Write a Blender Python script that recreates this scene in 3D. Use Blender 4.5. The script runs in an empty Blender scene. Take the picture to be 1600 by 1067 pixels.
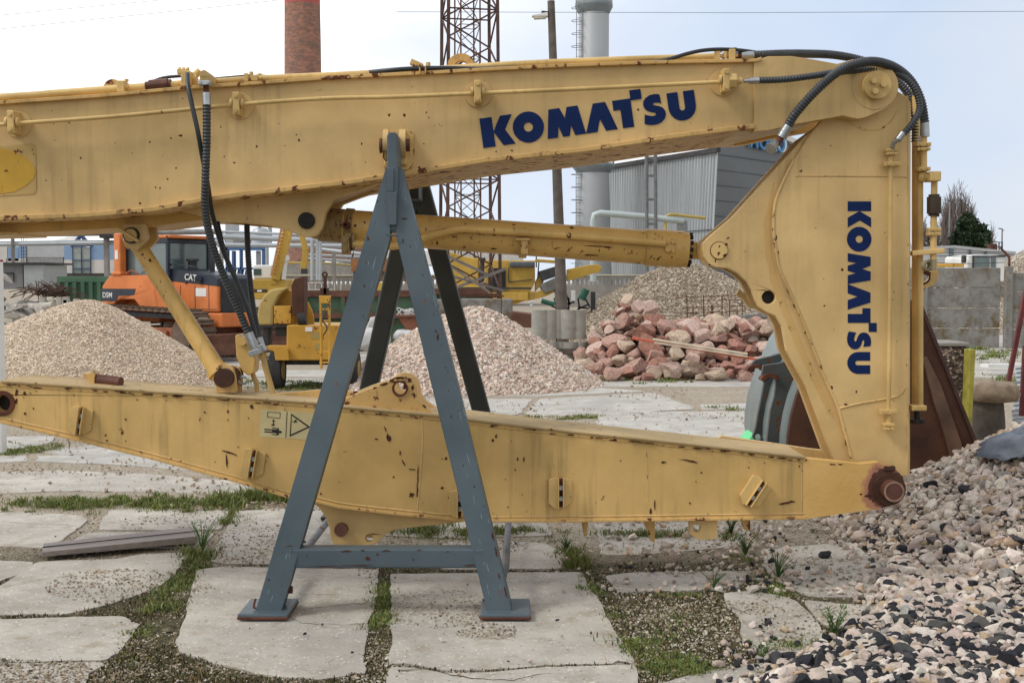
import bpy, math, random
import numpy as np
from mathutils import Vector, Matrix, noise as mnoise
from mathutils.geometry import tessellate_polygon
random.seed(7); rng = np.random.default_rng(11)
S = bpy.context.scene
COL = S.collection
R = math.radians
# ------------------------------------------------------------------ camera
CAMH = 1.7; FPX = 1900.0; TILT = math.atan(93.5/FPX)
cam = bpy.data.cameras.new('camera'); camo = bpy.data.objects.new('camera', cam); COL.objects.link(camo)
camo.location = (0, 0, CAMH); camo.rotation_euler = (R(90)-TILT, 0, 0)
cam.sensor_width = 36; cam.lens = 36*FPX/1600; cam.clip_end = 3000; cam.clip_start = .05
S.camera = camo
# ------------------------------------------------------------------ light
SUN_DIR = Vector((-.62, -.30, .74)).normalized()
w = bpy.data.worlds.new('World'); S.world = w; w.use_nodes = True
nt = w.node_tree; nt.nodes.clear()
def N(nt, t, **k):
    n = nt.nodes.new(t)
    for a, b in k.items(): setattr(n, a, b)
    return n
out = N(nt, 'ShaderNodeOutputWorld'); bg = N(nt, 'ShaderNodeBackground'); bg.inputs[1].default_value = .1
sky = N(nt, 'ShaderNodeTexSky', sky_type='NISHITA'); sky.sun_disc = False
sky.sun_elevation = math.asin(SUN_DIR.z); sky.sun_rotation = math.atan2(SUN_DIR.x, SUN_DIR.y)
tc = N(nt, 'ShaderNodeTexCoord')
dotn = N(nt, 'ShaderNodeVectorMath', operation='DOT_PRODUCT'); gd = Vector((-.75, .55, .38)).normalized()
dotn.inputs[1].default_value = gd
nt.links.new(tc.outputs['Generated'], dotn.inputs[0])
nz = N(nt, 'ShaderNodeTexNoise'); nz.inputs['Scale'].default_value = 2.4; nz.inputs['Detail'].default_value = 6
mp = N(nt, 'ShaderNodeMapping'); mp.inputs['Scale'].default_value = (1, 1, 2.6)
nt.links.new(tc.outputs['Generated'], mp.inputs[0]); nt.links.new(mp.outputs[0], nz.inputs[0])
ma = N(nt, 'ShaderNodeMath', operation='MULTIPLY_ADD'); ma.inputs[1].default_value = .55
nt.links.new(nz.outputs[0], ma.inputs[0]); nt.links.new(dotn.outputs['Value'], ma.inputs[2])
rp = N(nt, 'ShaderNodeValToRGB'); e = rp.color_ramp.elements
e[0].position = .35; e[0].color = (8.0, 8.0, 8.0, 1); e[1].position = 1.12; e[1].color = (14.5, 14.4, 14.2, 1)
for p, c in ((.68, (5.9, 6.9, 8.6, 1)), (.84, (7.4, 8.1, 9.3, 1)), (.97, (10.4, 10.6, 11.2, 1))):
    x = e.new(p); x.color = c
sc_ = N(nt, 'ShaderNodeMath', operation='MULTIPLY'); sc_.inputs[1].default_value = 1/1.3
e[0].position /= 1.3
for x in list(e)[1:]: x.position = x.position/1.3
nt.links.new(ma.outputs[0], sc_.inputs[0]); nt.links.new(sc_.outputs[0], rp.inputs[0])
mx = N(nt, 'ShaderNodeMixRGB'); mx.inputs[0].default_value = .9
nt.links.new(sky.outputs[0], mx.inputs[1]); nt.links.new(rp.outputs[0], mx.inputs[2])
nt.links.new(mx.outputs[0], bg.inputs[0]); nt.links.new(bg.outputs[0], out.inputs[0])
sun = bpy.data.lights.new('sun', 'SUN'); suno = bpy.data.objects.new('sun', sun); COL.objects.link(suno)
sun.energy = 1.5; sun.angle = R(16); sun.color = (1, .95, .87)
suno.rotation_euler = SUN_DIR.to_track_quat('Z', 'Y').to_euler()
S.view_settings.view_transform = 'Standard'; S.view_settings.look = 'None'
S.view_settings.exposure = 0.16; S.view_settings.gamma = 1
# ------------------------------------------------------------------ pixel helpers (a pixel of the photo at a real distance)
ct, st = math.cos(TILT), math.sin(TILT)
def P(px, py, Y):
    x = (px-800)/FPX; y = (533.5-py)/FPX
    s = Y/(ct+y*st)
    return Vector((x*s, Y, CAMH+s*(-st+y*ct)))
def G(px, py, z=0.0):
    x = (px-800)/FPX; y = (533.5-py)/FPX
    s = (z-CAMH)/(-st+y*ct)
    return Vector((x*s, s*(ct+y*st), z))
def PX(poly, Y): return [(P(a, b, Y).x, P(a, b, Y).z) for a, b in poly]
def m(px, Y): return px*Y/FPX
# ------------------------------------------------------------------ materials
def mat(name):
    x = bpy.data.materials.new(name); x.use_nodes = True
    return x, x.node_tree, x.node_tree.nodes['Principled BSDF']
def noise_(nt, vec, scale, detail=4, rough=.55):
    n = N(nt, 'ShaderNodeTexNoise'); n.inputs['Scale'].default_value = scale
    n.inputs['Detail'].default_value = detail; n.inputs['Roughness'].default_value = rough
    nt.links.new(vec, n.inputs['Vector']); return n.outputs[0]
def mapv(nt, vec, sc=(1, 1, 1), loc=(0, 0, 0)):
    n = N(nt, 'ShaderNodeMapping'); n.inputs['Scale'].default_value = sc; n.inputs['Location'].default_value = loc
    nt.links.new(vec, n.inputs[0]); return n.outputs[0]
def ramp(nt, fac, a, b, ca=(0, 0, 0, 1), cb=(1, 1, 1, 1)):
    n = N(nt, 'ShaderNodeValToRGB'); e = n.color_ramp.elements
    e[0].position = a; e[0].color = ca; e[1].position = b; e[1].color = cb
    nt.links.new(fac, n.inputs[0]); return n.outputs[0]
def mixc(nt, fac, a, b):
    n = N(nt, 'ShaderNodeMixRGB')
    for i, v in ((0, fac), (1, a), (2, b)):
        if isinstance(v, (int, float)): n.inputs[i].default_value = v
        elif isinstance(v, tuple): n.inputs[i].default_value = (*v[:3], 1)
        else: nt.links.new(v, n.inputs[i])
    return n.outputs[0]
def mul(nt, a, b, op='MULTIPLY'):
    n = N(nt, 'ShaderNodeMath', operation=op)
    for i, v in ((0, a), (1, b)):
        if isinstance(v, (int, float)): n.inputs[i].default_value = v
        else: nt.links.new(v, n.inputs[i])
    return n.outputs[0]
def bump(nt, bs, h, strength=.3, dist=.01):
    n = N(nt, 'ShaderNodeBump'); n.inputs['Strength'].default_value = strength; n.inputs['Distance'].default_value = dist
    nt.links.new(h, n.inputs['Height']); nt.links.new(n.outputs[0], bs.inputs['Normal'])
RUST = (.085, .028, .014); RUST2 = (.20, .075, .03)
def paint(name, base, rough=.5, rust=.35, streak=.35, spec=.4, grime=(.07, .05, .02), sc=1.0, rustcol=RUST, fade=.18):
    M_, nt, bs = mat(name)
    tc = N(nt, 'ShaderNodeTexCoord'); o = tc.outputs['Object']
    light = tuple(min(1, c*(1+fade)+.02) for c in base); dark = tuple(c*(1-fade) for c in base)
    c = mixc(nt, ramp(nt, noise_(nt, o, 1.7*sc, 5), .35, .65), dark, light)
    c = mixc(nt, mul(nt, ramp(nt, noise_(nt, o, 45*sc, 3), .3, .8), .10), c, tuple(x*.6 for x in base))
    if streak:
        s1 = ramp(nt, noise_(nt, mapv(nt, o, (11*sc, 11*sc, .8*sc)), 1.6, 5, .6), .50, .74)
        s2 = ramp(nt, noise_(nt, o, 1.1*sc, 2), .42, .62)
        c = mixc(nt, mul(nt, mul(nt, s1, s2), streak), c, grime)
    rf = None
    if rust:
        th = .705-.13*rust
        n1 = ramp(nt, noise_(nt, mapv(nt, o, (1, 1, .75)), 17*sc, 8, .62), th, th+.018)
        n2 = ramp(nt, noise_(nt, o, 1.9*sc, 3), .60-.28*rust, .66-.28*rust)
        rf = mul(nt, n1, n2)
        halo = ramp(nt, noise_(nt, mapv(nt, o, (1, 1, .75)), 17*sc, 8, .62), th-.04, th+.02)
        c = mixc(nt, mul(nt, mul(nt, halo, n2), .45), c, RUST2)
        rc = mixc(nt, noise_(nt, o, 60*sc, 4), rustcol, tuple(x*1.9 for x in rustcol))
        c = mixc(nt, rf, c, rc)
    nt.links.new(c, bs.inputs['Base Color'])
    r_ = mixc(nt, noise_(nt, o, 6*sc, 4), (rough-.1,)*3, (rough+.15,)*3)
    if rf is not None: r_ = mixc(nt, rf, r_, (.95, .95, .95))
    nt.links.new(r_, bs.inputs['Roughness'])
    bs.inputs['Specular IOR Level'].default_value = spec
    h = noise_(nt, o, 3.0*sc, 3)
    h2 = noise_(nt, o, 160*sc, 2)
    hh = mul(nt, h, mul(nt, h2, .05), 'ADD')
    if rf is not None: hh = mul(nt, hh, mul(nt, rf, .12), 'SUBTRACT')
    bump(nt, bs, hh, .35, .012)
    return M_
def plain(name, c, rough=.6, metal=0, var=.25, sc=6, bmp=.2, bsc=40, spec=.4):
    M_, nt, bs = mat(name); tc = N(nt, 'ShaderNodeTexCoord'); o = tc.outputs['Object']
    a = tuple(x*(1-var) for x in c); b = tuple(min(1, x*(1+var)) for x in c)
    col = mixc(nt, ramp(nt, noise_(nt, o, sc, 6, .6), .3, .7), a, b)
    nt.links.new(col, bs.inputs['Base Color']); bs.inputs['Roughness'].default_value = rough; bs.inputs['Metallic'].default_value = metal
    bs.inputs['Specular IOR Level'].default_value = spec
    if bmp: bump(nt, bs, noise_(nt, o, bsc, 5, .65), bmp, .01)
    return M_
def stone(name, sc=30):
    M_, nt, bs = mat(name); tc = N(nt, 'ShaderNodeTexCoord'); o = tc.outputs['Object']
    at = N(nt, 'ShaderNodeAttribute'); at.attribute_name = 'col'
    d = mixc(nt, ramp(nt, noise_(nt, o, sc, 6, .7), .3, .7), (.62, .60, .58), (1.12, 1.1, 1.08))
    n = N(nt, 'ShaderNodeMixRGB', blend_type='MULTIPLY'); n.inputs[0].default_value = 1
    nt.links.new(at.outputs['Color'], n.inputs[1]); nt.links.new(d, n.inputs[2])
    nt.links.new(n.outputs[0], bs.inputs['Base Color']); bs.inputs['Roughness'].default_value = .93
    bs.inputs['Specular IOR Level'].default_value = .2
    bump(nt, bs, noise_(nt, o, sc*2.2, 5, .7), .6, .012)
    return M_
def concrete(name, c, spots=True, stain=(.20, .17, .12), st=.5, moss=0, speck=26):
    M_, nt, bs = mat(name); tc = N(nt, 'ShaderNodeTexCoord'); o = tc.outputs['Object']
    gm = N(nt, 'ShaderNodeNewGeometry'); o = gm.outputs['Position']
    col = mixc(nt, ramp(nt, noise_(nt, o, 2.2, 7, .65), .3, .7), tuple(x*.76 for x in c), tuple(min(1, x*1.12) for x in c))
    col = mixc(nt, mul(nt, ramp(nt, noise_(nt, o, 5.5, 7, .7), .50, .68), st), col, stain)
    col = mixc(nt, mul(nt, ramp(nt, noise_(nt, mapv(nt, o, (1, 1, 1), (7, 2, 0)), .9, 8, .72), .48, .60), .55), col, tuple(x*.62 for x in c))
    if moss:
        col = mixc(nt, mul(nt, ramp(nt, noise_(nt, mapv(nt, o, (1, 1, .8)), 1.6, 6, .7), .5, .62), moss), col, (.13, .085, .03))
    if spots:
        v = N(nt, 'ShaderNodeTexVoronoi'); v.inputs['Scale'].default_value = speck*1.5; nt.links.new(o, v.inputs['Vector'])
        f = ramp(nt, v.outputs['Distance'], .20, .32, (1, 1, 1, 1), (0, 0, 0, 1))
        f = mul(nt, f, ramp(nt, noise_(nt, o, 9, 4), .45, .6))
        col = mixc(nt, mul(nt, f, .75), col, (.78, .72, .62))
        v2 = N(nt, 'ShaderNodeTexVoronoi'); v2.inputs['Scale'].default_value = 19; nt.links.new(o, v2.inputs['Vector'])
        f2 = ramp(nt, v2.outputs['Distance'], .10, .15, (1, 1, 1, 1), (0, 0, 0, 1))
        col = mixc(nt, mul(nt, f2, .55), col, (.09, .08, .07))
    nt.links.new(col, bs.inputs['Base Color']); bs.inputs['Roughness'].default_value = .92
    bs.inputs['Specular IOR Level'].default_value = .25
    hh = mul(nt, noise_(nt, o, 70, 6, .75), noise_(nt, o, 9, 5, .7), 'ADD')
    bump(nt, bs, hh, .55, .012)
    return M_
YEL = (.645, .44, .18)
M = {}
M['yel'] = paint('machine_yellow_paint', YEL, .46, .14, .30)
M['yelrusty'] = paint('machine_yellow_edge', (.62, .39, .135), .55, .95, .5, fade=.12)
M['yelclean'] = paint('machine_yellow_fitting', (.60, .41, .15), .5, .25, .25, sc=2)
M['yellow_low'] = paint('arm_yellow_paint', (.635, .41, .14), .5, .36, .6, grime=(.10, .08, .035))
M['cyl'] = paint('cylinder_yellow_paint', (.68, .43, .13), .38, .55, .3, sc=1.5)
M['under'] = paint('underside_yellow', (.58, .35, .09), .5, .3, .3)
M['topdirt'] = paint('dirty_yellow_top', (.50, .37, .185), .8, .55, .5, grime=(.2, .16, .1))
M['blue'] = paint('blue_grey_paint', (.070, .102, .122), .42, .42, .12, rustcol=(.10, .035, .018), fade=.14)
M['blueshaded'] = paint('blue_grey_paint_shaded', (.030, .038, .040), .55, .3, .2, fade=.14)  # same stand paint, darkened: the rear frame's shade is in the colour
M['rust'] = plain('rusted_steel', (.11, .035, .018), .85, .0, .5, 7, .5, 60)
M['rustdk'] = plain('dark_rusted_steel', (.068, .027, .014), .70, .1, .55, 3, .35, 50)
M['pinrust'] = plain('brown_rusty_pin', (.12, .05, .035), .6, .2, .4, 9, .4, 60)
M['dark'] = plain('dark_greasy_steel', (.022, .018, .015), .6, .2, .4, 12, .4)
M['hose'] = plain('black_rubber', (.022, .026, .030), .42, 0, .2, 9, .1, 80, .5)
M['corr'] = plain('grey_black_spiral_sleeve', (.032, .037, .042), .45, .0, .3, 9, .1, 80, .5)
M['steel'] = plain('galvanised_steel', (.42, .44, .45), .35, .85, .2, 14, .2, 70)
M['navy'] = plain('navy_blue_print', (.006, .020, .090), .62, 0, .12, 4, .02, 40, .15)
M['decal'] = plain('faded_cream_sticker', (.55, .46, .24), .5, 0, .1, 12, .02)
M['black'] = plain('black_print', (.015, .013, .012), .6, 0, .1, 4, 0)
M['oldyel'] = paint('old_yellow_patch', (.62, .36, .035), .55, .5, .5, grime=(.3, .2, .06))
M['patchedge'] = paint('masked_patch', (.56, .37, .125), .5, .6, .5)
M['weld'] = paint('weld_bead_yellow', (.62, .42, .17), .5, .7, .3, sc=2)
# ------------------------------------------------------------------ mesh builder
class MB:
    def __init__(s): s.v = []; s.f = []; s.sm = []
    def add(s, vs, fs, smooth=False):
        n = len(s.v); s.v += [tuple(x) for x in vs]; s.f += [tuple(i+n for i in f) for f in fs]; s.sm += [smooth]*len(fs); return s
    def box(s, x0, x1, y0, y1, z0, z1):
        vs = [(x0, y0, z0), (x1, y0, z0), (x1, y1, z0), (x0, y1, z0), (x0, y0, z1), (x1, y0, z1), (x1, y1, z1), (x0, y1, z1)]
        return s.add(vs, [(3, 2, 1, 0), (4, 5, 6, 7), (0, 1, 5, 4), (1, 2, 6, 5), (2, 3, 7, 6), (3, 0, 4, 7)])
    def beam(s, a, b, w, h, up=(0, 0, 1), w2=None, h2=None):
        a = Vector(a); b = Vector(b); d = (b-a).normalized(); up = Vector(up)
        if abs(d.dot(up)) > .98: up = Vector((0, 1, 0))
        x = d.cross(up).normalized(); z = x.cross(d).normalized(); w2 = w2 or w; h2 = h2 or h
        vs = []
        for p, ww, hh in ((a, w, h), (b, w2, h2)):
            for sx, sz in ((-1, -1), (1, -1), (1, 1), (-1, 1)): vs.append(p+x*sx*ww/2+z*sz*hh/2)
        return s.add(vs, [(3, 2, 1, 0), (4, 5, 6, 7), (0, 1, 5, 4), (1, 2, 6, 5), (2, 3, 7, 6), (3, 0, 4, 7)])
    def prism(s, poly, y0, y1, holes=(), axis='y'):
        # poly in (x,z) extruded along y; other axes by remap
        ar = sum(poly[i][0]*poly[(i+1) % len(poly)][1]-poly[(i+1) % len(poly)][0]*poly[i][1] for i in range(len(poly)))
        if ar < 0: poly = poly[::-1]
        hs = []
        for h in holes:
            a2 = sum(h[i][0]*h[(i+1) % len(h)][1]-h[(i+1) % len(h)][0]*h[i][1] for i in range(len(h)))
            hs.append(h[::-1] if a2 > 0 else h)
        loops = [poly]+hs; flat = [p for l in loops for p in l]; n = len(flat)
        if axis == 'y': f3 = lambda p, y: (p[0], y, p[1]); flip = False
        elif axis == 'x': f3 = lambda p, y: (y, p[0], p[1]); flip = True
        else: f3 = lambda p, y: (p[0], p[1], y); flip = True
        tris = tessellate_polygon([[Vector((p[0], p[1], 0)) for p in l] for l in loops])
        fs = []
        for t in tris:
            a, b, c = t; A, B, C_ = flat[a], flat[b], flat[c]
            if (B[0]-A[0])*(C_[1]-A[1])-(B[1]-A[1])*(C_[0]-A[0]) < 0: a, c = c, a
            fs.append((a, b, c)); fs.append((c+n, b+n, a+n))
        k = 0
        for l in loops:
            L = len(l)
            for i in range(L):
                j = (i+1) % L; fs.append((k+j, k+i, k+i+n, k+j+n))
            k += L
        if flip: fs = [f[::-1] for f in fs]
        return s.add([f3(p, y0) for p in flat]+[f3(p, y1) for p in flat], fs)
    def ext(s, pts, vec):
        pts = [Vector(p) for p in pts]; vec = Vector(vec); n = len(pts)
        tris = tessellate_polygon([[Vector((p.x, p.z, 0)) for p in pts]])
        fs = []
        for a, b, c in tris:
            A, B, C_ = pts[a], pts[b], pts[c]
            if (B.x-A.x)*(C_.z-A.z)-(B.z-A.z)*(C_.x-A.x) < 0: a, c = c, a
            fs += [(a, b, c), (c+n, b+n, a+n)]
        fs += [(i, (i+1) % n, n+(i+1) % n, n+i) for i in range(n)]
        return s.add(pts+[p+vec for p in pts], fs)
    def cyl(s, a, b, r, seg=16, r2=None, caps=True):
        a = Vector(a); b = Vector(b); d = (b-a).normalized(); up = Vector((0, 0, 1)) if abs(d.z) < .95 else Vector((1, 0, 0))
        x = d.cross(up).normalized(); y = d.cross(x).normalized(); r2 = r if r2 is None else r2
        ra = [a+(x*math.cos(t)+y*math.sin(t))*r for t in [2*math.pi*i/seg for i in range(seg)]]
        rb = [b+(x*math.cos(t)+y*math.sin(t))*r2 for t in [2*math.pi*i/seg for i in range(seg)]]
        s.add(ra+rb, [(i, (i+1) % seg, seg+(i+1) % seg, seg+i) for i in range(seg)], seg > 7)
        if caps:
            s.add(ra, [tuple(range(seg))[::-1]]); s.add(rb, [tuple(range(seg))])
        return s
    def ring(s, c, axis, r, rin, t, seg=20):
        c = Vector(c); d = Vector(axis).normalized(); up = Vector((0, 0, 1)) if abs(d.z) < .95 else Vector((1, 0, 0))
        x = d.cross(up).normalized(); y = d.cross(x).normalized(); vs = []
        for q, rr in ((-t/2, r), (t/2, r), (t/2, rin), (-t/2, rin)):
            vs += [c+d*q+(x*math.cos(2*math.pi*i/seg)+y*math.sin(2*math.pi*i/seg))*rr for i in range(seg)]
        fs = []
        for k in range(4):
            for i in range(seg):
                j = (i+1) % seg; fs.append((k*seg+i, k*seg+j, ((k+1) % 4)*seg+j, ((k+1) % 4)*seg+i))
        return s.add(vs, fs)
    def tube(s, pts, r, seg=10, smooth_path=True, step=None, corr=None, radii=None):
        pts = [Vector(p) for p in pts]
        if smooth_path and len(pts) > 2:
            L = sum((pts[i+1]-pts[i]).length for i in range(len(pts)-1)); step = step or max(.015, L/80)
            o = []
            for i in range(len(pts)-1):
                p0 = pts[max(i-1, 0)]; p1 = pts[i]; p2 = pts[i+1]; p3 = pts[min(i+2, len(pts)-1)]
                k = max(1, int((p2-p1).length/step))
                for j in range(k):
                    t = j/k; o.append(.5*((2*p1)+(p2-p0)*t+(2*p0-5*p1+4*p2-p3)*t*t+(3*p1-3*p2+p3-p0)*t**3))
            o.append(pts[-1]); pts = o
        n = len(pts); rings = []; prev = None; dist = 0
        for i, p in enumerate(pts):
            d = (pts[min(i+1, n-1)]-pts[max(i-1, 0)]).normalized()
            if prev is None:
                up = Vector((0, 0, 1)) if abs(d.z) < .9 else Vector((1, 0, 0)); x = d.cross(up).normalized()
            else: x = (prev-d*prev.dot(d)).normalized()
            prev = x; y = d.cross(x); rr = r if radii is None else radii[0]+(radii[1]-radii[0])*i/(n-1)
            if i: dist += (p-pts[i-1]).length
            if corr: rr = rr*(.90+.10*math.sin(2*math.pi*dist/corr))
            rings.append([p+(x*math.cos(2*math.pi*k/seg)+y*math.sin(2*math.pi*k/seg))*rr for k in range(seg)])
        vs = [v for r_ in rings for v in r_]
        fs = [(i*seg+k, i*seg+(k+1) % seg, (i+1)*seg+(k+1) % seg, (i+1)*seg+k) for i in range(n-1) for k in range(seg)]
        s.add(vs, fs, seg > 4); s.add(rings[0], [tuple(range(seg))[::-1]]); s.add(rings[-1], [tuple(range(seg))]); return s
    def bolt(s, c, axis, r=.009, h=.008):
        a = Vector(axis).normalized(); c = Vector(c); return s.cyl(c, c+a*h, r, 6)
    def lathe(s, c, prof, seg=24, axis='z'):
        vs = []
        for r, h in prof:
            for k in range(seg):
                t = 2*math.pi*k/seg
                if axis == 'z': vs.append((c[0]+r*math.cos(t), c[1]+r*math.sin(t), c[2]+h))
                elif axis == 'x': vs.append((c[0]+h, c[1]+r*math.cos(t), c[2]+r*math.sin(t)))
                else: vs.append((c[0]+r*math.cos(t), c[1]+h, c[2]-r*math.sin(t)))
        n = len(prof)
        fs = [(i*seg+k, i*seg+(k+1) % seg, (i+1)*seg+(k+1) % seg, (i+1)*seg+k) for i in range(n-1) for k in range(seg)]
        return s.add(vs, fs, True)
    def mesh(s, name, off=(0, 0, 0)):
        me = bpy.data.meshes.new(name)
        me.from_pydata([(a-off[0], b-off[1], c-off[2]) for a, b, c in s.v], [], s.f)
        me.polygons.foreach_set('use_smooth', s.sm); me.update(); return me
    def build(s, name, material, parent=None, bevel=0, loc=None, kind=None, label=None):
        off = parent['_o'] if parent is not None else (loc or (0, 0, 0))
        me = s.mesh(name, off)
        for x in (material if isinstance(material, (list, tuple)) else [material]): me.materials.append(x)
        o = bpy.data.objects.new(name, me); COL.objects.link(o)
        if parent is not None: o.parent = parent
        else: o.location = off
        o['_o'] = list(off)
        if bevel:
            b = o.modifiers.new('bevel', 'BEVEL'); b.width = bevel; b.segments = 2; b.limit_method = 'ANGLE'; b.angle_limit = R(35)
            b.harden_normals = False
        if kind: o['kind'] = kind
        if label: o['label'] = label
        return o
def thing(name, label, cat, loc=(0, 0, 0), group=None, rotz=None):
    o = bpy.data.objects.new(name, None); COL.objects.link(o); o.location = loc; o.empty_display_size = .2
    o['label'] = label; o['category'] = cat
    if group: o['group'] = group
    if rotz is None: o['_o'] = list(loc)
    else: o['_o'] = [0, 0, 0]; o.rotation_euler = (0, 0, rotz)
    return o
def tag(o, label, cat, group=None):
    o['label'] = label; o['category'] = cat
    if group: o['group'] = group
    return o
def inst(src, parent=None, loc=(0, 0, 0), rot=(0, 0, 0), scale=(1, 1, 1), name=None):
    o = src.copy(); COL.objects.link(o)
    if parent is not None: o.parent = parent
    o.location = loc; o.rotation_euler = rot; o.scale = scale
    return o
def copy_tree(o, parent=None):
    c = o.copy(); COL.objects.link(c); c.parent = parent
    for ch in [x for x in bpy.data.objects if x.parent == o]: copy_tree(ch, c)
    return c
def circ(cx, cz, r, n=20, a0=0, a1=360, rz=None):
    full = abs(a1-a0) >= 360
    return [(cx+r*math.cos(R(a0+(a1-a0)*i/(n if full else n-1))), cz+(rz or r)*math.sin(R(a0+(a1-a0)*i/(n if full else n-1)))) for i in range(n)]
def textmesh(txt, size, material, name, parent, mtx, extrude=.004, off=(0, 0, 0)):
    cu = bpy.data.curves.new(name, 'FONT'); cu.body = txt; cu.size = size; cu.extrude = extrude; cu.offset = size*.012
    o = bpy.data.objects.new(name, cu); COL.objects.link(o)
    dg = bpy.context.evaluated_depsgraph_get(); me = bpy.data.meshes.new_from_object(o.evaluated_get(dg))
    bpy.data.objects.remove(o); me.transform(mtx)
    p = parent['_o']; me.transform(Matrix.Translation((-p[0], -p[1], -p[2])))
    me.materials.clear(); me.materials.append(material)
    r = bpy.data.objects.new(name, me); COL.objects.link(r); r.parent = parent; r['_o'] = list(p); return r
# ------------------------------------------------------------------ stones in bulk (numpy)
def base_shapes(n, sub, seed, flat=.7, cuts=7):
    import bmesh
    rs = random.Random(seed); out_ = []
    for _ in range(n):
        bm = bmesh.new()
        if sub == 0:
            bmesh.ops.create_icosphere(bm, subdivisions=1, radius=1)
            vs = [v.co for v in bm.verts]
        elif sub < 0:
            for c in ((1, 0, 0), (-1, 0, 0), (0, 1, 0), (0, -1, 0), (0, 0, 1), (0, 0, -1)): bm.verts.new(c)
            bmesh.ops.convex_hull(bm, input=bm.verts)
        else: bmesh.ops.create_icosphere(bm, subdivisions=sub+1, radius=1)
        pl = [(Vector((rs.gauss(0, 1), rs.gauss(0, 1), rs.gauss(0, 1))).normalized(), rs.uniform(.38, .72)) for _ in range(cuts)]
        for v in bm.verts:
            v.co *= rs.uniform(.88, 1.1) if sub > 0 else rs.uniform(.72, 1.15)
            if sub >= 0:
                for nn, d in pl:
                    q = v.co.dot(nn)
                    if q > d: v.co -= nn*(q-d)*.95
            v.co.x *= 1.25; v.co.z *= flat
        bm.verts.ensure_lookup_table(); bmesh.ops.triangulate(bm, faces=bm.faces); bmesh.ops.recalc_face_normals(bm, faces=bm.faces)
        bm.verts.index_update()
        out_.append((np.array([v.co[:] for v in bm.verts]), np.array([[v.index for v in f.verts] for f in bm.faces]))); bm.free()
    return out_
SH = {0: base_shapes(10, 0, 1), -1: base_shapes(6, -1, 2), 1: base_shapes(14, 1, 3, .8, 12)}
def stones(name, pos, size, cols, sub, material, parent=None, label=None, cat=None, kind='stuff', shade=None):
    pos = np.asarray(pos, float); n = len(pos); size = np.asarray(size, float); cols = np.asarray(cols, float)
    sh = SH[sub]; pick = rng.integers(0, len(sh), n)
    ang = rng.uniform(0, 2*np.pi, n); tx = rng.normal(0, .45, n); ty = rng.normal(0, .45, n)
    V = []; F = []; C = []; base = 0
    for k, (sv, sf) in enumerate(sh):
        idx = np.where(pick == k)[0]
        if len(idx) == 0: continue
        a = ang[idx]; ca, sa = np.cos(a), np.sin(a); cx, sx = np.cos(tx[idx]), np.sin(tx[idx]); cy, sy = np.cos(ty[idx]), np.sin(ty[idx])
        Z = np.zeros_like(a); O = np.ones_like(a)
        Rz = np.array([[ca, -sa, Z], [sa, ca, Z], [Z, Z, O]]).transpose(2, 0, 1)
        Rx = np.array([[O, Z, Z], [Z, cx, -sx], [Z, sx, cx]]).transpose(2, 0, 1)
        Ry = np.array([[cy, Z, sy], [Z, O, Z], [-sy, Z, cy]]).transpose(2, 0, 1)
        M3 = Rx@Ry@Rz
        sc = size[idx][:, None, None]*rng.uniform(.8, 1.2, (len(idx), 1, 3))
        vv = np.einsum('nij,nkj->nki', M3, sv[None]*sc)+pos[idx][:, None, :]
        m_ = len(sv)
        V.append(vv.reshape(-1, 3)); F.append((sf[None]+(np.arange(len(idx))*m_)[:, None, None]+base).reshape(-1, 3))
        C.append(np.repeat(cols[idx], m_, axis=0)); base += len(idx)*m_
    V = np.concatenate(V); F = np.concatenate(F); C = np.concatenate(C)
    return npmesh(name, V, F, C, material, parent, label, cat, kind)
def npmesh(name, V, F, C, material, parent=None, label=None, cat=None, kind='stuff', smooth=False):
    k = F.shape[1]; me = bpy.data.meshes.new(name); me.vertices.add(len(V)); me.loops.add(F.size); me.polygons.add(len(F))
    me.vertices.foreach_set('co', V.ravel().astype(np.float32)); me.loops.foreach_set('vertex_index', F.ravel().astype(np.int32))
    me.polygons.foreach_set('loop_start', (np.arange(len(F))*k).astype(np.int32)); me.update(calc_edges=True)
    me.polygons.foreach_set('use_smooth', np.full(len(F), smooth))
    if C is not None:
        at = me.color_attributes.new('col', 'FLOAT_COLOR', 'POINT'); at.data.foreach_set('color', np.concatenate([C, np.ones((len(C), 1))], 1).ravel().astype(np.float32))
    me.materials.append(material); o = bpy.data.objects.new(name, me); COL.objects.link(o)
    if parent is not None: o.parent = parent
    if kind: o['kind'] = kind
    if label: o['label'] = label
    if cat: o['category'] = cat
    o['_o'] = [0, 0, 0]
    return o
def palette(n, pal, wts, jit=.10):
    pal = np.array(pal); i = rng.choice(len(pal), n, p=np.array(wts)/sum(wts)); c = pal[i]*rng.uniform(1-jit*2.2, 1+jit, (n, 1))
    return np.clip(c*rng.uniform(1-jit*.3, 1+jit*.3, (n, 3)), 0, 1)
def vn(x, y, s, seed=0):  # cheap value noise
    x = np.asarray(x)*s+seed*13.7; y = np.asarray(y)*s+seed*7.3
    xi = np.floor(x); yi = np.floor(y); fx = x-xi; fy = y-yi; fx = fx*fx*(3-2*fx); fy = fy*fy*(3-2*fy)
    h = lambda a, b: np.modf(np.abs(np.sin(a*127.1+b*311.7+seed)*43758.5453))[0]
    return (h(xi, yi)*(1-fx)+h(xi+1, yi)*fx)*(1-fy)+(h(xi, yi+1)*(1-fx)+h(xi+1, yi+1)*fx)*fy
def fb(x, y, s, seed=0): return (vn(x, y, s, seed)+.5*vn(x, y, s*2.1, seed+1)+.25*vn(x, y, s*4.3, seed+2))/1.75
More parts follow.
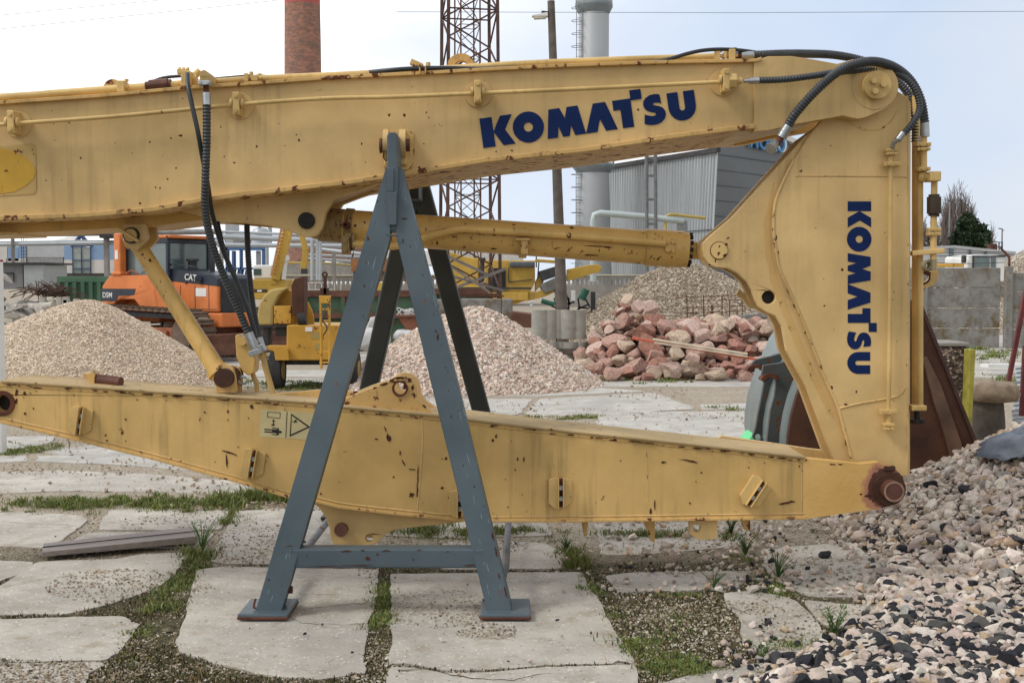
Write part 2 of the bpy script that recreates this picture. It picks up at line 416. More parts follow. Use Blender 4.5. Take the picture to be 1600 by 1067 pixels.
# ================================================================== GROUND
def ground_mat():
    M_, nt, bs = mat('gravelly_dirt'); gm = N(nt, 'ShaderNodeNewGeometry'); o = gm.outputs['Position']
    c = mixc(nt, ramp(nt, noise_(nt, o, .8, 7, .65), .35, .65), (.34, .28, .205), (.46, .40, .32))
    v = N(nt, 'ShaderNodeTexVoronoi'); v.inputs['Scale'].default_value = 55; nt.links.new(o, v.inputs['Vector'])
    g = mixc(nt, v.outputs['Color'], (.22, .17, .12), (.62, .55, .46))
    bw = N(nt, 'ShaderNodeSeparateColor'); nt.links.new(v.outputs['Color'], bw.inputs[0])
    g = mixc(nt, bw.outputs[0], (.20, .155, .105), (.62, .55, .46))
    c = mixc(nt, .6, c, g)
    f = ramp(nt, noise_(nt, mapv(nt, o, (1, 1, 1), (3, 1, 0)), 1.3, 6, .7), .36, .46)
    sp = N(nt, 'ShaderNodeSeparateXYZ'); nt.links.new(o, sp.inputs[0])
    near = ramp(nt, mul(nt, sp.outputs[1], .05), .355, .40, (1, 1, 1, 1), (.15, .15, .15, 1))
    c = mixc(nt, mul(nt, mul(nt, f, near), .9), c, mixc(nt, noise_(nt, o, 25, 5, .7), (.020, .022, .010), (.10, .085, .04)))
    nt.links.new(c, bs.inputs['Base Color']); bs.inputs['Roughness'].default_value = .97; bs.inputs['Specular IOR Level'].default_value = .15
    bump(nt, bs, mul(nt, v.outputs['Distance'], noise_(nt, o, 20, 5), 'ADD'), .8, .015)
    return M_
x = MB(); x.add([(-900, -20, 0), (900, -20, 0), (900, 1500, 0), (-900, 1500, 0)], [(0, 1, 2, 3)])
ground = x.build('ground', ground_mat()); ground['kind'] = 'structure'
CON = concrete('slab_concrete', (.52, .485, .43), True, (.30, .245, .17), .7)
CON2 = concrete('slab_concrete_pale', (.51, .49, .45), False, (.36, .30, .22), .8)
def rough(poly, step=.10, amp=.014, seed=0):
    rs = random.Random(seed); out_ = []; n = len(poly)
    # round then subdivide
    pl = []
    for i in range(n):
        a = Vector(poly[i-1]); b = Vector(poly[i]); c = Vector(poly[(i+1) % n])
        r = min(.05, (a-b).length*.25, (c-b).length*.25)
        pl.append(b+(a-b).normalized()*r); pl.append(b*.6+((a-b).normalized()*r+b+(c-b).normalized()*r+b)*.2); pl.append(b+(c-b).normalized()*r)
    n = len(pl)
    for i in range(n):
        a, b = pl[i], pl[(i+1) % n]; L = (b-a).length; k = max(1, int(L/step))
        for j in range(k):
            q = a+(b-a)*(j/k); out_.append((q.x+rs.uniform(-amp, amp), q.y+rs.uniform(-amp, amp)))
    return out_
SLABPOLY = []
def slab(poly, mt=CON, top=.010, seed=0, tilt=0, step=.09, amp=.008):
    r_ = rough(poly, step, amp, seed); x = MB(); x.prism(r_, -.12, top, axis='z'); rq = random.Random(seed+5); gx_, gy_ = rq.uniform(-.006, .006), rq.uniform(-.006, .006); c0 = sum(p[0] for p in poly)/len(poly), sum(p[1] for p in poly)/len(poly); x.v = [(a, b, c+(gx_*(a-c0[0])+gy_*(b-c0[1]) if c > 0 else 0)) for a, b, c in x.v]
    SLABPOLY.append(np.array(poly)); return x.build('slab', mt, ground, .006 if top and amp > .01 else 0)
ground['_o'] = [0, 0, 0]
near_px = [
 [(-90, 804), (60, 803), (116, 806), (138, 814), (120, 828), (96, 846), (76, 858), (36, 856), (-90, 851)],
 [(172, 798), (235, 797), (360, 800), (344, 829), (256, 830), (154, 829), (158, 816)],
 [(138, 834), (240, 832.5), (336, 834), (325, 846), (300, 856), (96, 860), (110, 848)],
 [(60, 880), (180, 876), (224, 868), (296, 866), (280, 888), (264, 908), (240, 922), (170, 945), (100, 961), (-90, 962), (-90, 930), (0, 918)],
 [(-90, 872), (52, 880), (44, 894), (-30, 920), (-90, 924)],
 [(-90, 972), (120, 966), (192, 964), (218, 978), (200, 1004), (180, 1024), (168, 1034), (-90, 1038)],
 [(-90, 1042), (152, 1037), (164, 1041), (136, 1056), (128, 1120), (-90, 1130)],
 [(308, 892), (352, 888), (592, 892), (588, 936), (576, 976), (568, 1020), (572, 1054), (500, 1064), (420, 1058), (340, 1040), (280, 1020), (276, 1000), (292, 955), (304, 912)],
 [(372, 800), (500, 795), (592, 830), (590, 884), (350, 882), (330, 878), (345, 840)],
 [(610, 900), (912, 896), (920, 916), (944, 952), (960, 988), (984, 1020), (992, 1038), (870, 1040), (780, 1048), (700, 1050), (640, 1040), (606, 1040), (612, 1010), (612, 960)],
 [(608, 1044), (640, 1044), (700, 1054), (780, 1052), (870, 1044), (994, 1042), (1003, 1100), (600, 1100)],
 [(690, 848), (780, 848), (850, 850), (884, 866), (876, 890), (690, 892)],
 [(560, 800), (760, 800), (850, 812), (862, 838), (700, 842), (600, 838)],
 [(945, 902), (990, 896), (1183, 894), (1186, 906), (1130, 922), (970, 928), (955, 915)],
 [(930, 820), (1080, 818), (1170, 826), (1176, 850), (1120, 858), (1000, 868), (940, 868)],
 [(1127, 928), (1180, 925), (1238, 938), (1279, 975), (1289, 1003), (1272, 1027), (1203, 1033), (1158, 1003), (1155, 968), (1134, 946)],
 [(1255, 940), (1310, 945), (1420, 950), (1500, 1000), (1400, 1008), (1330, 1000), (1282, 975)],
 [(1140, 1042), (1200, 1037), (1280, 1040), (1300, 1100), (1020, 1100), (1030, 1070)],
 [(1190, 860), (1330, 850), (1400, 900), (1380, 935), (1260, 932), (1200, 900)],
 [(-300, 804), (-130, 804), (-110, 850), (-300, 852)], [(-300, 872), (-110, 872), (-110, 960), (-300, 962)], [(-300, 972), (-110, 972), (-110, 1036), (-300, 1036)]]
for i, p in enumerate(near_px): slab([tuple(G(a, b).xy) for a, b in p], CON, .010, i)
mid_px = [
 [(-200, 682), (84, 683), (84, 693), (20, 703), (-200, 702)], [(64, 706), (150, 696), (208, 706), (200, 712), (100, 711)],
 [(55, 722), (60, 714), (300, 708), (480, 708), (440, 728), (380, 742), (200, 728)],
 [(-200, 716), (45, 712), (40, 722), (-200, 728)], [(-200, 745), (100, 736), (240, 742), (430, 758), (380, 772), (120, 768), (-200, 776)],
 [(840, 624), (1020, 614), (1088, 640), (1000, 645), (880, 650), (820, 648)], [(640, 622), (832, 624), (812, 648), (760, 654), (640, 650)],
 [(640, 604), (870, 602), (1010, 612), (836, 620), (640, 618)], [(938, 646), (1182, 643), (1230, 652), (1240, 690), (1137, 687), (955, 669), (930, 660)],
 [(650, 656), (760, 660), (925, 662), (950, 672), (1130, 692), (1100, 740), (650, 740)], [(1090, 632), (1300, 628), (1310, 638), (1100, 640)]]
for i, p in enumerate(mid_px): slab([tuple(G(a, b).xy) for a, b in p], CON2 if i != 4 else CON, .009, 100+i, step=.2, amp=.03)
rs = random.Random(5)
for r_ in range(11):
    y0 = 19.6+r_*1.9; xo = rs.uniform(-1, 0)
    for c_ in range(11):
        x0 = -17+c_*3.1+xo
        if rs.random() < .16: continue
        if 0.2 < x0+1.5 < 6 and y0 > 20: continue
        slab([(x0, y0), (x0+2.95, y0+rs.uniform(-.05, .05)), (x0+2.95, y0+1.75), (x0, y0+1.75)], CON2, .008, 200+r_*12+c_, step=.5, amp=.04)
crk = plain('crack_dirt', (.06, .05, .035), .95, 0, .3, 20, 0)
def crack(pts, w_=.004, seed=0):
    rs = random.Random(seed); q = []
    for i in range(len(pts)-1):
        a, b = G(*pts[i], .0112), G(*pts[i+1], .0112); k = max(2, int((b-a).length/.04))
        for j in range(k): p = a.lerp(b, j/k); q.append(p+Vector((rs.gauss(0, .008), rs.gauss(0, .010), 0)))
    x = MB(); L = [];
    for p in q: ww = w_*rs.uniform(.3, 1.3); L.append((p+Vector((0, -ww, 0)), p+Vector((0, ww, 0))))
    x.add([v for l in L for v in l], [(2*i, 2*i+2, 2*i+3, 2*i+1) for i in range(len(L)-1)]); x.build('crack', crk, ground)
crack([(620, 1048), (668, 1042), (720, 1058), (800, 1063), (850, 1052), (900, 1046), (990, 1030)], .005, 1); crack([(480, 950), (530, 945), (590, 938)], .005, 2); crack([(430, 955), (470, 972), (540, 975), (585, 972)], .0025, 3)
crack([(235, 829), (255, 815), (262, 800)], .003, 4); crack([(295, 905), (420, 925), (590, 932)], .002, 5); crack([(1135, 965), (1200, 945), (1235, 942)], .003, 6); crack([(500, 1064), (520, 1030), (575, 1010)], .002, 7); crack([(0, 815), (60, 818), (130, 822)], .0025, 8); crack([(930, 1052), (960, 1060), (1000, 1062)], .003, 9)
# ------------------------------------------------------------------ helper masks
def inpoly(X, Y, poly):
    c = np.zeros(len(X), bool); n = len(poly); j = n-1
    for i in range(n):
        xi, yi = poly[i][0], poly[i][1]; xj, yj = poly[j][0], poly[j][1]
        c ^= ((yi > Y) != (yj > Y)) & (X < (xj-xi)*(Y-yi)/(yj-yi+1e-12)+xi); j = i
    return c
def onslab(X, Y):
    c = np.zeros(len(X), bool)
    for p in SLABPOLY: c |= inpoly(X, Y, p)
    return c
def Gv(px, py): # arrays -> ground
    x = (px-800)/FPX; y = (533.5-py)/FPX; s = -CAMH/(-st+y*ct); return x*s, s*(ct+y*st)
PAL_L = [(.56, .49, .42), (.62, .55, .48), (.40, .35, .30), (.52, .42, .32), (.33, .31, .29)]
PINKW = [(.74, .64, .55), (.66, .53, .45), (.84, .77, .70), (.50, .42, .36), (.64, .47, .37)]
# tiny pebbles everywhere in the near field (more off slab)
n = 60000
px = rng.uniform(-40, 1640, n); py = 800+290*rng.random(n)**.8
X, Y = Gv(px, py); os_ = onslab(X, Y)
dens = fb(X, Y, 1.6, 3); keep = np.where(os_, dens > .68, rng.random(n) < np.where(fb(X, Y, 2.6, 17) > .47, .75, .22))
drift = os_ & (((np.hypot((px-200)/130, (py-920)/28) < 1) & (rng.random(n) < .75)) | ((np.hypot((px-360)/110, (py-850)/40) < 1) & (rng.random(n) < .9)) | ((np.hypot((px-690)/90, (py-955)/30) < 1) & (rng.random(n) < .8)) | ((px > 930) & (py < 900) & (rng.random(n) < .45)) | ((px > 1180) & (rng.random(n) < .35)))
keep = keep | drift; X, Y, px, py, os_ = X[keep], Y[keep], px[keep], py[keep], os_[keep]
n = len(X); sz = rng.lognormal(math.log(.0048), .38, n)
Z = np.where(os_, .011, .002)+sz*.3
cols = palette(n, [(.55, .47, .37), (.42, .34, .25), (.64, .58, .50), (.30, .25, .18), (.12, .11, .09)], [4, 3, 3, 2, 1])
STM = stone('pebble', 60)
stones('pebbles', np.stack([X, Y, Z], 1), sz, cols, -1, STM, ground)
# white moss-bed chips
bedp = [(1075, 940), (1130, 942), (1152, 975), (1156, 1005), (1200, 1034), (1130, 1040), (1060, 1030), (1020, 990)]
n = 9000; px = rng.uniform(560, 1220, n); py = rng.uniform(890, 1075, n); X, Y = Gv(px, py); os_ = onslab(X, Y)
k = (~os_) & ((px > 980) | (rng.random(n) < .5)); X, Y = X[k], Y[k]; n = len(X); sz = rng.lognormal(math.log(.0058), .4, n)
stones('white_chips', np.stack([X, Y, sz*.3], 1), sz, palette(n, [(.66, .58, .45), (.82, .78, .70), (.40, .33, .22)], [3, 2, 2]), 0, STM, ground)
# mid-field coarse grit
n = 26000; py = rng.uniform(604, 800, n); px = rng.uniform(-40, 1640, n); X, Y = Gv(px, py); d = fb(X, Y, .8, 9)
k = (rng.random(n) < np.clip((d-.40)*3, .04, .8)); X, Y = X[k], Y[k]; n = len(X); sz = rng.lognormal(math.log(.010), .4, n)
stones('grit', np.stack([X, Y, .016+sz*.2], 1), sz, palette(n, [(.50, .40, .30), (.58, .50, .41), (.36, .29, .21), (.16, .13, .10)], [4, 3, 2, .5]), -1, STM, ground)
# ------------------------------------------------------------------ foreground heap at the right
hc_, hr_ = (4.5, 8.0), 2.3
def hz(X, Y):
    a = (X-hc_[0])/1.0; b = (Y-hc_[1])/np.where(Y < hc_[1], 1.3, 1.0)
    d = np.hypot(a, b); z = np.clip(1.25*(1-d/hr_), 0, None)
    return np.where(z > 0, z*(1-.15*np.exp(-((d/.8)**2)))+ .05*(fb(X, Y, 1.7, 21)-.5)*np.clip(z*6, 0, 1), 0)
gx, gy = np.meshgrid(np.linspace(1.0, 8, 71), np.linspace(4.4, 12, 77)); gz = hz(gx, gy)-.015
V = np.stack([gx.ravel(), gy.ravel(), gz.ravel()], 1); w_ = 71
F = np.array([(j*w_+i, j*w_+i+1, (j+1)*w_+i+1, (j+1)*w_+i) for j in range(76) for i in range(w_-1) if max(gz[j, i], gz[j+1, i], gz[j, i+1], gz[j+1, i+1]) > 0])
near_gravel = npmesh('gravel_bed', V, F, np.tile([[.30, .26, .21]], (len(V), 1)), stone('heap_core', 12), None, kind='stuff', smooth=True)
near_gravel.name = 'gravel_heap'; near_gravel['label'] = 'mixed pinkish, white and black coarse gravel heap filling the right foreground'; near_gravel['category'] = 'gravel heap'
def heapcol(px, n):
    light = palette(n, [(.64, .545, .475), (.74, .67, .60), (.52, .44, .38), (.58, .44, .31), (.40, .385, .36)], [5, 5, 2, 1.5, 1])
    dark = palette(n, [(.035, .037, .045), (.07, .07, .075), (.12, .115, .11)], [5, 2, 1]); return light, dark
n = 21000; X = rng.uniform(1.2, 5.0, n); Y = rng.uniform(4.7, 10.2, n); z = hz(X, Y); k = (z > .004) & (X < .45*Y+.1); X, Y, z = X[k], Y[k], z[k]
n = len(X); big = rng.random(n) < .20; sz = np.where(big, rng.lognormal(math.log(.038), .25, n), rng.lognormal(math.log(.022), .32, n))
l, d = heapcol(None, n); isd = rng.random(n) < np.clip(.04+.5*(6.5-Y)*(Y < 6.5)+.30*(fb(X, Y, 1.1, 5)-.5), .03, .45)
HM = stone('coarse_gravel', 22)
stones('coarse_gravel', np.stack([X, Y, z+sz*.25], 1), sz, np.where(isd[:, None], d, l), 1, HM, near_gravel)
n = 36000; X = rng.uniform(1.2, 5.0, n); Y = rng.uniform(4.7, 10.2, n); z = hz(X, Y); k = (z > .002) & (X < .45*Y+.1); X, Y, z = X[k], Y[k], z[k]; n = len(X)
sz = rng.lognormal(math.log(.013), .3, n); l, d = heapcol(None, n)
stones('fine_gravel', np.stack([X, Y, z+sz*.3], 1), sz, np.where((rng.random(n) < .15)[:, None], d, l*.85), 0, HM, near_gravel)
n = 30000; X = rng.uniform(1.2, 6.6, n); Y = rng.uniform(4.7, 11, n); z = hz(X, Y); k = (z > .002) & (X > .45*Y+.05); X, Y, z = X[k], Y[k], z[k]; n = len(X); sz = rng.lognormal(math.log(.026), .4, n); l, d = heapcol(None, n)
stones('coarse_gravel', np.stack([X, Y, z+sz*.25], 1), sz, np.where((rng.random(n) < .15)[:, None], d, l), 0, HM, near_gravel)
# scattered fringe of stones on the ground
edge = np.array([(1180, 1075), (1215, 1050), (1270, 1030), (1310, 1000), (1350, 975), (1330, 930), (1300, 900), (1250, 870), (1180, 850), (1120, 838), (1130, 815), (1260, 812), (1400, 795)], float)
fr = [(1150, 1085), (1200, 1045), (1262, 1022), (1318, 990), (1345, 968), (1330, 925), (1340, 890), (1290, 850), (1230, 815), (1420, 790), (1640, 760), (1640, 1085)]
n = 9500; px = rng.uniform(1100, 1640, n); py = rng.uniform(795, 1085, n); X, Y = Gv(px, py); inside = inpoly(px, py, fr); h0 = hz(X, Y) > .02
dens = np.where(inside, .85, .0); near_e = (~inside) & (px > 1120) & (fb(X, Y, 2.2, 8) > .5); k = (~h0) & ((inside & (rng.random(n) < .32)) | (near_e & (rng.random(n) < .10)))
X, Y, px, py = X[k], Y[k], px[k], py[k]; n = len(X); sz = np.where(rng.random(n) < .55, rng.lognormal(math.log(.030), .25, n), rng.lognormal(math.log(.017), .3, n)); sz = np.where(inpoly(px, py, fr) & (py > 960), sz*1.15, sz*.78)
l, d = heapcol(None, n); isd = rng.random(n) < np.where(py > 960, .38, .10)
stones('gravel_fringe', np.stack([X, Y, .012+sz*.35], 1), sz, np.where(isd[:, None], d, l), 1, HM, near_gravel)
# second layer so the corner reads as piled
n = 5200; px = rng.uniform(1180, 1640, n); py = rng.uniform(840, 1090, n); X, Y = Gv(px, py); k = inpoly(px, py, [(1230, 1060), (1330, 1010), (1385, 960), (1375, 915), (1420, 860), (1640, 840), (1640, 1090), (1200, 1090)]) & (hz(X, Y) < .05); X, Y = X[k], Y[k]; n = len(X)
sz = rng.lognormal(math.log(.036), .22, n); l, d = heapcol(None, n)
stones('gravel_fringe', np.stack([X, Y, .045+sz*.2], 1), sz, np.where((rng.random(n) < np.where(Y < 6.1, .42, .15))[:, None], d, l), 1, HM, near_gravel)
n = 700; px = rng.uniform(880, 1240, n); py = rng.uniform(815, 930, n); X, Y = Gv(px, py); k = rng.random(n) < np.clip((px-860)/500, 0, 1)*1.1; X, Y = X[k], Y[k]; n = len(X); sz = rng.lognormal(math.log(.017), .35, n); l, d = heapcol(None, n)
stones('loose_stones', np.stack([X, Y, .016+sz*.4], 1), sz, np.where((rng.random(n) < .08)[:, None], d, l), 1, HM, ground)
n = 130; px = rng.uniform(-20, 1250, n); py = rng.uniform(740, 1065, n); X, Y = Gv(px, py); sz = rng.lognormal(math.log(.0075), .35, n); l, d = heapcol(None, n)
stones('loose_stones', np.stack([X, Y, .018+sz*.4], 1), sz, np.where((rng.random(n) < .5)[:, None], d, l), 1, HM, ground)
# ------------------------------------------------------------------ cone piles
def pile(name, label, c, rx, ry, H, n, size, pal, wts, sub, seed, profile=1.0, cull=True, core=(.42, .36, .30), sharp=.12, rxr=None):
    cx, cy = c
    def f(X, Y):
        d = np.hypot((X-cx)/np.where(X > cx, rxr or rx, rx), (Y-cy)/ry); z = H*(1+sharp-np.sqrt(sharp**2+d**2*(1+2*sharp)))
        return np.clip(z+H*.10*(fb(X, Y, 1.2/ rx*2, seed)-.5)*np.clip(z/H*4, 0, 1), -.02, None)
    g = 90; gx, gy = np.meshgrid(np.linspace(cx-rx*1.1, cx+rx*1.1, g), np.linspace(cy-ry*1.1, cy+ry*1.1, g)); gz = f(gx, gy)-size*.3
    V = np.stack([gx.ravel(), gy.ravel(), gz.ravel()], 1)
    F = np.array([(j*g+i, j*g+i+1, (j+1)*g+i+1, (j+1)*g+i) for j in range(g-1) for i in range(g-1) if max(gz[j, i], gz[j+1, i], gz[j, i+1], gz[j+1, i+1]) > -size*.3])
    o = npmesh(name, V, F, np.tile([core], (len(V), 1)), stone(name+'_core', 8/size*.03), None, label, 'gravel pile', 'stuff', True)
    X = rng.uniform(cx-rx*1.12, cx+rx*1.12, n*2); Y = rng.uniform(cy-ry*1.12, cy+(ry*.25 if cull else ry*1.1), n*2); z = f(X, Y); k = z > 0; X, Y, z = X[k][:n], Y[k][:n], z[k][:n]
    sz = rng.lognormal(math.log(size), .25, len(X))
    stones('gravel', np.stack([X, Y, z], 1), sz, palette(len(X), pal, wts), sub, stone(name+'_stone', 10), o); return o
pile('fine_gravel_pile', 'broad beige heap of fine gravel behind the left end of the lower arm', (P(128, 0, 20.6).x, 20.6), 3.6, 3.0, 1.36, 48000, .017, [(.78, .66, .52), (.66, .54, .42), (.88, .79, .67), (.54, .42, .31)], [5, 3, 3, 1.5], -1, 31, core=(.62, .52, .40), sharp=.16, rxr=2.45)
pile('coarse_gravel_pile', 'pinkish white coarse gravel heap behind the middle of the stand', (P(742, 0, 20.2).x, 20.2), 2.45, 2.2, 1.27, 17000, .031, PINKW, [5, 4, 3, 2, 2], 0, 32, core=(.46, .38, .32), sharp=.22, rxr=2.12)
pile('old_gravel_pile', 'tall grey-brown gravel heap behind the pink boulders', (P(1075, 0, 34).x, 34), 4.4, 5, 2.25, 30000, .035, [(.50, .42, .32), (.38, .31, .24), (.62, .56, .47), (.28, .23, .17)], [4, 3, 2, 1], -1, 33, core=(.30, .25, .19))
pile('white_gravel_pile', 'pale gravel heap behind the concrete fence at the right edge', (P(1652, 0, 42).x, 42), 4.6, 4, 3.3, 16000, .045, [(.55, .49, .41), (.45, .39, .31), (.66, .60, .52)], [3, 2, 2], -1, 34, core=(.45, .39, .32))
# ------------------------------------------------------------------ pink boulders
BM = []
for nm, c in (('dusky_pink_rock', (.42, .265, .215)), ('pale_pink_rock', (.52, .38, .32)), ('red_rock', (.36, .19, .145)), ('buff_rock', (.50, .39, .295))):
    x = plain(nm, c, .9, 0, .40, 7, .9, 22, .2); BM.append(x)
import bmesh
def boulder_mesh(i):
    rs = random.Random(900+i); bm = bmesh.new(); bmesh.ops.create_icosphere(bm, subdivisions=3, radius=1)
    pl = [(Vector((rs.gauss(0, 1), rs.gauss(0, 1), rs.gauss(0, 1))).normalized(), rs.uniform(.36, .72)) for _ in range(13)]
    for v in bm.verts:
        for _ in range(2):
            for nn, d in pl:
                q = v.co.dot(nn)
                if q > d: v.co -= nn*(q-d)*.95
        nz_ = mnoise.noise(v.co*2.3+Vector((i*3.1, 0, 0)))*.07+mnoise.noise(v.co*6+Vector((i, 5, 0)))*.03
        v.co *= 1+nz_; v.co.x *= rs.uniform(.999, 1.001)*1.22; v.co.z *= .86
    me = bpy.data.meshes.new('boulder'); bm.to_mesh(me); bm.free(); me.materials.append(BM[i % 4]); return me
BMS = [boulder_mesh(i) for i in range(16)]
CN = ['dusky pink', 'pale whitish pink', 'deep brick red', 'buff cream']
def rz_(x, y):
    a = 1.50*max(0, 1-math.hypot((x-2.35)/1.45, (y-23.2)/2.0)); b = .92*max(0, min(1, (1-math.hypot(max(0, abs(x-3.6)-1.1)/.9, (y-22.9)/1.8))*1.6))
    return max(a, b)
gx, gy = np.meshgrid(np.linspace(.8, 5.6, 49), np.linspace(20.6, 25.6, 41)); gz = np.array([[rz_(a, b)*.80-.12 for a, b in zip(r1, r2)] for r1, r2 in zip(gx, gy)])
Vb = np.stack([gx.ravel(), gy.ravel(), gz.ravel()], 1); Fb = np.array([(j*49+i, j*49+i+1, (j+1)*49+i+1, (j+1)*49+i) for j in range(40) for i in range(48)])
core_ = npmesh('rubble_bed', Vb, Fb, np.tile([[.10, .065, .05]], (len(Vb), 1)), stone('rubble_core', 8), None, 'dark small rubble showing between the pink boulders', 'rubble', 'stuff', True)
nq = 2600; Xq = rng.uniform(1.0, 5.3, nq); Yq = rng.uniform(20.7, 24, nq); Zq = np.array([rz_(a, b)*.80-.10 for a, b in zip(Xq, Yq)]); kq = (Zq > -.09) | (rng.random(nq) < .25)
stones('small_rubble', np.stack([Xq, Yq, np.clip(Zq, .01, 9)], 1)[kq], rng.lognormal(math.log(.055), .35, kq.sum()), palette(int(kq.sum()), [(.40, .24, .20), (.50, .36, .30), (.34, .17, .13), (.50, .46, .40)], [3, 2, 2, 1]), 0, stone('small_rubble', 8), core_)
rs = random.Random(77); rows = [(20.85+.25*i) for i in range(11)]
nb = 0
for iy, y0 in enumerate(rows):
    x = 1.15
    while x < 5.3:
        s_ = rs.choice((.12, .15, .18, .21, .25, .30)); xx = x+s_*.7; yy = y0+rs.uniform(-.15, .15); h = rz_(xx, yy)
        x += s_*1.30
        if h <= .02: 
            if iy > 1 or rs.random() < .3 or xx < 1.6: continue
        mi = rs.randrange(16); me = BMS[mi]; o = bpy.data.objects.new('boulder', me); COL.objects.link(o)
        o.location = (xx, yy, max(s_*.55, h-s_*.25)); o.scale = (s_*rs.uniform(.85, 1.15), s_, s_*rs.uniform(.8, 1.15)); o.rotation_euler = (rs.uniform(-.6, .6), rs.uniform(-.6, .6), rs.uniform(0, 6.28))
        pos = 'along the foot of' if h < .30 else ('high on the peak of' if h > .85 and xx < 3.2 else 'in the middle of')
        side = 'far left' if xx < 2.0 else 'left' if xx < 2.7 else ('far right' if xx > 4.5 else 'right' if xx > 3.9 else 'left-centre' if xx < 3.3 else 'right-centre')
        o['label'] = f'{"small" if s_ < .17 else ("large" if s_ > .24 else "medium")} {CN[mi % 4]} boulder {pos} the stone heap, {side} side'; o['category'] = 'boulder'; o['group'] = 'quarried pink boulders in the heap'; nb += 1
# ------------------------------------------------------------------ grass
def grassmat(name, a, b):
    M_, nt, bs = mat(name); at = N(nt, 'ShaderNodeAttribute'); at.attribute_name = 'col'
    nt.links.new(at.outputs['Color'], bs.inputs['Base Color']); bs.inputs['Roughness'].default_value = .6; bs.inputs['Specular IOR Level'].default_value = .25
    bs.inputs['Transmission Weight'].default_value = 0; return M_
GM = grassmat('grass_blades', 0, 0)
def blades(name, X, Y, H, W, Z=0, tone=(.10, .155, .035), var=.35, lean=.5, par=None):
    n = len(X); a = rng.uniform(0, 2*np.pi, n); dx, dy = np.cos(a), np.sin(a); la_ = rng.uniform(0, 2*np.pi, n); L = H*rng.uniform(.1, lean, n)
    lx, ly = np.cos(la_)*L, np.sin(la_)*L; w2 = W*.5
    b0 = np.stack([X-dx*w2, Y-dy*w2, Z+0*X], 1); b1 = np.stack([X+dx*w2, Y+dy*w2, Z+0*X], 1)
    m0 = np.stack([X-dx*w2*.8+lx*.35, Y-dy*w2*.8+ly*.35, Z+H*.6], 1); m1 = np.stack([X+dx*w2*.8+lx*.35, Y+dy*w2*.8+ly*.35, Z+H*.6], 1)
    t = np.stack([X+lx, Y+ly, Z+H*np.sqrt(np.clip(1-(L/H)**2*.3, .3, 1))], 1)
    V = np.stack([b0, b1, m1, m0, t], 1).reshape(-1, 3); base = (np.arange(n)*5)[:, None, None]
    F = (np.array([[0, 1, 2], [0, 2, 3], [3, 2, 4]])[None]+base).reshape(-1, 3)
    c = np.array(tone)[None]*rng.uniform(1-var, 1+var, (n, 1))*np.stack([rng.uniform(.8, 1.4, n), np.ones(n), rng.uniform(.6, 1.2, n)], 1)
    return npmesh(name, V, F, np.repeat(c, 5, 0), GM, par, kind='stuff')
def clumps(name, spec, label=None, tone=(.155, .20, .065)):
    XX = []; YY = []; HH = []; WW = []
    for px0, py0, px1, py1, w_, nc, hmin, hmax, free in spec:
        t = rng.random(nc); px = px0+(px1-px0)*t; py = py0+(py1-py0)*t; X, Y = Gv(px, py); X = X+rng.normal(0, .5, nc)*w_; Y = Y+rng.normal(0, .5, nc)*w_*1.2
        k = (fb(X, Y, 3.1, 4) > .44) & (fb(X, Y, 9., 6) > .40) & ((not free and ~onslab(X, Y)) | (free & np.ones(nc, bool)) | (rng.random(nc) < .06)); X, Y = X[k], Y[k]
        for x_, y_ in zip(X, Y):
            nb_ = int(rng.integers(10, 34)); r_ = rng.uniform(.012, .05)*max(1, y_/9); h_ = rng.uniform(hmin, hmax)*rng.uniform(.5, 1)
            XX.append(x_+rng.normal(0, r_, nb_)); YY.append(y_+rng.normal(0, r_, nb_)); HH.append(h_*rng.uniform(.35, 1.1, nb_)); WW.append(np.full(nb_, rng.choice([.003, .0045, .008])*max(1, y_/7)))
    X = np.concatenate(XX); Y = np.concatenate(YY); H = np.concatenate(HH); W = np.concatenate(WW)
    g = blades(name, X, Y, H, W, .004, tone, .45, 1.3); return g
gr = clumps('grass', [(-60, 792, 200, 786, .26, 420, .02, .075, True), (180, 786, 330, 792, .20, 260, .02, .08, True), (310, 792, 400, 780, .24, 330, .03, .11, True), (385, 788, 450, 772, .22, 420, .05, .18, True),
 (375, 800, 330, 845, .12, 190, .02, .09, False), (335, 835, 300, 880, .10, 190, .02, .10, False), (300, 880, 240, 965, .12, 200, .012, .05, False), (240, 965, 160, 1067, .14, 110, .01, .035, False), (330, 1045, 420, 1075, .1, 40, .01, .03, False),
 (600, 888, 592, 1067, .045, 260, .012, .045, False), (620, 830, 760, 840, .16, 200, .02, .09, True), (740, 834, 880, 836, .12, 160, .01, .06, True), (870, 850, 910, 900, .10, 190, .02, .08, False), (905, 900, 1000, 1030, .06, 240, .015, .06, False), (1000, 1035, 1190, 1060, .07, 190, .01, .045, False), (1010, 1000, 1060, 1050, .16, 120, .01, .05, False), (985, 935, 1060, 990, .15, 60, .01, .03, False),
 (940, 932, 1185, 928, .03, 90, .01, .03, False), (1140, 860, 1250, 960, .06, 170, .015, .07, False), (950, 838, 1160, 838, .10, 120, .015, .08, True), (-60, 712, 100, 700, .3, 200, .02, .05, True), (840, 655, 930, 652, .15, 110, .02, .06, True), (560, 604, 420, 604, .7, 330, .02, .08, True), (360, 596, 460, 600, .5, 70, .03, .08, True), (950, 594, 1060, 592, .6, 520, .03, .10, True), (1150, 640, 1200, 640, .3, 80, .02, .08, True),
 (1470, 610, 1640, 600, 1.4, 420, .04, .14, True), (1490, 560, 1640, 556, 2.5, 420, .05, .14, True), (1230, 1010, 1290, 1030, .1, 50, .01, .05, True), (1330, 1000, 1400, 1005, .12, 60, .01, .05, True)])
gr['label'] = 'short green grass and weeds growing in the gaps between slabs'; gr['category'] = 'grass'
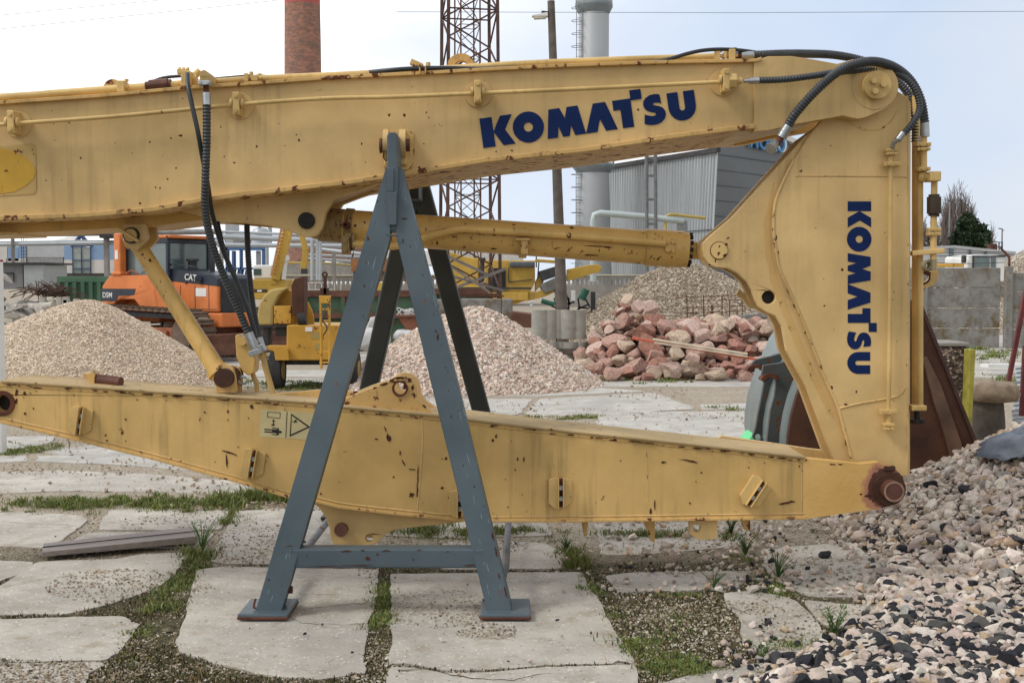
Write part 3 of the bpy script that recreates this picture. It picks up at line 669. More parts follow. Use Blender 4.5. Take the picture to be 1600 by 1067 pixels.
# brown-green moss tufts
n = 30000; px = rng.uniform(-30, 1300, n); py = rng.uniform(880, 1075, n); X, Y = Gv(px, py); k = (~onslab(X, Y)) & (fb(X, Y, 4, 14) > .38); X, Y = X[k], Y[k]
blades('moss', X, Y, rng.uniform(.004, .022, len(X)), .007, .002, (.060, .058, .020), .75, 1.0, ground)
n = 5000; px = rng.uniform(-30, 1250, n); py = rng.uniform(780, 1075, n); X, Y = Gv(px, py); k = (~onslab(X, Y)) & (fb(X, Y, 5, 41) > .55); X, Y = X[k], Y[k]
blades('dead_grass', X, Y, rng.uniform(.01, .06, len(X)), .003, .002, (.30, .24, .12), .4, 1.6, ground)
# individual weeds
def weed(px, py, h, nst, label, tone=(.07, .13, .03), leafy=True, seed=0):
    rs = random.Random(seed); g = G(px, py, .01); o = thing('weed', label, 'weed', tuple(g)); x = MB(); lf = MB()
    for i in range(nst):
        a = rs.uniform(0, 6.28); sp = rs.uniform(.15, .7)*h; hh = h*rs.uniform(.6, 1.1); pts = [g, g+Vector((math.cos(a)*sp*.35, math.sin(a)*sp*.35, hh*.55)), g+Vector((math.cos(a)*sp, math.sin(a)*sp, hh))]
        x.tube(pts, .0025, 5, step=h/6, radii=(.003, .001))
        for j in range(14 if leafy else 7):
            t = rs.uniform(.1, 1); b = pts[0].lerp(pts[1], t*2) if t < .5 else pts[1].lerp(pts[2], t*2-1)
            aa = rs.uniform(0, 6.28); L = h*rs.uniform(.10, .22); d = Vector((math.cos(aa)*L, math.sin(aa)*L, L*rs.uniform(.1, .8))); s_ = Vector((-math.sin(aa), math.cos(aa), 0))*L*(.16 if leafy else .06)
            lf.add([b, b+d*.5+s_, b+d, b+d*.5-s_], [(0, 1, 2, 3)])
    pm = plain('weed_leaf_%d' % seed, tone, .6, 0, .4, 30, 0); x.build('stem', pm, o); lf.build('leaf', pm, o)['kind'] = 'stuff'
weed(1304, 996, .16, 12, 'leafy green weed with upright tip beside the rounded pale slab', seed=1)
weed(1215, 905, .15, 26, 'wide straggly weed at the slab corner under the yellow arm tip', leafy=False, seed=2)
weed(1115, 918, .12, 12, 'thin wispy weed standing on the narrow slab', leafy=False, seed=3)
weed(1190, 1030, .10, 6, 'small pale green sprout beside the mossy chip bed', (.12, .2, .04), seed=4)
weed(1142, 835, .14, 14, 'dark bushy weed right of the hanging yellow lug', (.05, .1, .025), seed=5)
weed(108, 702, .16, 6, 'lone straw-coloured weed in the strip below the arm, left end', (.2, .19, .07), leafy=False, seed=6)
weed(316, 862, .22, 22, 'tall tuft of grass at the right end of the grey plank', (.10, .20, .04), leafy=False, seed=7)
weed(1165, 868, .14, 16, 'bushy green weed between two slabs below the arm', seed=8)
weed(885, 858, .10, 16, 'low leafy weed at the corner of three slabs right of the stand', seed=9)
# ================================================================== DEMOLITION BOOM ASSEMBLY
asm = thing('excavator_boom', 'long yellow jointed demolition boom with rust chips propped on the blue-grey stand, big navy lettering', 'excavator boom', (-.6, 6.9, 0))
BF, BB = 6.6, 7.42
def bead(pts, r, Y, par, mt='weld', name='weld_seam'): MB().tube([P(a, b, Y) for a, b in pts], r, 6).build(name, M[mt], par)
top_e = [(-480, 188), (0, 160.6), (155, 150), (295, 137), (400, 130), (507, 122), (647, 115), (760, 108.5), (872, 103), (1020, 97.5), (1182, 94.5)]
bot_e = [(-480, 356), (0, 344), (130, 339), (239, 330), (309, 316), (380, 306), (549, 287), (633, 274), (760, 253), (912, 237), (1050, 216), (1130, 206)]
tip_top = [(1200, 88.5), (1236, 88), (1270, 93), (1308, 100), (1333, 93), (1352, 97)]
tip_bot = [(1339, 186), (1317, 181), (1300, 184), (1250, 193), (1200, 204), (1130, 206)]
arc = [(1367+37*math.cos(R(a)), 135-37*math.sin(R(a))) for a in range(80, -90, -12)]
body = top_e+tip_top+arc+tip_bot+bot_e[::-1][1:]
mb = MB()
k = MB()
main = top_e+[(1182, 205)]+bot_e[::-1]
mb.prism(PX(main, BF+.02), BF+.02, BB)
ub = mb.build('upper_boom', M['yel'], asm, .006)
MB().prism(PX([(1178, 95)]+tip_top+arc+[(1390, 165), (1380, 172), (1352, 184)]+tip_bot[:-1]+[(1178, 206)], BF), BF, BF+.10).build('boom_tip_plate', M['yel'], ub, .006)
MB().prism(PX([(1178, 97)]+tip_top+arc+tip_bot[:-1]+[(1178, 206)], BF), 7.28, 7.38).build('boom_tip_plate', M['yel'], ub, .006)
MB().prism(PX([(1182, 97), (1308, 103), (1290, 180), (1182, 203)], BF), BF+.10, 7.28).build('boom_tip_web', M['yel'], ub)
def strip(edge, Y0, Y1, t0, t1):   # thin plate following an edge line; t0,t1 in px offsets (up positive)
    q = PX([(a, b-t1) for a, b in edge], Y0)+PX([(a, b-t0) for a, b in edge], Y0)[::-1]
    return MB().prism(q, Y0, Y1)
strip(top_e+[(1190, 92)], BF-.012, BB+.03, -2.5, 3.0).build('top_flange', M['yelrusty'], ub, .003)
strip(bot_e+[(1180, 200)], BF-.022, BB+.03, -1, 7).build('bottom_flange', M['yelrusty'], ub, .005)
# belly under the root
MB().prism(PX([(-480, 350), (0, 340), (239, 326), (300, 322), (440, 330), (400, 345), (314, 344), (236, 354), (162, 357.5), (80, 362), (0, 366), (-480, 376)], 6.86), 6.86, 7.36).build('belly_box', M['under'], ub, .01)
MB().prism(PX([(-480, 371), (-60, 369), (20, 367), (22, 362), (-480, 362)], 6.80), 6.80, 7.3).build('belly_pad', M['yelclean'], ub, .005)
# cylinder lug
lug = [(240, 322), (300, 334), (335, 345), (380, 349), (416, 352), (450, 361), (473, 369.5), (484, 371), (496, 367), (504, 355), (509, 333), (520, 313), (549, 302), (588, 289), (588, 280), (300, 312)]
for y0 in (6.80, 7.18):
    MB().prism(PX(lug, 6.80), y0, y0+.06).build('lug_plate', M['yel'], ub, .006)
MB().prism(PX([(300, 330), (380, 344), (430, 350), (440, 345), (500, 318), (540, 303), (588, 285), (588, 276), (300, 306)], 6.86), 6.86, 7.18).build('lug_web', M['under'], ub)
c = P(479.5, 345, 6.8)
MB().cyl(c-Vector((0, .018, 0)), c+Vector((0, .5, 0)), m(13, 6.8), 24).build('lug_pin', M['dark'], ub, .004)
# tip boss + pin cap
c = P(1367, 135, BF)
x = MB().cyl(c-Vector((0, .003, 0)), c+Vector((0, .02, 0)), m(35.5, BF), 40)
x.build('boss_ring', M['yel'], ub, .004)
x = MB().cyl(c-Vector((0, .05, 0)), c+Vector((0, .5, 0)), m(21, BF), 36); cap = x.build('pin_cap', M['yelclean'], ub, .006)
for a, b in ((1364, 127), (1379, 132.5), (1366, 143.5)):
    q = P(a, b, BF-.05); MB().cyl(q-Vector((0, .028, 0)), q, m(5, BF), 6).build('bolt', M['yelclean'], cap, .002)
# thin pipe on boom side
pipe_px = [(-480, 229), (-200, 210), (0, 195), (180, 182), (365, 164.5), (430, 159), (520, 153.6), (613, 151.7), (742, 146.3), (930, 138), (1125, 128.5)]
MB().tube([P(a, b, 6.545) for a, b in pipe_px], m(3.3, 6.54), 12).build('side_pipe', M['yelclean'], ub)
def side_clamp(px, py, tilt=0):
    q = P(px, py, 6.6); b = MB()
    b.cyl(q+Vector((0, .012, 0)), q+Vector((0, .030, 0)), m(21, 6.6), 32, r2=m(23, 6.6))
    o = b.build('pipe_clamp', M['yel'], ub, .002)
    b = MB(); b.box(q.x-.018, q.x+.018, q.y-.085, q.y+.02, q.z-.062, q.z+.058)
    for dx in (-.03, .03): b.cyl(q+Vector((dx-.006, -.055, 0)), q+Vector((dx+.006, -.055, 0)), .026, 16)
    for dz in (.038, -.042): b.bolt(q+Vector((0, -.085, dz)), (0, -1, 0), .012, .012)
    b.build('clamp_block', M['yelclean'], ub, .004)
for a in ((26, 193), (374, 164.5), (747, 146), (1131, 128)): side_clamp(*a)
q = P(1144, 127, 6.545)
x = MB(); x.cyl(q-Vector((.02, 0, 0)), q+Vector((.0, 0, 0)), .042, 6); x.cyl(q, q+Vector((.02, 0, .001)), .042, 6); x.cyl(q+Vector((.02, 0, 0)), q+Vector((.05, 0, .001)), .018, 12)
x.build('pipe_flange', M['yelclean'], ub, .003)
# navy logo
Kp = [[(0, 0), (.415, 0), (.415, 1), (0, 1)], [(.70, 1), (1.10, 1), (.81, .52), (1.10, 0), (.69, 0), (.41, .5)]]
Mp = [[(2.185, 0), (2.54, 0), (2.61, .37), (2.72, 0), (2.94, 0), (3.04, .34), (3.13, 0), (3.50, 0), (3.34, .98), (2.97, .98), (2.86, .62), (2.72, .98), (2.35, .98)]]
Mp[0][0] = (2.19, 0)
Ap = [[(3.50, 0), (3.89, 0), (4.03, .42), (4.18, 0), (4.58, 0), (4.28, .97), (3.86, .97)]]
Tp = [[(4.76, 0), (5.14, 0), (5.14, .90), (5.52, .90), (5.52, 1.24), (5.14, 1.24), (5.14, .97), (4.52, .97), (4.52, .63), (4.76, .63)]]
Up = [[(6.37, .96), (6.37, .46)]+[(6.835+.465*math.cos(R(a)), .455+.475*math.sin(R(a))) for a in range(190, 351, 10)]+[(7.30, .46), (7.30, .96), (6.93, .96), (6.93, .44)]+[(6.835+.095*math.cos(R(a)), .42+.1*math.sin(R(a))) for a in range(-10, -171, -20)]+[(6.74, .44), (6.74, .96)]]
Sp = [[(6.13, .96), (6.05, .99), (5.93, 1.0), (5.78, .98), (5.65, .91), (5.56, .80), (5.54, .68), (5.57, .56), (5.65, .47), (5.78, .41), (5.90, .37), (5.93, .325), (5.90, .285), (5.83, .275), (5.74, .285), (5.62, .33), (5.55, .36), (5.50, .05), (5.62, 0), (5.78, -.03), (5.95, -.02), (6.10, .04), (6.21, .14), (6.26, .27), (6.25, .40), (6.18, .51), (6.06, .58), (5.92, .62), (5.87, .66), (5.89, .70), (5.96, .71), (6.07, .69), (6.15, .66)]]
def logo(conv, y, par):
    x = MB()
    for pl in Kp+Mp+Ap+Tp+Up+Sp: x.prism([conv(u, v) for u, v in pl], y, y+.002)
    o_ = [conv(1.60+.525*math.cos(t), .49+.525*math.sin(t)) for t in [2*math.pi*i/40 for i in range(40)]]
    h_ = [conv(1.60+.155*math.cos(t), .49+.155*math.sin(t)) for t in [2*math.pi*i/20 for i in range(20)]]
    x.prism(o_, y, y+.002, [h_]); x.build('lettering', M['navy'], par)
ca, sa = math.cos(R(8)), math.sin(R(8)); Hh = 46.3
def cv1(u, v):
    px = 755.4+Hh*(u*ca-v*sa); py = 231.6-Hh*(u*sa+v*ca); q = P(px, py, BF+.016); return (q.x, q.z)
logo(cv1, BF+.016, ub)
# faded warning patch at left
q = PX([(-70, 236), (0, 229), (50, 224), (56, 228), (57, 296), (54, 303), (0, 307), (-70, 310)], BF+.017)
MB().prism(q, BF+.017, BF+.019).build('faded_patch', M['patchedge'], ub)
q = PX([(-70, 240), (0, 231), (20, 236), (38, 245), (52, 258), (56, 268), (52, 280), (38, 292), (22, 300), (0, 303), (-70, 306)], BF+.0155)
MB().prism(q, BF+.0152, BF+.0165).build('old_decal', M['oldyel'], ub)
# stand bracket
br = [(612, 205), (637, 204), (645, 212), (646, 256), (637, 266), (608, 268), (601, 260), (600, 216)]
br = [(605, 206), (638, 205), (646, 213), (645, 256), (637, 266), (608, 267), (600, 259), (599, 214)]
MB().prism(PX(br, BF), BF-.012, BF+.03).build('mounting_plate', M['yelclean'], ub, .004)
bead(br+[br[0]], .004, BF+.014, ub, 'yelrusty')
for a, w_ in ((606.5, .028), (632, .034)):
    q = P(a, 227, BF); x = MB()
    x.cyl((q.x-w_/2, 6.515, q.z), (q.x+w_/2, 6.515, q.z), .075, 28); x.box(q.x-w_/2+.002, q.x+w_/2-.002, 6.515, BF, q.z-.11, q.z+.07)
    x.build('mounting_lug', M['yel'], ub, .005)
a = P(597, 228, 6.5); b = P(640, 227, 6.5)
x = MB(); x.cyl(a, b, .034, 18); x.cyl(a-Vector((.012, 0, 0)), a, .04, 18); x.build('mounting_pin', M['pinrust'], ub, .003)
x = MB(); x.tube([P(600, 235, 6.44), P(599, 246, 6.44), P(603, 252, 6.43), P(606, 247, 6.43), P(604, 236, 6.44)], .004, 6); x.build('split_pin', M['dark'], ub)
# ---- pipes and fittings on the top edge
YT = 6.68
def tubeobj(name, pts, r, mt, par, Y=None, seg=12, **k):
    Y = Y or YT; MBx = MB().tube([P(a, b, (c[0] if c else Y)) for a, b, *c in pts], r, seg, **k); return MBx.build(name, mt, par)
tubeobj('top_pipe', [(-480, 181), (0, 152.5), (90, 146), (185, 139), (300, 130.5)], m(6, YT), M['yelclean'], ub)
tubeobj('top_pipe', [(298, 131), (385, 124.5), (430, 122), (560, 116), (700, 107.5), (820, 100), (960, 94), (1080, 90), (1122, 88.5)], m(5.2, YT), M['yelclean'], ub)
x = MB(); x.cyl(P(234, 134.5, YT), P(263, 132, YT), m(9.5, YT), 8); x.cyl(P(228, 135, YT), P(234, 134.5, YT), m(7, YT), 16); x.cyl(P(263, 132, YT), P(268, 131.5, YT), m(7.5, YT), 16)
x.build('pipe_coupler', M['pinrust'], ub, .003)
def tclamp(px, py, Y=YT, w_=12, h_=22, mt='yelclean'):
    x = MB(); a = P(px-w_/2, py-h_*.45, Y); b = P(px+w_/2, py+h_*.45, Y)
    x.box(a.x, b.x, Y-.045, Y+.045, b.z, a.z); x.bolt(((a.x+b.x)/2+.02, Y, a.z), (0, 0, 1), .013, .014); x.bolt((b.x, Y-.02, (a.z+b.z)/2), (1, 0, 0), .011, .016)
    x.build('pipe_bracket', M[mt], ub, .004)
tclamp(192, 137, h_=20); tclamp(387, 123, w_=7, h_=14); tclamp(400, 124, w_=10, h_=10)
c = P(178, 140, 6.95)
x = MB(); x.prism([(c.x+.055*math.cos(R(a)), c.z+.055*math.sin(R(a))) for a in range(0, 181, 12)], 6.93, 6.96); x.build('round_tab', M['yelrusty'], ub, .002)
# valve block at 290,118
x = MB(); a = P(283, 111, YT-.05); b = P(298, 135, YT-.05); x.box(a.x, b.x, YT-.06, YT+.04, b.z, a.z)
a = P(280, 110, YT); b = P(296, 118, YT); x.box(a.x, b.x, YT-.05, YT+.03, b.z, a.z)
for dx in (0, .022, .045): x.bolt((a.x+dx+.008, YT-.02, a.z-.002), (0, 0, 1), .010, .012)
x.build('valve_block', M['yelclean'], ub, .004)
x = MB(); a = P(304, 119, YT); x.cyl(a, a+Vector((.03, 0, .03)), .02, 10); x.cyl(P(300, 124, YT), P(308, 124, YT), .03, 8); x.build('grease_fitting', M['yelclean'], ub, .003)
# elbow at 322
x = MB(); a = P(314.5, 128, 6.53); b = P(328.5, 119, 6.53)
x.box(a.x, b.x, 6.49, 6.66, a.z, b.z); cc = P(321.5, 119, 6.53); x.cyl((cc.x, 6.49, cc.z), (cc.x, 6.66, cc.z), (b.x-a.x)/2, 20)
x.build('hose_elbow', M['yelclean'], ub, .006)
x = MB(); a = P(321.5, 129, 6.5); x.box(a.x-.03, a.x+.03, 6.46, 6.54, a.z-.020, a.z+.005)
for dx in (-.02, .02): x.bolt((a.x+dx, 6.46, a.z-.008), (0, -1, 0), .009, .01)
x.build('hose_flange', M['steel'], ub, .003)
tubeobj('hose_stub', [(322, 132, 6.5), (322, 146, 6.49)], m(4.5, 6.5), M['rust'], ub, smooth_path=False)
tubeobj('hose_ferrule', [(322.5, 146, 6.49), (323, 165, 6.48)], m(6.3, 6.5), M['steel'], ub, smooth_path=False)
# hanging hoses
h1 = [(323, 164, 6.48), (323, 220, 6.47), (321, 280, 6.48), (321, 330, 6.52), (331, 380, 6.58), (350, 432, 6.64), (371, 480, 6.68), (388, 520, 6.7), (393, 532, 6.7)]
tubeobj('spiral_hose', h1, m(6.6, 6.5), M['corr'], asm, corr=.018, step=.003, seg=14)
tubeobj('hose', [(293, 116, 6.56), (294, 135, 6.5), (300, 165, 6.47), (309, 205, 6.46), (316, 245, 6.5), (325, 290, 6.54), (332, 335, 6.62), (350, 395, 6.7), (374, 450, 6.72), (393, 500, 6.72), (399, 530, 6.72)], m(3.6, 6.5), M['hose'], asm)
tubeobj('hose', [(330, 300, 7.0), (340, 350, 7.0), (352, 398, 6.95), (370, 440, 6.9), (386, 480, 6.85), (398, 520, 6.82)], m(3.8, 6.9), M['hose'], asm)
tubeobj('spiral_hose', [(386, 320, 7.1), (386, 360, 7.1), (389, 420, 7.05), (394, 470, 7.0), (401, 510, 6.95), (408, 540, 6.92)], m(5.0, 7.0), M['corr'], asm, corr=.016, step=.003, seg=14)
tubeobj('hose_ferrule', [(388, 520, 6.7), (398, 545, 6.7)], m(7.5, 6.7), M['steel'], asm, smooth_path=False)
tubeobj('hose_ferrule', [(405, 528, 6.93), (410, 545, 6.92)], m(5.5, 6.9), M['steel'], asm, smooth_path=False)
x = MB(); a = P(398, 546, 6.72); x.beam(a, a+Vector((.01, 0, -.03)), .10, .06); x.beam(P(405, 540, 6.8), P(411, 550, 6.8), .05, .05)
x.build('hose_flange', M['steel'], asm, .004)
x = MB(); x.prism(PX([(372, 523), (378, 521), (385, 528), (398, 548), (404, 560), (402, 580), (392, 586), (383, 578), (374, 556)], 6.86), 6.78, 6.9); a = P(379, 533, 6.78); x.cyl(a, a-Vector((0, .02, 0)), .025, 12)
vb = x.build('valve_body', M['cyl'], asm, .008)
tubeobj('curved_pipe', [(392, 575, 6.85), (397, 590, 6.85), (401, 600, 6.85), (401, 616, 6.85)], m(4, 6.85), M['yelclean'], asm)
tubeobj('curved_pipe', [(410, 552, 6.8), (415, 575, 6.8), (427, 616, 6.8)], m(4.6, 6.8), M['yelclean'], asm, smooth_path=False)
x = MB(); x.cyl(P(403, 555, 6.8), P(417, 554, 6.8), m(4, 6.8), 10); x.build('pipe_flange', M['yelclean'], asm, .003)
x = MB(); x.tube([P(379+7*math.cos(t), 594+6*math.sin(t), 6.75) for t in [R(a) for a in range(0, 340, 20)]]+[P(372, 590, 6.75)], .006, 6); x.build('lock_ring', M['steel'], asm)
# black line on top of the boom
tubeobj('hose', [(388, 121, 6.72), (410, 120, 6.7), (440, 123, 6.7), (480, 125, 6.74), (540, 119, 6.8)], m(3.2, YT), M['hose'], asm)
tubeobj('hose', [(540, 118, 6.8), (600, 111, 6.62), (650, 107.5, 6.60), (700, 107, 6.60), (760, 108, 6.64), (860, 104, 6.7)], m(3.6, YT), M['hose'], asm)
tubeobj('hose', [(1000, 99, 6.64), (1040, 94, 6.62), (1075, 84, 6.62), (1100, 79, 6.62), (1130, 77.5, 6.65), (1165, 80, 6.68), (1200, 86, 6.8)], m(3.0, YT), M['hose'], asm)
tubeobj('hose', [(233, 130, 6.74), (255, 122, 6.74), (283, 119, 6.72)], m(2.6, YT), M['hose'], asm)
tubeobj('hose', [(328, 124, 6.74), (350, 122, 6.74), (384, 119, 6.74)], m(2.2, YT), M['hose'], asm)
# lifting eye & clip
c = P(721, 108, 7.0)
ar_ = [(c.x+m(23, 7)*math.cos(R(a)), c.z+m(23, 7)*math.sin(R(a))) for a in range(0, 181, 10)]+[(c.x+m(12, 7)*math.cos(R(a)), c.z+m(12, 7)*math.sin(R(a))) for a in range(180, -1, -15)]
MB().prism(ar_, 6.98, 7.04).build('lifting_eye', M['yelrusty'], ub, .004)
x = MB(); x.beam(P(642, 97, 6.62), P(660, 105, 6.62), .05, .03); x.box(P(655, 0, 6.6).x, P(657, 0, 6.6).x, 6.57, 6.63, P(0, 117, 6.6).z, P(0, 102, 6.6).z); x.box(P(664, 0, 6.6).x, P(666, 0, 6.6).x, 6.57, 6.63, P(0, 116, 6.6).z, P(0, 104, 6.6).z)
x.bolt(P(669, 104, 6.6), (0, 0, 1), .014, .02); x.build('hose_clip', M['yelrusty'], ub, .003)
tclamp(1119, 89, YT, 9, 15); tclamp(1142, 88, YT, 10, 20); tclamp(1131, 88, YT, 4, 12)
tubeobj('hose_stub', [(1147, 87.5), (1158, 87)], m(5.0, YT), M['rust'], ub, smooth_path=False)
tubeobj('hose_ferrule', [(1158, 87), (1178, 86.5)], m(6.2, YT), M['steel'], ub, smooth_path=False)
# ---- tip arm
YA, YAB = 6.70, 6.98
ear = [(1258, 213), (1143.5, 340), (1106, 371.5), (1098.5, 380.5), (1097.7, 390), (1100, 401.5), (1107.5, 412), (1119.5, 418), (1137.5, 419.5), (1152.5, 427), (1167.5, 440.5), (1175, 454), (1179.5, 467.5), (1185.5, 479.5), (1199, 488.5), (1212.5, 494), (1222, 510), (1229, 548), (1261, 606), (1300, 712), (1310, 735), (1338, 735), (1332, 724), (1308, 633), (1275, 555), (1245, 470), (1235, 400), (1228, 330), (1262, 250), (1290, 190)]
hole = [(a, b) for a, b in circ(1201, 464.5, 10.5, 20)]
x = MB(); x.prism(PX(ear, YA+.025), YA+.025, YA+.07, [PX(hole, YA+.025)])
ta = x.build('tip_arm', M['yel'], asm, .005)
MB().prism(PX(ear, YA+.025), YAB-.045, YAB, [PX(hole, YA+.025)]).build('ear_plate', M['yel'], ta, .005)
inner = [(1262, 222), (1175, 330), (1150, 372), (1150, 400), (1190, 430), (1200, 455), (1222, 490), (1236, 530), (1250, 570), (1275, 622), (1304, 712), (1330, 730), (1408, 730), (1408, 160), (1290, 190)]
inner = [(1266, 222), (1212, 300), (1206, 360), (1218, 420), (1238, 480), (1262, 545), (1285, 600), (1318, 712), (1330, 730), (1408, 730), (1408, 160), (1290, 190)]
MB().prism(PX(inner, YA+.07), YA+.07, YAB-.045).build('web_box', M['under'], ta)
Ll = [(1262, 215), (1240, 250), (1212.5, 312), (1209, 358), (1213, 395), (1220, 425), (1240, 468), (1261, 518), (1288, 589), (1308, 633), (1320, 675), (1333, 726)]
cover = Ll+[(1340, 745), (1420, 745), (1423, 400), (1424, 162), (1419, 152), (1402, 142), (1380, 130), (1340, 130), (1290, 180)]
MB().prism(PX(cover, YA), YA, YA+.06).build('cover_plate', M['yel'], ta, .008)
MB().prism(PX([(1402, 150), (1423, 162), (1422, 740), (1402, 740)], YA+.06), YA+.06, YAB).build('edge_plate', M['yel'], ta, .004)
bead(Ll[1:], .009, YA+.002, ta)
bead([(1243, 276), (1246, 275), (1395, 276), (1418, 278)], .005, YA+.001, ta)
bead([(1311, 638), (1340, 631), (1380, 624), (1404, 618), (1414, 606)], .007, YA+.001, ta)
bead([(1418, 150), (1419, 300), (1419, 500), (1417, 730)], .005, YA+.001, ta)
bead([(1326+0, 192), (1338, 199), (1355, 204), (1375, 202), (1392, 190), (1402, 172)], .004, YA+.001, ta)
c = P(1123.5, 391.5, YA+.025)
MB().cyl(c-Vector((0, .012, 0)), c+Vector((0, .2, 0)), m(13, YA), 28).build('pin', M['yelclean'], ta, .003)
MB().ring(c-Vector((0, .001, 0)), (0, 1, 0), m(14.2, YA), m(13.1, YA), .006, 28).build('pin_gap', M['rust'], ta)
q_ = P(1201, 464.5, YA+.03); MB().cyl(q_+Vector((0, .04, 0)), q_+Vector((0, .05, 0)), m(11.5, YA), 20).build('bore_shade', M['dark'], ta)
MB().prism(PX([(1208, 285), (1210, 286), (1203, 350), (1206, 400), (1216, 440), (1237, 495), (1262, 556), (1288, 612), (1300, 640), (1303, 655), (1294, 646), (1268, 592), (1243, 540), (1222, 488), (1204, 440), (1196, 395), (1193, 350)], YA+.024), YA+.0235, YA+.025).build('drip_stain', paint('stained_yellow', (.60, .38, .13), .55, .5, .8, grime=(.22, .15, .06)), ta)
MB().prism(PX([(1149, 460), (1154, 452), (1166, 462), (1172, 480), (1176, 482), (1170, 480), (1158, 466)], YAB), YAB-.03, YAB+.03).build('stop_tab', M['yelclean'], ta, .003)
def cv2(u, v):
    q = P(1324.7+36.4*v, 314.8+36.9*u, YA-.002); return (q.x, q.z)
logo(cv2, YA-.0022, ta)
# small pipe on the tip arm
tubeobj('thin_pipe', [(1391.5, 244, 6.66), (1391, 450, 6.66), (1388.5, 640, 6.66)], m(3.5, 6.66), M['yelclean'], ta, smooth_path=False)
def flange(px, py, w_, h_, Y, par, mt='yelclean', d=.05):
    a = P(px-w_/2, py-h_/2, Y); b = P(px+w_/2, py+h_/2, Y); x = MB(); x.box(a.x, b.x, Y-d/2, Y+d/2, b.z, a.z)
    for dx in (.25, .75): x.bolt((a.x+(b.x-a.x)*dx, Y-d/2, (a.z+b.z)/2), (0, -1, 0), min(.010, (a.z-b.z)*.33), .010)
    x.build('pipe_flange', M[mt], par, .003)
for a in ((1392.5, 235, 18, 5), (1392.5, 240.5, 16, 5), (1393, 257, 25, 7), (1388, 643, 26, 8), (1388.5, 663, 16, 5), (1388.5, 669, 14, 5)): flange(*a, 6.66, ta)
tubeobj('pipe_stub', [(1388.5, 640, 6.66), (1388.5, 672, 6.66)], m(4.5, 6.66), M['yelclean'], ta, smooth_path=False)
tubeobj('thick_pipe', [(1431, 150, 6.86), (1431, 640, 6.86)], m(6.2, 6.86), M['yelclean'], ta, smooth_path=False)
tubeobj('thick_pipe', [(1437.5, 225, 6.78), (1437.5, 640, 6.78)], m(5.0, 6.78), M['yelclean'], ta, smooth_path=False)
for a in ((1440, 227, 22, 6), (1440, 234, 20, 5), (1441, 265, 18, 6), (1433, 636.5, 22, 8)): flange(*a, 6.74, ta, d=.09)
tubeobj('pipe_stub', [(1443.5, 212, 6.74), (1443.5, 268, 6.74)], m(5, 6.74), M['yelclean'], ta, smooth_path=False)
tubeobj('pipe_stub', [(1433, 640, 6.78), (1433, 655, 6.78)], m(5, 6.74), M['dark'], ta, smooth_path=False)
flange(1433, 658, 18, 7, 6.78, ta, 'dark', .07)
x = MB(); x.cyl(P(1440, 277, 6.74), P(1447, 277, 6.72), m(8.5, 6.74), 8); x.cyl(P(1447, 276, 6.73), P(1452, 276, 6.72), m(6, 6.74), 12)
a = P(1450, 268.5, 6.7); b = P(1467, 284, 6.7); x.box(a.x, b.x, 6.66, 6.76, b.z, a.z); x.build('elbow_block', M['yelclean'], ta, .006)
tubeobj('valve_pipe', [(1460, 282, 6.72), (1459.5, 305, 6.72)], m(5, 6.72), M['yelclean'], ta, smooth_path=False)
tubeobj('valve_pipe', [(1459, 335, 6.72), (1458, 425, 6.72)], m(5, 6.72), M['yelclean'], ta, smooth_path=False)
x = MB(); a = P(1459.5, 308, 6.72); b = P(1459.5, 334, 6.72); x.cyl(a, b, m(11.5, 6.72), 8); x.cyl(P(1459.5, 304, 6.72), a, m(8.5, 6.72), 12); x.cyl(b, P(1459, 338, 6.72), m(8.5, 6.72), 12)
x.build('check_valve', plain('dark_olive_brown_fitting', (.055, .038, .022), .5, .2, .3, 8, .2), ta, .004)
flange(1458.5, 359, 20, 5.5, 6.72, ta); flange(1458.5, 365.5, 20, 5.5, 6.72, ta)
x = MB(); x.beam(P(1424, 396, 6.74), P(1474, 392, 6.72), .07, .028); x.build('pipe_strap', M['yelclean'], ta, .005)
x = MB(); x.cyl(P(1457.5, 405, 6.72), P(1457.5, 420, 6.72), m(7.5, 6.72), 12); x.build('valve_elbow', M['yelclean'], ta, .004)
x = MB(); a = P(1448, 405, 6.7); b = P(1453, 423, 6.7); x.box(a.x, b.x, 6.6, 6.66, b.z, a.z); x.ring(P(1448, 415, 6.64), (.4, -1, 0), .03, .015, .03, 16); x.build('valve_port', plain('greyish_yellow_port', (.28, .25, .16), .5, .3), ta, .003)
c = P(1441, 428, 6.9)
hk = [(c.x+m(22, 6.9)*math.cos(R(a)), c.z+m(22, 6.9)*math.sin(R(a))) for a in range(-88, 66, 11)]+[(c.x+m(12, 6.9)*math.cos(R(a)), c.z+m(12, 6.9)*math.sin(R(a))) for a in range(60, -95, -15)]
MB().prism(hk, 6.86, 6.92).build('curved_bracket', M['yelclean'], ta, .004)
MB().beam(P(1442, 424, 6.8), P(1453, 429, 6.8), .03, .02).build('lever', M['rust'], ta, .003)
x = MB(); x.tube([P(1441+12*math.cos(R(a)), 432+12*math.sin(R(a)), 6.8) for a in range(-60, 110, 15)], .005, 6); x.build('wire_loop', M['dark'], ta)
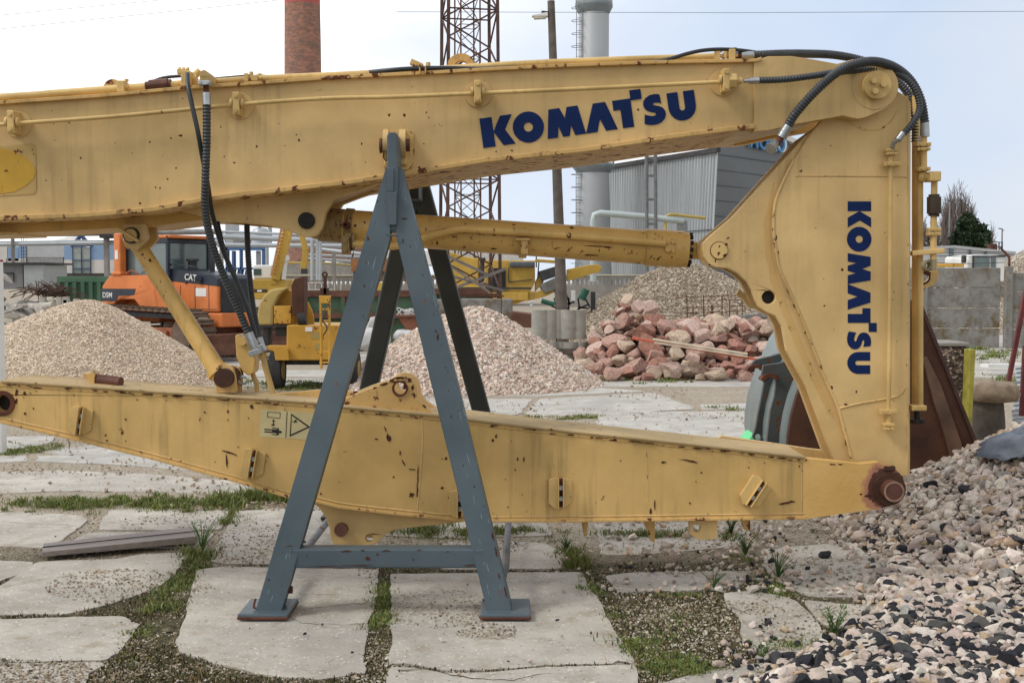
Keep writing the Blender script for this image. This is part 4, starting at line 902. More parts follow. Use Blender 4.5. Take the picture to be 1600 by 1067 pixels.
# top hoses over the joint
cs = dict(corr=.016, step=.003, seg=14)
tubeobj('spiral_hose', [(1176, 86.5, 6.68), (1215, 85, 6.72), (1255, 84.5, 6.85), (1300, 86, 6.95), (1340, 93, 7.0), (1372, 104, 7.0), (1400, 124, 6.98), (1420, 150, 6.95), (1432, 185, 6.92), (1436, 218, 6.9)], m(7, YT), M['corr'], asm, **cs)
tubeobj('spiral_hose', [(1231, 198, 6.50), (1243, 178, 6.47), (1275, 142, 6.45), (1310, 112, 6.46), (1340, 99.5, 6.5), (1370, 97, 6.55), (1400, 107, 6.62), (1424, 128, 6.68), (1439, 158, 6.72), (1445, 192, 6.73)], m(7.6, 6.5), M['corr'], asm, **cs)
tubeobj('spiral_hose', [(1186, 126, 6.545), (1225, 124.5, 6.53), (1270, 119, 6.52), (1310, 113, 6.55), (1345, 109.5, 6.6), (1385, 110.5, 6.62), (1412, 121, 6.63), (1430, 142, 6.63), (1437, 168, 6.62), (1428, 190, 6.6), (1412, 209, 6.6)], m(5.6, 6.55), M['corr'], asm, **cs)
tubeobj('spiral_hose', [(1380, 112, 6.9), (1405, 130, 6.9), (1424, 155, 6.88), (1430, 190, 6.86), (1430, 222, 6.86)], m(6.5, 6.9), M['corr'], asm, **cs)
tubeobj('hose_ferrule', [(1162, 127, 6.545), (1172, 126.6, 6.545)], m(3.2, 6.545), M['steel'], asm, smooth_path=False)
tubeobj('hose_ferrule', [(1171, 126.7, 6.545), (1187, 126, 6.545)], m(5.2, 6.545), M['steel'], asm, smooth_path=False)
tubeobj('hose_ferrule', [(1411, 208, 6.6), (1403, 219, 6.6)], m(5.6, 6.6), M['steel'], asm, smooth_path=False)
tubeobj('hose_ferrule', [(1404, 218, 6.6), (1396, 224, 6.62), (1393, 234, 6.65)], m(3.6, 6.6), M['steel'], asm)
tubeobj('hose_ferrule', [(1232, 197, 6.50), (1221, 215, 6.51)], m(8, 6.5), M['steel'], asm, smooth_path=False)
tubeobj('hose_stub', [(1222, 213, 6.51), (1213, 226, 6.51)], m(5, 6.5), M['rust'], asm, smooth_path=False)
x = MB(); a = P(1212, 223, 6.51); b = P(1204, 233, 6.47); x.cyl(a, b, m(6, 6.5), 16, r2=m(9, 6.5)); x.build('hose_end_flange', M['steel'], asm, .002)
for a, b in (((1445, 190, 6.73), (1446, 214, 6.73)), ((1436, 214, 6.86), (1436, 226, 6.86))): tubeobj('hose_ferrule', [a, b], m(6.6, 6.7), M['steel'], asm, smooth_path=False)
# ---- hydraulic cylinder
YC = 7.02
A = P(505, 351, YC); B = P(1008, 386.5, YC); E = P(1066, 390, YC); D = P(1123, 391.5, YC-.18)
x = MB(); x.cyl(A, B, m(25.5, YC), 48, r2=m(26.8, YC)); hc = x.build('hydraulic_cylinder', M['cyl'], asm, .004)
d = (B-A).normalized()
x = MB(); x.cyl(B, E, m(29, YC), 48); x.cyl(E, E+d*.03, m(27.5, YC), 40); x.cyl(B-d*.004+d*.13, B+d*.14, m(29.6, YC), 48); x.build('gland', M['cyl'], hc, .004)
x = MB()
up_ = Vector((0, 0, 1)); sd = d.cross(up_).normalized(); u2 = sd.cross(d).normalized()
for i in range(14):
    t = 2*math.pi*i/14; q = E+d*.03+(sd*math.cos(t)+u2*math.sin(t))*m(24, YC); x.cyl(q, q+d*.02, .014, 6)
x.build('gland_bolt', M['dark'], hc)
E2 = E+d*.03; x = MB(); x.cyl(E2, E2+d*.10, m(15, YC), 24, r2=m(13, YC)); x.build('rod', M['cyl'], hc, .003)
q = P(1112, 395, 6.9); x = MB(); x.cyl((q.x, YA+.08, q.z), (q.x, YAB-.05, q.z), m(22, 6.9), 28); x.build('rod_eye', M['cyl'], hc, .004)
greasy = paint('greasy_yellow', (.30, .20, .07), .5, .9, .9, sc=2, grime=(.05, .04, .03))
x = MB(); x.cyl(A-d*.02, A+d*.12, m(26.3, YC), 40); x.build('end_cap', greasy, hc, .004)
x = MB(); x.cyl(A+d*.13, A+d*.175, m(28, YC), 40); q = P(545, 370, 6.9); x.box(q.x-.03, q.x+.03, 6.88, 6.96, q.z-.08, q.z+.02); x.build('band_clamp', greasy, hc, .004)
x = MB(); q = P(541, 352, 6.9); x.ring(q, (0, 1, 0), .022, .01, .05, 12); x.build('grease_ring', M['rust'], hc)
x = MB(); q = P(541, 382, 6.86); x.box(q.x-.025, q.x+.02, 6.84, 6.92, q.z-.055, q.z+.045); x.box(q.x+.035, q.x+.05, 6.84, 6.92, q.z-.02, q.z+.06)
for dz in (.02, -.03): x.bolt((q.x-.003, 6.84, q.z+dz), (0, -1, 0), .014, .014)
x.build('port_block', greasy, hc, .004)
tubeobj('oil_pipe', [(552, 381, 6.86), (575, 382, 6.86), (600, 385, 6.86), (625, 383, 6.87), (655, 373, 6.88), (700, 361, 6.885), (722, 357.5, 6.885), (745, 358.5, 6.885), (860, 366, 6.885), (960, 373.5, 6.885), (1040, 380, 6.885)], m(6, 6.88), M['cyl'], hc)
x = MB(); a = P(1040, 373, 6.88); b = P(1055, 394, 6.88); x.box(a.x, b.x, 6.895, 6.93, b.z, a.z)
for px, py in ((1043, 378), (1051.5, 378.5), (1043, 391), (1051.5, 391.5)): x.bolt(P(px, py, 6.895), (0, -1, 0), .011, .014)
x.build('port_flange', M['cyl'], hc, .003)
x = MB(); a = P(814, 374, 6.88); b = P(825, 397, 6.88); x.box(a.x, b.x, 6.9, 6.96, b.z, a.z); x.box(P(806, 0, 6.88).x, P(828, 0, 6.88).x, 6.885, 6.94, P(0, 375.5, 6.88).z, P(0, 372, 6.88).z); x.build('pipe_saddle', M['yelrusty'], hc, .003)
x = MB(); x.ring(P(818, 376, YC), d, m(27.4, YC), m(26, YC), .045, 40); x.build('band', M['cyl'], hc)
# ---- lower arm
YL, YLB = 6.55, 6.95
top_l = [(-32, 612), (-20, 602), (0, 597), (156, 607), (312, 618), (500, 631), (529, 636), (689, 651), (860, 672), (1060, 693), (1259, 716)]
la_poly = top_l+[(1259, 809), (860, 814), (731, 813), (613, 802), (529, 792), (486, 781), (450, 776), (391, 758), (250, 719), (125, 688), (0, 659), (-25, 650), (-36, 630)]
h_ = circ(4, 630, 13, 24)
x = MB(); x.prism(PX(la_poly, YL), YL, YLB, [PX(h_, YL)]); la = x.build('lower_arm', M['yellow_low'], asm, .005)
x = MB(); x.ring(P(4, 630, YL), (0, 1, 0), m(20, YL), m(13, YL), .02, 28); x.build('bushing', M['rust'], la, .003)
c = P(4, 630, YL); MB().cyl(c+Vector((0, .06, 0)), c+Vector((0, .07, 0)), m(13, YL), 20).build('bore_shade_disc', M['dark'], la)  # dark disc added to stand in for the shade inside the bore
strip(top_l[2:], YL-.012, YLB+.012, -.5, 3).build('top_flange', M['topdirt'], la, .003)
bl = [(0, 659), (125, 688), (250, 719), (391, 758), (450, 776), (486, 781), (529, 792), (613, 802), (731, 813), (860, 814), (1259, 809)]
strip(bl, YL-.014, YLB+.01, -2.5, 2).build('bottom_flange', M['yelrusty'], la, .003)
# weld run below the top flange
bead([(a, b+5.5) for a, b in top_l[2:]], .005, YL+.001, la, 'yelrusty')
bead([(a, b-7) for a, b in bl], .005, YL+.001, la, 'weld')
bead([(659, 652), (660, 700), (652, 802)], .004, YL+.001, la, 'weld'); bead([(1252, 716), (1253, 760), (1252, 806)], .004, YL+.001, la)
bead([(1010, 690), (1012, 760), (1011, 812)], .0025, YL+.001, la)
tipp = [(1255, 715.5), (1300, 720), (1345, 725), (1372, 722), (1396, 729), (1411, 745), (1414, 760), (1408, 778), (1392, 790), (1377, 794), (1320, 802), (1255, 811)]
fork0 = MB().prism(PX(tipp, YL-.002), YL-.002, YL+.07).build('fork_plate', M['yel'], la, .005)
MB().prism(PX([(1140, 705), (1150, 698)]+tipp[1:], YL), YLB+.06, YLB+.12).build('fork_plate', M['yel'], la, .005)
# rusted hub
rp_ = [(1352, 724), (1372, 720), (1398, 727), (1413, 743), (1416, 760), (1410, 780), (1394, 793), (1378, 796), (1356, 797), (1368, 790), (1382, 783), (1370, 776), (1362, 768), (1355, 762), (1364, 757), (1352, 748), (1351, 744), (1357, 738), (1350, 731)]
c = P(1388, 763, YL)
def hubmat():
    M_, nt, bs = mat('paint_worn_to_rust_round_the_pin'); tc = N(nt, 'ShaderNodeTexCoord'); o = tc.outputs['Object']; cc = c-Vector(asm['_o'])
    d = N(nt, 'ShaderNodeVectorMath', operation='DISTANCE'); nt.links.new(mapv(nt, o, (1, 0, 1)), d.inputs[0]); d.inputs[1].default_value = (cc.x, 0, cc.z)
    f = mul(nt, d.outputs['Value'], mul(nt, noise_(nt, o, 9, 6, .7), .16), 'ADD')
    base = mixc(nt, ramp(nt, noise_(nt, o, 3, 5), .35, .65), (.58, .35, .10), (.70, .44, .15))
    col = mixc(nt, ramp(nt, f, .205, .235, (1, 1, 1, 1), (0, 0, 0, 1)), base, mixc(nt, noise_(nt, o, 30, 4), (.34, .13, .08), (.50, .24, .14)))
    col = mixc(nt, ramp(nt, f, .180, .186, (1, 1, 1, 1), (0, 0, 0, 1)), col, mixc(nt, noise_(nt, o, 40, 5), (.05, .018, .012), (.12, .04, .022)))
    nt.links.new(col, bs.inputs['Base Color']); bs.inputs['Roughness'].default_value = .7; bump(nt, bs, noise_(nt, o, 50, 5), .3, .008); return M_
fork0.data.materials[0] = hubmat()
x = MB(); x.cyl(c-Vector((0, .03, 0)), c+Vector((0, .01, 0)), m(25, YL), 36); x.build('hub_boss', M['rustdk'], la, .006)
x = MB(); x.cyl(c-Vector((0, .10, 0)), c+Vector((0, .5, 0)), m(16, YL), 32); x.build('hub_pin', M['pinrust'], la, .008)
x = MB(); x.ring(c-Vector((0, .099, 0)), (0, 1, 0), m(16, YL), m(13, YL), .008, 32); x.build('pin_rim', plain('pale_worn_rust', (.33, .20, .14), .5, .3, .3, 20), la)
x = MB(); x.box(P(1392, 0, YL).x, P(1410, 0, YL).x, YL-.01, YL+.03, P(0, 736, YL).z, P(0, 728, YL).z); x.build('keeper_tab', M['rustdk'], la, .004)
# upper ear
ear2 = [(500, 637), (529, 626), (571, 609), (604, 597.5), (614, 590), (625, 587), (638, 589.5), (646, 596), (650, 606), (652, 621), (661, 633), (675, 643), (695, 651), (695, 657), (500, 641)]
hh2 = circ(625, 607, 9.5, 20)
for y0 in (YL+.05, YLB-.10): MB().prism(PX(ear2, YL+.05), y0, y0+.05, [PX(hh2, YL+.05)]).build('ear_plate', M['yelrusty' if y0 < 6.7 else 'yel'], la, .005)
MB().ring(P(625, 607, YL+.05), (0, 1, 0), m(12.5, YL), m(9.5, YL), .02, 24).build('bushing', M['rust'], la)
MB().prism(PX([(322, 620), (408, 617), (500, 609), (560, 612), (600, 645), (322, 622)], YL+.22), YL+.22, YL+.26).build('top_rib', M['yelrusty'], la, .003)
# lower lug
lug2 = [(484, 782), (498, 793), (508, 806), (515, 826), (517, 845), (522, 850.5), (578, 853), (590, 848), (600, 836), (615, 828), (640, 824), (700, 818), (733, 814), (640, 800), (529, 790)]
hole2 = circ(577, 840.5, 6.3, 18)
for y0 in (YL+.07, YLB-.12): MB().prism(PX(lug2, YL+.07), y0, y0+.05, [PX(hole2, YL+.07)]).build('lug_plate', M['yel'], la, .005)
c = P(534, 826, YL+.07); MB().cyl(c-Vector((0, .04, 0)), c+Vector((0, .3, 0)), m(10.5, YL), 24).build('lug_pin', M['pinrust'], la, .004)
x = MB(); x.prism(PX([(1077, 812), (1121, 812), (1121, 842), (1092, 844), (1077, 834)], YL+.05), YL+.05, YL+.09, [PX(circ(1088.5, 825, 6, 16), YL+.05)]); x.build('lug_plate', M['yel'], la, .004)
for q in ([(908, 812), (918, 812), (917, 835), (912, 835)], [(1004, 812), (1022, 812), (1022, 845), (1016, 843)], [(1156, 810), (1170, 810), (1170, 828), (1163, 827)]):
    MB().prism(PX(q, YL+.2), YL+.16, YL+.22).build('hanging_tab', M['yelrusty'], la, .003)
# welded clamp channels on the face
def channel(cx, cy, ang, s=1.0, part=2, rustm='rust'):
    c = P(cx, cy, YL); ca, sa = math.cos(R(ang)), math.sin(R(ang)); u = m(1, YL)*s
    def T(a, b): return (c.x+(a*ca-b*sa)*u, c.z+(a*sa+b*ca)*u)
    x = MB()
    x.prism([T(-19, 22), (T(-6, 25)), T(-4, 22), T(-4, -22), T(-7, -26), T(-19, -16)], YL-.035, YL-.001)
    if part > 1: x.prism([T(4, 24), T(17, 21), T(18, -13), T(6, -24), T(4, -20)], YL-.016, YL-.001)
    x.prism([T(-5, 24), T(-3, 24), T(-3, -24), T(-5, -24)], YL-.06, YL-.001); x.prism([T(3, 24), T(5, 24), T(5, -22), T(3, -22)], YL-.06, YL-.001)
    x.build('cable_channel', M['yelclean'], la, .003)
    y = MB(); y.prism([T(-3, 22), T(3, 22), T(3, -22), T(-3, -22)], YL-.022, YL-.002); y.build('channel_strip', M[rustm], la)
    for b in (9, -8):
        p = T(0, b); MB().bolt((p[0], YL-.022, p[1]), (0, -1, 0), .014, .018).build('bolt', M['steel'], la)
channel(129, 657, -9, .92); channel(397, 724, -10, .95); channel(719, 786, 0, .9); channel(876, 769, 0, 1); channel(1179, 769, -33, 1.0)
# pictogram sticker
def flat(polys, mt, Y, nm, holes=None):
    x = MB()
    for i, p in enumerate(polys): x.prism(PX(p, Y), Y, Y+.0008, [PX(h, Y) for h in (holes or {}).get(i, [])])
    return x.build(nm, mt, la)
flat([[(407.5, 639.5), (482, 645), (490, 646), (482, 687), (405.5, 682)]], M['decal'], YL-.0012, 'warning_sticker')
def sx(a, b): return (400+a/15.24, 630+b/15.24)
pol = [[sx(*q) for q in p] for p in (
    [(270, 200), (585, 220), (575, 365), (265, 330)], [(730, 205), (748, 205), (716, 820), (700, 820)],
    [(415, 375), (460, 430), (430, 422), (426, 500), (458, 492), (412, 550), (370, 490), (402, 500), (404, 420), (374, 428)],
    [(385, 575), (530, 592), (550, 605), (548, 655), (570, 650), (600, 655), (615, 680), (600, 710), (575, 715), (548, 700), (545, 740), (520, 762), (370, 745), (372, 730), (495, 735), (495, 715), (380, 700), (200, 690), (200, 662), (380, 672), (380, 645), (195, 635), (200, 605), (400, 620), (510, 625), (505, 612), (385, 598)],
    [(835, 240), (1275, 550), (1270, 575), (800, 795)], [(845, 430), (900, 425), (955, 375), (965, 420), (990, 465), (960, 450), (930, 450), (905, 480), (895, 470), (920, 440), (850, 440)])]
hs = {0: [[sx(*q) for q in [(285, 213), (570, 233), (562, 350), (280, 318)]]], 4: [[sx(*q) for q in [(850, 290), (1225, 560), (830, 740)]]]}
flat(pol, M['black'], YL-.0022, 'pictogram', hs)
# strut between the booms
a = P(209, 372, 6.95); b = P(346, 588, 6.72)
x = MB(); x.cyl(a, b, m(12.5, 6.9), 28, r2=m(14.5, 6.75)); stt = x.build('prop_strut', M['cyl'], asm)
d2 = (b-a).normalized()
x = MB(); x.cyl(a-d2*.01, a+d2*.035, m(18, 6.9), 6); x.cyl(b-d2*.05, b-d2*.02, m(18, 6.8), 24); x.build('strut_flange', M['cyl'], stt, .006)
for y0 in (6.84, 7.02): MB().prism(PX([(192, 350), (228, 350), (232, 372), (214, 392), (198, 386), (190, 368)], 6.84), y0, y0+.035).build('strut_lug', M['yel'], stt, .004)
c = P(206, 368, 6.84)
x = MB(); x.ring(c, (0, 1, 0), m(12.5, 6.84), m(10.5, 6.84), .03, 28); x.build('pin_groove', M['dark'], stt)
x = MB(); x.cyl(c-Vector((0, .03, 0)), c+Vector((0, .2, 0)), m(10, 6.84), 24); x.beam(c+Vector((-.07, -.04, .04)), c+Vector((.05, -.04, -.035)), .03, .018); x.build('strut_pin', M['yelclean'], stt, .003)
for y0, q in ((6.63, [(338, 614), (334, 588), (338, 572), (352, 568), (364, 575), (368, 590), (370, 614)]), (6.78, [(352, 614), (350, 584), (360, 570), (374, 574), (378, 592), (376, 614)])):
    MB().prism(PX(q, y0), y0, y0+.03).build('strut_base_plate', M['yelrusty'], stt, .004)
c = P(352, 590, 6.63); x = MB(); x.cyl(c-Vector((0, .05, 0)), c+Vector((0, .22, 0)), m(15, 6.6), 24); x.build('rusty_hub', M['rustdk'], stt, .006)
for pl_ in ([(283, 607), (312, 609), (314, 613), (284, 612)], [(262, 606), (294, 608), (292, 611), (262, 610)], [(318, 612), (350, 615), (348, 619), (318, 616)]):
    MB().prism([(P(a, b, 6.7).x, P(a, b, 6.7).z) for a, b in pl_], 6.68, 6.76).build('shim_plate', M['topdirt'], la, .002)
# loose pin lying on the arm
lp = thing('loose_pin', 'short brown rusty steel pin with yellow forked keeper plate lying on the lower arm', 'steel pin', tuple(P(165, 606, 6.72)))
MB().cyl(P(146, 592, 6.72), P(189, 597, 6.68), m(8.3, 6.7), 28).build('pin_shaft', M['pinrust'], lp, .004)
x = MB(); f_ = [(130, 583), (138, 584), (144, 580), (149, 584), (148, 600), (143, 607), (131, 606), (136, 601), (139, 594), (130, 590)]
x.prism(PX(f_, 6.69), 6.68, 6.76); x.build('keeper_plate', M['yelrusty'], lp, .003)
# ================================================================== BLUE-GREY STAND
std = thing('steel_stand', 'blue-grey painted twin A-frame stand of square tube with chipped paint, holding up the yellow boom', 'support stand', (-.55, 6.1, 0))
def leg(name, a, b, wd, dp, mt, par, bev=.014):
    a = Vector(a); b = Vector(b); x = MB(); x.beam(b, a, wd, dp, up=(0, 1, 0)); return x.build(name, M[mt], par, bev)
aL = P(606, 268, 6.36); bL = G(419, 975, .02); bL.y = 6.1; bL.x = P(419, 972, 6.1).x
aR = P(622, 268, 6.36); bR = Vector((P(788, 972, 6.1).x, 6.1, .02))
def YLg(py): return 6.04+(972-py)*(.27/710)
for pl_ in ([(604.5, 262), (397, 968), (434, 968), (609, 372), (609, 262)], [(620, 262), (620, 372), (674, 600), (765, 968), (803, 968), (715, 600), (627, 262)]):
    MB().ext([P(a, b, YLg(b)) for a, b in pl_], (0, .115, 0)).build('front_leg', M['blue'], std, .012)
a = P(452, 871, 6.1); b = P(758, 871, 6.1); leg('cross_bar', (a.x, 6.13, a.z), (b.x, 6.13, b.z), .10, .10, 'blue', std, .010)
x = MB(); x.prism(PX([(604.5, 212), (607, 207), (619, 207), (621, 212), (622, 262), (622, 362), (606, 362), (604.5, 262)], 6.28), 6.28, 6.50)
x.build('lifting_tongue', M['blue'], std, .008)
x = MB(); x.prism(PX([(604.5, 262), (615, 262), (615, 300), (604.5, 300)], 6.272), 6.272, 6.3); x.prism(PX([(606, 300), (620, 300), (619, 352), (607, 352)], 6.25), 6.25, 6.29); x.build('doubler_plate', M['blue'], std, .004)
for cx in (419, 791):
    c = G(cx, 970, 0); c.y = 6.13
    c.x = P(cx-1, 972, 6.1).x
    x = MB(); x.box(c.x-.125, c.x+.125, c.y-.155, c.y+.155, .018, .048); x.build('foot_plate', M['blue'], std, .006)
    MB().box(c.x-.1265, c.x+.1265, c.y-.1565, c.y+.1565, .0195, .036).build('rusted_plate_edge', M['rust'], std, .005)
    x = MB(); x.tube([(c.x-.055, c.y-.05, .10), (c.x-.06, c.y-.07, .06), (c.x-.02, c.y-.075, .052)], .006, 6); x.build('shackle_wire', M['rust'], std)
Yr = 8.65
aL2 = P(648, 285, 7.85); aR2 = P(655, 285, 7.85)
bL2 = Vector((P(533, 800, Yr).x, Yr, .03)); bR2 = Vector((P(796, 800, Yr).x, Yr, .03))
leg('rear_leg', aL2, bL2, .12, .12, 'blueshaded', std); leg('rear_leg', aR2, bR2, .12, .12, 'blueshaded', std)
x = MB(); q = P(651, 240, 7.7); x.box(q.x-.03, q.x+.03, 7.48, 7.95, q.z-.3, q.z+.1); x.build('lifting_tongue', M['blueshaded'], std, .008)
for b in (bL2, bR2): MB().box(b.x-.125, b.x+.125, b.y-.15, b.y+.15, .018, .045).build('foot_plate', M['blueshaded'], std, .006)
tubm = paint('scuffed_blue_tube', (.11, .12, .13), .5, .95, .3, rustcol=(.12, .06, .035))
x = MB(); x.tube([bL+Vector((.02, .06, .10)), bL2+Vector((0, -.1, .08))], .022, 12, smooth_path=False); x.build('tie_tube', tubm, std)
x = MB(); x.tube([bR+Vector((-.02, .06, .12)), P(790, 885, 6.35), bR2+Vector((0, -.1, .08))], .020, 12, smooth_path=False); x.build('tie_tube', tubm, std)
x = MB(); q = bL+Vector((.07, .08, .10)); x.cyl(q-Vector((.02, 0, 0)), q+Vector((.04, 0, 0)), .02, 8); x.tube([q+Vector((-.01, 0, 0)), q+Vector((-.012, 0, -.09))], .005, 6); x.build('tie_bolt', M['rust'], std)
x = MB(); q = P(755, 938, 6.1); x.tube([q, P(763, 929, 6.12)], .006, 6); x.build('tie_bolt', M['rust'], std)

# ------------------------------------------------------------------ rust chips where the paint has come off
chm = plain('bare_rusted_chip', (.075, .026, .014), .95, 0, .5, 40, .4, 90)
def chips(par, lst, yfun, nm='rust_chip', seed=0, mt=None, th=.0006):
    rs = random.Random(seed); x = MB()
    for c_ in lst:
        px, py, w_, h_ = c_[:4]; an = R(c_[4] if len(c_) > 4 else 0); n_ = 9 if w_*h_ < 60 else 16; pts = []
        for i in range(n_):
            t = 2*math.pi*i/n_; k = rs.uniform(.45, 1.15); a = w_/2*k*math.cos(t); b = h_/2*k*math.sin(t)
            qx, qy = px+a*math.cos(an)-b*math.sin(an), py+a*math.sin(an)+b*math.cos(an); Y = yfun(qx, qy); pts.append(P(qx, qy, Y))
        x.ext(pts[::-1], (0, .002, 0))
    return x.build(nm, mt or chm, par, kind='stuff')
rs = random.Random(44)
ubl = [(108, 192, 3, 3), (126, 247, 4, 4), (72, 282, 3, 3), (267, 216, 4, 4), (282, 212, 6, 5), (234, 222, 3, 3), (275, 263, 3, 4), (262, 280, 3, 4), (243, 293, 3, 3), (250, 294, 3, 3), (219, 318, 4, 4), (228, 325, 2, 3), (350, 245, 3, 3), (366, 254, 4, 4), (401, 229, 5, 5), (467, 219, 5, 6), (445, 228, 2, 3), (463, 211, 3, 3), (608, 180, 5, 6), (632, 180, 5, 7), (565, 225, 3, 4), (655, 262, 5, 6), (666, 176, 3, 4), (670, 184, 2, 3), (662, 225, 3, 3), (997, 172, 4, 4), (800, 236, 5, 4), (775, 237, 3, 3), (1105, 126, 4, 3)]
for i in range(38): px = rs.uniform(0, 1150); ubl.append((px, rs.uniform(165, 300)-px*.06, rs.uniform(1.2, 2.4), rs.uniform(1.2, 2.8)))
chips(ub, ubl, lambda a, b: BF+.0192, seed=1)
dirt = plain('dark_grime_streak', (.24, .17, .07), .8, 0, .3, 20, 0)
tal = [(1251, 268, 4, 4), (1316, 422, 5, 5), (1288, 478, 4, 4), (1389, 481, 3, 4), (1338, 612, 3, 4), (1323, 633, 11, 5, 20), (1300, 605, 4, 6), (1213, 372, 3, 9), (1216, 395, 3, 6), (1232, 455, 5, 12, -20), (1241, 478, 4, 10, -20), (1258, 520, 4, 6), (1315, 650, 3, 9), (1322, 690, 3, 14), (1313, 163, 3, 3), (1298, 228, 3, 3), (1352, 203, 6, 2), (1366, 204, 8, 2), (1344, 199, 5, 2), (1418, 505, 2, 5), (1417, 570, 2, 6)]
for i in range(14): tal.append((rs.uniform(1250, 1415), rs.uniform(230, 710), rs.uniform(1.5, 2.6), rs.uniform(1.5, 2.6)))
chips(ta, tal, lambda a, b: YA-.0008, seed=2)
chips(ta, [(1137.5, 372, 6, 4, -20), (1124, 385, 3, 4), (1123, 396, 4, 9, 30), (1135, 382, 5, 5), (1133, 399, 8, 6, -30), (1118, 408, 2, 7), (1109, 414, 5, 3, 30), (1165, 393, 3, 2)], lambda a, b: YA+.0122, seed=3)
lal = [(26, 613, 5, 16), (38, 615, 5, 6), (25, 627, 6, 9), (39, 646, 4, 5), (52, 638, 3, 4), (196, 655, 4, 4), (190, 676, 4, 5), (393, 636, 7, 7), (356, 643, 3, 6), (320, 644, 4, 5), (312, 655, 1.6, 9, 25), (220, 706, 6, 3), (354, 720, 4, 22), (361, 708, 30, 3, 18), (607, 684, 7, 13, -20), (602, 670, 2, 12, -15), (625, 707, 3, 8), (630, 722, 2.5, 12, -30), (642, 733, 14, 2, 5), (643, 773, 9, 9), (653, 741, 2.5, 30), (652, 765, 3, 30), (697, 716, 4, 5), (691, 762, 5, 5), (775, 682, 4, 9, 15), (770, 688, 5, 7), (819, 718, 3, 9), (809, 717, 3, 6), (501, 771, 3, 3), (615, 745, 3, 4), (588, 686, 6, 3), (1038, 722, 9, 4), (1078, 720, 32, 3, 10), (1229, 786, 24, 4, -8), (1238, 783, 10, 4), (1096, 738, 3, 4), (1078, 786, 3, 4), (1017, 799, 4, 10), (1023, 789, 2, 20), (1357, 775, 15, 4), (1345, 772, 6, 3), (165, 680, 3, 4), (167, 688, 5, 3), (1249, 640+88, 3, 3)]
for i in range(42): px = rs.uniform(20, 1240); yt_ = np.interp(px, [a for a, b in top_l[2:]], [b for a, b in top_l[2:]])+10; yb_ = np.interp(px, [a for a, b in bl], [b for a, b in bl])-10; lal.append((px, rs.uniform(yt_, yb_), rs.uniform(1.2, 2.6), rs.uniform(1.2, 3.4)))
for i in range(60): px = rs.uniform(0, 1340); yt_ = np.interp(px, [a for a, b in top_l[2:]]+[1345], [b for a, b in top_l[2:]]+[725])+2.5; lal.append((px, yt_+rs.uniform(0, 2.5), rs.uniform(5, 22), rs.uniform(1.4, 3.2), 4))
chips(la, lal, lambda a, b: YL-.0155 if b < np.interp(a, [q[0] for q in top_l[2:]], [q[1] for q in top_l[2:]])+4 else YL-.0030, seed=4)
chips(la, [(600, 600, 14, 5, -20), (612, 594, 12, 6, -20), (625, 590, 18, 6), (640, 594, 10, 7, 30), (645, 606, 5, 12), (647, 618, 4, 10), (662, 634, 10, 4, 45), (625, 596, 26, 4), (585, 606, 8, 3, -15), (632, 604, 5, 8)], lambda a, b: YL+.0488, seed=5)
chips(stt, [(234, 407, 5, 6), (251, 440, 3, 3), (258, 453, 4, 2), (276, 476, 6, 13, -20), (283, 484, 9, 6, 30), (289, 493, 9, 6, 30), (295, 504, 9, 14, -20), (301, 513, 9, 9, -20), (306, 520, 7, 5), (311, 532, 5, 5), (318, 542, 5, 5)], lambda a, b: 6.75+(600-b)*.0009-m(13.3, 6.8)-.02, seed=6)
dax = (E-A).normalized()
def cyl_y(a, b):
    t = (a-505)/(1066-505); cz = 351+39*t; r_ = 25.5+1.4*t if a < 1008 else 29; h_ = min(.98, abs(b-cz)/r_); return YC-m(r_, YC)*math.sqrt(1-h_*h_)-.0012
cyl = [(719, 351.6, 6, 4), (673, 359, 3, 3), (699, 354, 2, 6), (686, 353, 4, 3), (740, 344, 14, 3), (747, 345, 5, 4), (795, 349, 11, 4), (815, 354, 2, 16, 4), (826, 354, 2.4, 17), (849, 356, 15, 3), (908, 366, 6, 2), (889, 365, 4, 3), (893, 387, 8, 2.4, -50), (888, 391, 8, 2, -50), (869, 388, 16, 1.5, -15), (863, 386, 3, 3), (934, 385, 40, 3, 3), (950, 387, 22, 2, 4), (923, 399, 26, 2.5, 2), (936, 392, 3, 6), (683, 379, 4, 7), (726, 386, 4, 3), (771, 389, 11, 3), (1015, 367, 4, 11, -10), (937, 360, 3, 4), (1033, 370, 6, 2, -40), (1017, 402, 9, 2, -50), (983, 396, 7, 2), (1010, 411, 5, 3), (555, 353, 6, 5), (525, 365, 1.6, 13), (529, 350, 2, 9), (570, 348, 4, 5), (1004, 366, 2, 8), (1040, 365, 3, 2), (660, 344, 6, 2), (1028, 405, 3, 12, 30), (1050, 402, 4, 3)]
for i in range(60): px = rs.uniform(640, 1055); t = (px-505)/561; cyl.append((px, 351+39*t+rs.uniform(-21, 22), rs.uniform(1.2, 5), rs.uniform(1, 2.6), rs.uniform(-60, 60)))
cyl = [c_ for c_ in cyl if abs(c_[1]-(351+39*(c_[0]-505)/561)-(-7 if c_[0] < 650 else -3)) > 7 or c_[0] < 660]
chips(hc, cyl, cyl_y, seed=7)
